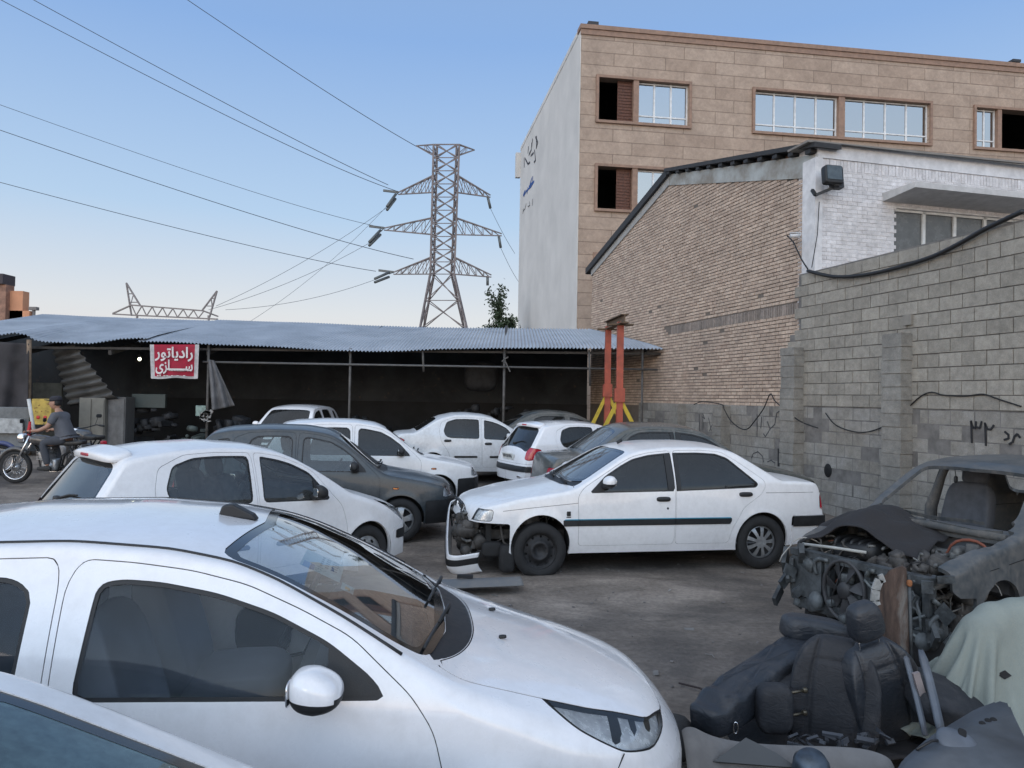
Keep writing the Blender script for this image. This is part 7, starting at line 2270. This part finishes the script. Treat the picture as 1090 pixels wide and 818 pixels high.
for k in range(16):                                  # loose wires and hoses hanging out of the bay
    mb = MB(); q = Vector((r_.uniform(-.2, .7), r_.uniform(-.65, .7), r_.uniform(.62, .78))); pts = [q.copy()]
    d = Vector((r_.uniform(-.3, .6), r_.uniform(-1, 1), r_.uniform(-.1, .6))).normalized()
    for j in range(9): d = (d + Vector((r_.uniform(-.4, .4), r_.uniform(-.4, .4), -.22))).normalized(); q = q + d * .055; pts.append(q.copy())
    mb.tube(pts, r_.choice((.004, .006, .011)), 6)
    mb.build('loose_wire', r_.choice((CABLE, CABLE, RUBBER, mat('pale_wire', (.30, .29, .27), .6), mat('rust_red', (.16, .05, .03), .8))), wr)
r_ = random.Random(2)                     # crumpled lamp housings and torn brackets at the corners
for s in (-1, 1):
    mb = MB()
    for k in range(12):
        x, y, z = r_.uniform(.60, .86), s * r_.uniform(.52, .80), r_.uniform(.28, .70)
        M = Matrix.Translation((x, y, z)) @ Matrix.Rotation(r_.uniform(0, 3), 4, 'Z') @ Matrix.Rotation(r_.uniform(-.9, .9), 4, 'Y')
        mb.box((0, 0, 0), (r_.uniform(.05, .20), r_.uniform(.01, .05), r_.uniform(.04, .16)), M=M)
    mb.build('torn_brackets', mat('wreck_grey', (.12, .13, .132), .6), wr)
mb = MB(); mb.tube([(.70, -.62, .72), (.66, -.3, .735), (.60, 0, .74)], .012, 6); mb.build('pale_hose', mat('pale_hose', (.38, .38, .36), .6), wr)
# draped dark rubber sheet over the engine, rear of bay
def lump_sheet(name, M, sx, sy, fn, m, parent=None, n_=40, th=.008):
    V = [(-sx / 2 + sx * i / n_, -sy / 2 + sy * j / n_, 0) for i in range(n_ + 1) for j in range(n_ + 1)]
    V = [(x, y, fn(x, y)) for x, y, _ in V]
    V = [v + (0,) for v in V]
    me = bpy.data.meshes.new(name); me.from_pydata([v[:3] for v in V], [], [(i * (n_ + 1) + j, i * (n_ + 1) + j + 1, (i + 1) * (n_ + 1) + j + 1, (i + 1) * (n_ + 1) + j) for i in range(n_) for j in range(n_)])
    smooth_me(me); o = link(name, me, m, parent)
    if parent: o.matrix_local = M
    else: o.matrix_world = M
    md = o.modifiers.new('t', 'SOLIDIFY'); md.thickness = th
    return o
def f1(x, y): return .13 * math.exp(-((y + .05) / .25) ** 2) + .05 * mnoise.noise(Vector((x * 5, y * 5, 0))) - .25 * max(0, abs(y) - .3) - .12 * max(0, x) * 2
lump_sheet('insulation_mat', Matrix.Translation((.08, -.28, .87)) @ Matrix.Rotation(.25, 4, 'Z'), .86, 1.1, f1, mat('black_felt', (.022, .021, .023), .95, bump=.4), wr)
mb = MB(); mb.superbox((.42, .50, .14), .5, M=Matrix.Translation((.32, -.25, .70)) @ Matrix.Rotation(.1, 4, 'X'))
for k in range(5): mb.superbox((.36, .04, .16), .5, M=Matrix.Translation((.32, -.42 + k * .085, .72)))
mb.build('air_filter_box', BLACKP, wr)
mb = MB(); mb.superbox((.14, .30, .10), .4, M=Matrix.Translation((-.06, .30, .72))); mb.superbox((.20, .12, .09), .7, M=Matrix.Translation((-.12, .42, .76))); mb.build('battery', LGR, wr)
# cowl beam and dashboard remains
mb = MB(); mb.box((-.42, 0, .86), (.16, 1.38, .06)); mb.tube([(-.36, -.68, .88), (-.30, 0, .90), (-.36, .68, .88)], .03, 8); mb.build('scuttle', PANEL, wr)
mb = MB()
pts = [(c_ - 2.46 + .4, -.30 + .002 * k, 1.30 - .012 * k) for k in range(12)]
mb.tube(pts[:8], .004, 5); mb.superbox((.05, .03, .06), .7, M=Matrix.Translation(Vector(pts[7]) + Vector((0, 0, -.02)))); mb.build('hanging_charm', BLACKP, wr)
mb = MB(); mb.box((c_ - 1.9, -.1, .42), (1.6, 1.2, .04)); mb.build('torn_floor', UNDER, wr)
mb = MB(); mb.superbox((.08, .16, .40), .4, M=Matrix.Translation((c_ - 2.5, .25, .82)) @ Matrix.Rotation(-.4, 4, 'Y')); mb.build('belt_cover', mat('pale_blue_plastic', (.22, .28, .36), .5), wr)
mb = MB(); mb.lathe([(.001, -.06), (.16, -.06), (.18, 0), (.16, .06), (.001, .06)], 20, M=Matrix.Translation((0, .52, .28))); mb.build('brake_drum', GRIME, wr)
mb = MB()
for x, y in ((.5, -.55), (.5, .55), (-1.2, .6), (-1.2, -.6), (-2.6, .55), (-2.6, -.55)):
    mb = MB(); mb.lathe([(.001, 0), (.16, 0), (.16, .12), (.15, .25), (.001, .25)], 16, axis='z', M=Matrix.Translation((x, y, .04))); mb.build('support_drum', RUBBER, wr)

# bits of bodywork lying on the ground behind the foreground bonnet
p = gnd(500, 628)
o = lump_sheet('torn_bumper', Matrix.Translation((p.x, p.y, p.z + .05)) @ Matrix.Rotation(.15, 4, 'Z'), 1.05, .32, lambda x, y: .05 * math.cos(y * 9) + .02 * x, paint('grey_plastic_panel', (.10, .11, .12), .5, .6, coat=.1))
tag(o, 'grey bumper skin lying on the ground in front of the damaged saloon', 'bumper')
p = gnd(500, 628); mb = MB(); mb.box((0, 0, 0), (.16, .05, .03)); o = mb.build('plastic_scrap', BLACKP); o.location = (p.x - .05, p.y + .02, p.z + .13); tag(o, 'small black plastic scrap on the grey bumper skin', 'scrap')
# ================================================================== heap of seats and panels, bottom right
def worn(name, col, rough, dustc=(.085, .082, .084)):
    t = NT(name); v = t.coord()
    n = t.noise(v, 3.5, 8, .68, .8); n2 = t.noise(v, 22, 8, .75); w_ = t.noise(t.coord('Object', scale=(1, 1, 2.2)), 9, 3, .5, 2.2)
    d = t.math('MULTIPLY', t.ramp(n, [(.46, G3(0)), (.70, G3(1))]), t.ramp(n2, [(.35, G3(.15)), (.65, G3(1))]))
    t.set('Base Color', t.mix(t.math('MULTIPLY', d, .75), col, dustc)); t.set('Roughness', t.math('ADD', t.math('MULTIPLY', d, .4), rough, True))
    t.set('Normal', t.bump(t.math('ADD', w_, t.math('MULTIPLY', n2, .3)), .26, .02)); return t.m
VIN = worn('dark_leatherette', (.020, .024, .031), .42)
VIN2 = worn('dark_seat_cloth', (.013, .015, .020), .70)
GREYPL = mat('grey_plastic', (.070, .080, .095), .55, var=.3, nsc=4, bump=.12, bsc=150)
def seatback(name, label, pos, rot, dims, m, head=None, parts=None, cat='car seat', pull=.2, group='car seats in the heap'):
    root = empty(name, pos, 0, label, cat, group)
    root.rotation_euler = rot
    w, h, t = dims
    def fn(p):
        z = p.z / (h / 2); x = p.x / (w / 2)
        k = 1 - pull * max(0, z) ** 2
        y = p.y + (-.06 * abs(x) ** 3 if p.y < 0 else 0) * (1) + .03 * z * z
        if p.y < 0: y += .016 * math.exp(-((abs(p.x) - .27 * w) / .012) ** 2) + .010 * math.exp(-((z - .62) / .03) ** 2) * (abs(p.x) < .27 * w)
        return (p.x * k, y, p.z)
    mb = MB(); mb.superbox((w, t, h), .48, 140, 60, fn=fn, M=Matrix.Translation((0, 0, h / 2)))
    mb.build('backrest', m, root)
    if head:
        hw, hh, off_, tilt = head
        M = Matrix.Translation((0, .0, h + off_)) @ Matrix.Rotation(tilt, 4, 'X')
        mb = MB(); mb.superbox((hw, .13, hh), .62, 28, 18, fn=lambda p: (p.x * (1 - .12 * (p.z / (hh / 2))), p.y, p.z), M=M @ Matrix.Translation((0, 0, hh / 2)))
        mb.build('headrest', m, root)
        mb = MB()
        for x in (-.06, .06): mb.tube([(x, 0, h - .03), (x, 0, h + off_ + .03)], .006, 6)
        mb.build('headrest_post', CHROME, root)
    return root
def atg(px, py, Y): return at(px, py, Y)
JY = 4.25
# tall seat back with headrest leaning to the left
p = at(948, 800, JY); p.z = .06
seatback('car_seat', 'dark car seat back with round headrest, tallest in the heap', p, (R(6), R(-17), R(10)), (.42, .62, .15), VIN, head=(.185, .215, .03, 0))
# rounded seat back facing left, lower
p = at(884, 802, JY - .05); p.z = .04
seatback('car_seat', 'dark car seat back with a broad rounded top and worn grey centre', p, (R(-6), R(3), R(-22)), (.46, .62, .17), VIN2, pull=.32)
# long seat bolster lying from lower left to upper right
a, b = at(752, 764, 4.05), at(866, 686, 4.75)
a.z = max(a.z, .16); 
root = empty('seat_cushion', (0, 0, 0), 0, 'long dark seat cushion leaning at the left end of the heap', 'seat cushion')
d = b - a; L_ = d.length
mx_ = d.normalized(); my_ = Vector((0, 0, 1)).cross(mx_).normalized(); mz_ = mx_.cross(my_)
M = Matrix.Identity(4); M.col[0][:3] = mx_; M.col[1][:3] = my_; M.col[2][:3] = mz_; M.translation = (a + b) / 2
mb = MB(); mb.superbox((L_ * 1.10, .24, .19), .42, 40, 24, fn=lambda p: (p.x, p.y, p.z + .012 * math.sin(p.x * 40) * (p.z > 0) - .05 * (p.x / L_) ** 2), M=M); mb.build('cover', VIN, root)
mb = MB(); mb.superbox((L_ * .62, .10, .13), .5, 24, 16, M=M @ Matrix.Translation((.13, -.15, -.03))); mb.build('side_bolster', VIN2, root)
mb = MB(); q = at(783, 775, 4.0); mb.tube([(q.x, q.y, q.z + .03 + 0 * k) if False else (q.x + .012 * math.cos(k), q.y, q.z + .03 * math.sin(k)) for k in np.linspace(0, 2 * PI, 12)[:-1]], .004, 5, closed=True); mb.build('hook_ring', CHROME, root)
# second cushion behind, horizontal headrest
q = at(868, 672, 4.75)
mb = MB(); mb.superbox((.42, .22, .17), .55, 28, 18, M=Matrix.Translation(q) @ Matrix.Rotation(.15, 4, 'Y'))
tag(mb.build('seat_cushion', VIN), 'dark padded cushion lying flat behind the round headrest', 'seat cushion')
mb = MB(); mb.superbox((.44, .5, .40), .5, 24, 16, M=Matrix.Translation((q.x + .02, q.y + .05, .24)))
tag(mb.build('scrap_cushion', VIN2), 'dark seat base underneath the flat padded cushion', 'seat base')
# loose headrest
q = at(824, 756, 4.1)
hr_ = empty('headrest', (q.x, q.y, q.z - .13), 0, 'small loose headrest standing between the long cushion and the rounded seat back', 'headrest')
mb = MB(); mb.superbox((.19, .12, .26), .55, 28, 18, M=Matrix.Translation((0, 0, .14))); mb.build('pad', VIN2, hr_)
mb = MB()
for z in (.10, .22): mb.tube([(.08, 0, z), (.17, .02, z + .01)], .008, 6); mb.superbox((.03, .03, .03), .7, M=Matrix.Translation((.17, .02, z + .01)))
mb.build('peg', mat('brass_peg', (.10, .09, .07), .4, .8), hr_)
# dark fill beneath: crumpled sheets
def f2(x, y): return .05 * mnoise.noise(Vector((x * 3, y * 3, 1))) + .03 * mnoise.noise(Vector((x * 9, y * 9, 2)))
p = at(880, 800, 4.3)
o = lump_sheet('foam_mat', Matrix.Translation((p.x + .1, 4.45, .10)), 1.3, .9, f2, mat('black_felt', (.022, .021, .023), .95)); tag(o, 'crumpled black underlay beneath the seats', 'mat')
# rusty panel
root = empty('rusty_panel', (0, 0, 0), 0, 'tall narrow panel of rusty brown metal standing upright behind the round headrest', 'metal panel')
Yr = 4.55
out = [(927, 712), (929, 690), (932, 660), (934, 645), (930, 641), (931, 628), (935, 616), (941, 614), (946, 608), (953, 605), (960, 603), (964, 606), (966, 620), (968, 650), (970, 690), (971, 730), (950, 730)]
P = [at(x, y, Yr) for x, y in out]
def rust_mat():
    t = NT('rusty_brown'); v = t.coord(scale=(9, 9, 2)); n = t.noise(v, .9, 8, .7, 1); n2 = t.noise(v, 5, 8, .7)
    c = t.ramp(n, [(.35, (.035, .024, .020)), (.5, (.085, .056, .044)), (.64, (.15, .14, .13))])
    c = t.mix(1, c, t.ramp(n2, [(.3, G3(.7)), (.7, G3(1.2))]), 'MULTIPLY')
    t.set('Base Color', c); t.set('Roughness', .85); t.set('Normal', t.bump(n2, .4, .01)); return t.m
V = [tuple(q) for q in P] + [tuple(q + Vector((.02, .03, 0))) for q in P]; n_ = len(P)
me = bpy.data.meshes.new('sheet'); me.from_pydata(V, [], [tuple(range(n_)), tuple(range(2 * n_ - 1, n_ - 1, -1))] + [(i, i + n_, (i + 1) % n_ + n_, (i + 1) % n_) for i in range(n_)])
link('sheet', me, rust_mat(), root)
mb = MB()
pts = [(933, 645), (931, 640), (932, 628), (936, 617), (941, 615)]
mb2 = [at(x, y, Yr - .015) for x, y in pts]
for a_, b_ in zip(mb2[:-1], mb2[1:]): mb.bar(a_, b_, .05, .012, up=(0, 1, 0))
mb.build('flange', mat('pale_edge', (.26, .265, .26), .7, var=.4, nsc=20), root)
mb = MB(); mb.tube([at(967.5, 612, Yr - .01), at(970, 690, Yr - .01), at(971, 730, Yr - .01)], .010, 6); mb.build('edge_bead', mat('wreck_grey', (.12, .13, .132), .6), root)
mb = MB(); mb.superbox((.03, .03, .04), .7, M=Matrix.Translation(at(968, 621, Yr - .02))); mb.build('rust_lug', mat('orange_rust', (.25, .10, .04), .9), root)
# two grey strips
for k, (t_, b_, w_) in enumerate((((980, 692), (1003, 785), .052), ((962, 693), (985, 783), .038))):
    mb = MB(); a_, c2 = at(t_[0], t_[1], 4.1 + .05 * k), at(b_[0], b_[1], 3.85 + .05 * k)
    pts = [a_.lerp(c2, q) + Vector((0, 0, .02 * math.sin(q * PI))) for q in np.linspace(0, 1, 8)]
    for e_ in (-.5, 0, .5): mb.tube([q + Vector((w_ * .32 * e_, -.004 * (e_ == 0), 0)) for q in pts], [w_ * .10] + [w_ * .28] * (len(pts) - 2) + [w_ * .22], 10)
    o = mb.build('trim_strip', mat('grey_trim', (.11, .125, .15), .45, .1, var=.3), None)
    tag(o, ('broad' if k == 0 else 'narrow') + ' grey door trim strip leaning beside the rusty panel', 'trim strip')
mb = MB(); mb.box(at(978, 728, 4.0), (.035, .02, .12), rot=Matrix.Rotation(-.3, 3, 'Y')); tag(mb.build('pink_strip', mat('pinkish', (.22, .19, .19), .7)), 'short pinkish strip between the two grey trim strips', 'strip')
mb = MB(); mb.superbox((.08, .08, .06), .6, M=Matrix.Translation(at(999, 731, 4.2))); tag(mb.build('foam_lump', mat('foam', (.42, .34, .24), .95, var=.3, nsc=20, bump=.4)), 'small lump of yellow foam beside the pale cover', 'foam')
# dark flat seat back behind the strips
q = at(1016, 752, 4.1)
mb = MB(); mb.superbox((.52, .36, .16), .4, 28, 18, M=Matrix.Translation(q) @ Matrix.Rotation(.35, 4, 'Y') @ Matrix.Rotation(.3, 4, 'X')); tag(mb.build('seat_cushion', VIN2), 'dark flat seat cushion under the pale green cover', 'seat cushion')
# pale green cover draped over a lump
COV = mat('pale_green_cover', (.215, .24, .218), .85, var=.14, nsc=2.2, bump=.3, bsc=120)
cc = at(1078, 712, 4.25)
def drape_sim(n, size, center, balls, floor, steps=260, seed=3, rot=0.5):
    """a cloth of n x n points let fall on a few lumps (position based dynamics)"""
    r_ = np.random.RandomState(seed)
    u = (np.arange(n) / (n - 1) - .5)
    U, W = np.meshgrid(u * size[0], u * size[1], indexing='ij')
    c, s_ = math.cos(rot), math.sin(rot)
    X = np.stack([U * c - W * s_, U * s_ + W * c, np.zeros_like(U)], -1)
    X[..., :2] *= .66; X[..., 2] = center[2] + .36 + .05 * np.sin(U * 23 + 4 * W) + .045 * np.cos(W * 19 - 7 * U) + .03 * np.sin(41 * W + 9 * U) + .004 * r_.randn(n, n)
    X[..., :2] += np.array(center[:2])
    Xp = X.copy()
    dx, dy = size[0] / (n - 1), size[1] / (n - 1); dg = math.hypot(dx, dy)
    def con(A, B, L, k):
        d = B - A; l = np.linalg.norm(d, axis=-1, keepdims=True)
        q = d * ((l - L) / np.maximum(l, 1e-9)) * .5 * k
        return q
    for it in range(steps):
        V = (X - Xp) * .95; Xp = X.copy(); X = X + V; X[..., 2] -= 2.2 * (1 / 110) ** 2
        for _ in range(9):
            for o_ in (0, 1):
                A, B = X[o_:-1:2], X[o_ + 1::2]; m = min(len(A), len(B)); q = con(A[:m], B[:m], dx, 1.0); A[:m] += q; B[:m] -= q
                A, B = X[:, o_:-1:2], X[:, o_ + 1::2]; m = min(A.shape[1], B.shape[1]); q = con(A[:, :m], B[:, :m], dy, 1.0); A[:, :m] += q; B[:, :m] -= q
            for o_ in (0, 1):
                A, B = X[o_:-1:2, :-1], X[o_ + 1::2, 1:]; m = min(len(A), len(B)); q = con(A[:m], B[:m], dg, .35); A[:m] += q; B[:m] -= q
                A, B = X[o_:-1:2, 1:], X[o_ + 1::2, :-1]; m = min(len(A), len(B)); q = con(A[:m], B[:m], dg, .35); A[:m] += q; B[:m] -= q
            A, B = X[:-2], X[2:]; q = con(A, B, 2 * dx, .10); A += q; B -= q
        for (bx, by, bz, br) in balls:
            d = X - np.array([bx, by, bz]); l = np.linalg.norm(d, axis=-1, keepdims=True)
            hit_ = l < br
            P_ = np.array([bx, by, bz]) + d / np.maximum(l, 1e-9) * br
            X = np.where(hit_, P_, X); Xp = np.where(hit_, X, Xp)
        X[..., 2] = np.maximum(X[..., 2], floor)
    return X
cx_, cy_, cz_ = cc
XC = drape_sim(100, (2.0, 1.8), (cx_ + .14, cy_ + .02, cz_), [(cx_ - .15, cy_ + .03, cz_ + 0.18, .12), (cx_ - .06, cy_ + .06, cz_ + 0.23, .12), (cx_ + .07, cy_ + .08, cz_ + 0.25, .12), (cx_ + .20, cy_ + .08, cz_ + 0.26, .13), (cx_ + .36, cy_ + .06, cz_ + 0.25, .15), (cx_ - .10, cy_ - .10, cz_ - .28, .17), (cx_ + .16, cy_ - .20, cz_ - .16, .16)], .10, steps=200)
n_ = XC.shape[0]
me = bpy.data.meshes.new('fabric_cover'); me.from_pydata([tuple(map(float, q)) for q in XC.reshape(-1, 3)], [], [(i * n_ + j, (i + 1) * n_ + j, (i + 1) * n_ + j + 1, i * n_ + j + 1) for i in range(n_ - 1) for j in range(n_ - 1)])
smooth_me(me)
root = empty('fabric_cover', (0, 0, 0), 0, 'crumpled pale green fabric cover draped over the heap at right', 'fabric cover')
o = link('cover', me, COV, root); md = o.modifiers.new('t', 'SOLIDIFY'); md.thickness = .006; md = o.modifiers.new('s', 'SUBSURF'); md.levels = 0; md.render_levels = 1
hq = at(1069, 719, 3.8)
mb = MB(); q0 = None
bpy.context.view_layer.update()
hit, loc_, nor, _ = o.ray_cast(Vector((0, 0, CAM_H)), (hq - Vector((0, 0, CAM_H))).normalized())
if hit:
    tz = nor.to_track_quat('Z', 'Y').to_matrix().to_4x4(); tz.translation = loc_ + nor * .004
    mb.add([(-.035, 0, 0), (0, -.022, .002), (.034, .002, 0), (.004, .026, .002)], [(0, 1, 2, 3)], M=tz); mb.build('tear', SEAM, root)
# door panel bottom right
root = empty('door_trim_panel', (0, 0, 0), 0, 'grey plastic door trim panel with a speaker recess, face up at bottom right', 'door panel')
Yd = 3.45
outl = [(948, 830), (962, 806), (990, 782), (1040, 752), (1062, 744), (1076, 748), (1082, 762), (1092, 782), (1100, 800), (1098, 850), (940, 850)]
P = []
for x, y in outl:
    P.append(at(x, y, 3.75 - (y - 744) * .0075))
n_ = len(P); cen = sum(P, Vector()) / n_
me = bpy.data.meshes.new('panel'); me.from_pydata([tuple(q) for q in P] + [tuple(q + Vector((0, .05, -.09))) for q in P], [], [tuple(range(n_))] + [(i, i + n_, (i + 1) % n_ + n_, (i + 1) % n_) for i in range(n_)])
bm = bmesh.new(); bm.from_mesh(me); bmesh.ops.bevel(bm, geom=[e for e in bm.edges], offset=.018, segments=3, affect='EDGES'); bmesh.ops.recalc_face_normals(bm, faces=bm.faces); bm.to_mesh(me); bm.free(); smooth_me(me)
link('panel', me, GREYPL, root)
def dpt(x, y, lift=0): return at(x, y, 3.75 - (y - 744) * .0075) + Vector((0, -.3, .9)).normalized() * lift
mb = MB(); c0 = dpt(1018, 793, .005); mb.superbox((.17, .13, .07), .8, 28, 14, M=Matrix.Translation(c0) @ Matrix.Rotation(.6, 4, 'X') @ Matrix.Rotation(-.5, 4, 'Z')); mb.build('map_pocket', mat('grey_plastic2', (.10, .115, .14), .5, var=.25, nsc=6), root)
mb = MB(); c0 = dpt(1022, 790, .045); mb.superbox((.035, .05, .012), .5, M=Matrix.Translation(c0) @ Matrix.Rotation(.6, 4, 'X') @ Matrix.Rotation(-.5, 4, 'Z')); mb.build('opening', SEAM, root)
mb = MB()
for x, y in ((1052, 768), (1046, 771), (1058, 767)): mb.lathe([(.001, 0), (.012, 0), (.016, -.005)], 12, axis='z', M=Matrix.Translation(dpt(x, y, .006)) @ Matrix.Rotation(.5, 4, 'X'))
mb.build('clip_hole', SEAM, root)
mb = MB(); mb.tube([dpt(975, 800, .01), dpt(990, 795, .03), dpt(1003, 790, .01)], .006, 6); mb.build('wire', CABLE, root)
# pale bumper skin along the bottom edge
root = empty('bumper_skin', (0, 0, 0), 0, 'dusty grey bumper skin lying along the front of the seat heap', 'bumper')
top = [(724, 776), (732, 771), (741, 774), (752, 781), (775, 788), (810, 791), (850, 792), (890, 794), (925, 796), (948, 806)]
n_ = len(top); V = []; rows = 14
for i, (x, y) in enumerate(top):
    p0 = at(x, y, 3.55 - .004 * abs(x - 830) * .3)
    for j in range(rows + 1):
        w = j / rows
        V.append(tuple(p0 + Vector((0, -.22 * math.sin(w * PI / 2) , -.34 * (1 - math.cos(w * PI / 2)) - .10 * w + .008 * mnoise.noise(Vector((x * .05, w * 3, 0))))) ))
me = bpy.data.meshes.new('skin'); me.from_pydata(V, [], [(i * (rows + 1) + j, i * (rows + 1) + j + 1, (i + 1) * (rows + 1) + j + 1, (i + 1) * (rows + 1) + j) for i in range(n_ - 1) for j in range(rows)]); smooth_me(me)
o = link('skin', me, mat('dusty_grey_skin', (.155, .150, .148), .75, var=.25, nsc=5, bump=.2), root)
s2 = o.modifiers.new('t', 'SOLIDIFY'); s2.thickness = .008; s2 = o.modifiers.new('s', 'SUBSURF'); s2.levels = 1; s2.render_levels = 2
mb = MB()
for x, y in ((779, 803), (815, 803), (896, 803)): mb.box(at(x, y, 3.45), (.022, .01, .014), rot=Matrix.Rotation(-.6, 3, 'X'))
mb.build('clip_hole', SEAM, root)
mb = MB(); a_, c2 = at(744, 792, 3.43), at(749, 830, 3.3); mb.tube([a_, a_.lerp(c2, .5) + Vector((.01, -.01, 0)), c2], .022, 8); mb.build('rubber_hose', RUBBER, root)
mb = MB(); c0 = at(864, 812, 3.3); mb.lathe([(.001, .03), (.055, .03), (.075, .0), (.075, -.07), (.06, -.09)], 28, axis='z', M=Matrix.Translation(c0) @ Matrix.Rotation(.35, 4, 'X'))
tag(mb.build('metal_pot', mat('blue_grey_metal', (.075, .095, .12), .4, .6, var=.4, nsc=15)), 'small round blue grey metal pot lying on the bumper skin', 'pot')
mb = MB(); mb.prism([(-.16, 0), (0, .10), (.12, .04), (.2, -.02)], -.01, .01, M=Matrix.Translation(at(798, 812, 3.35)) @ Matrix.Rotation(-.7, 4, 'X'))
tag(mb.build('plastic_wedge', mat('dark_grey_plastic', (.05, .055, .06), .6)), 'dark triangular plastic offcut lying on the bumper skin', 'scrap')
# glinting plastic and wires between the seats
r_ = random.Random(12); mb = MB()
for k in range(30):
    q = at(r_.uniform(840, 950), r_.uniform(778, 796), r_.uniform(3.8, 4.1)); q.z = max(q.z, .05)
    mb.box(q, (r_.uniform(.02, .10), r_.uniform(.01, .03), r_.uniform(.004, .02)), rot=Matrix.Rotation(r_.uniform(0, 3), 3, 'Z') @ Matrix.Rotation(r_.uniform(0, 3), 3, 'X'))
tag(mb.build('plastic_rubble', mat('dull_rubble', (.05, .055, .065), .5, var=.5)), 'broken grey plastic pieces between the seats', 'rubble', kind='stuff')
# black tyre edge between bonnet nose and heap
p = gnd(722, 812); mb = MB()
mb.lathe([(.20, -.09), (.27, -.10), (.31, -.06), (.31, .06), (.27, .10), (.20, .09)], 40, M=Matrix.Translation((p.x - .22, p.y + .05, .12)) @ Matrix.Rotation(1.3, 4, 'X'))
tag(mb.build('scrap_tyre', RUBBER), 'black tyre lying just beyond the nose of the foreground hatchback', 'tyre')
# twig and small rubbish on the yard
p = gnd(745, 735); mb = MB(); mb.tube([(p.x - .12, p.y + .1, p.z + .01), (p.x, p.y, p.z + .015), (p.x + .06, p.y - .14, p.z + .01)], .007, 5); tag(mb.build('stick', mat('stick', (.04, .03, .03), .9)), 'thin dark stick lying on the bare ground left of the heap', 'stick')
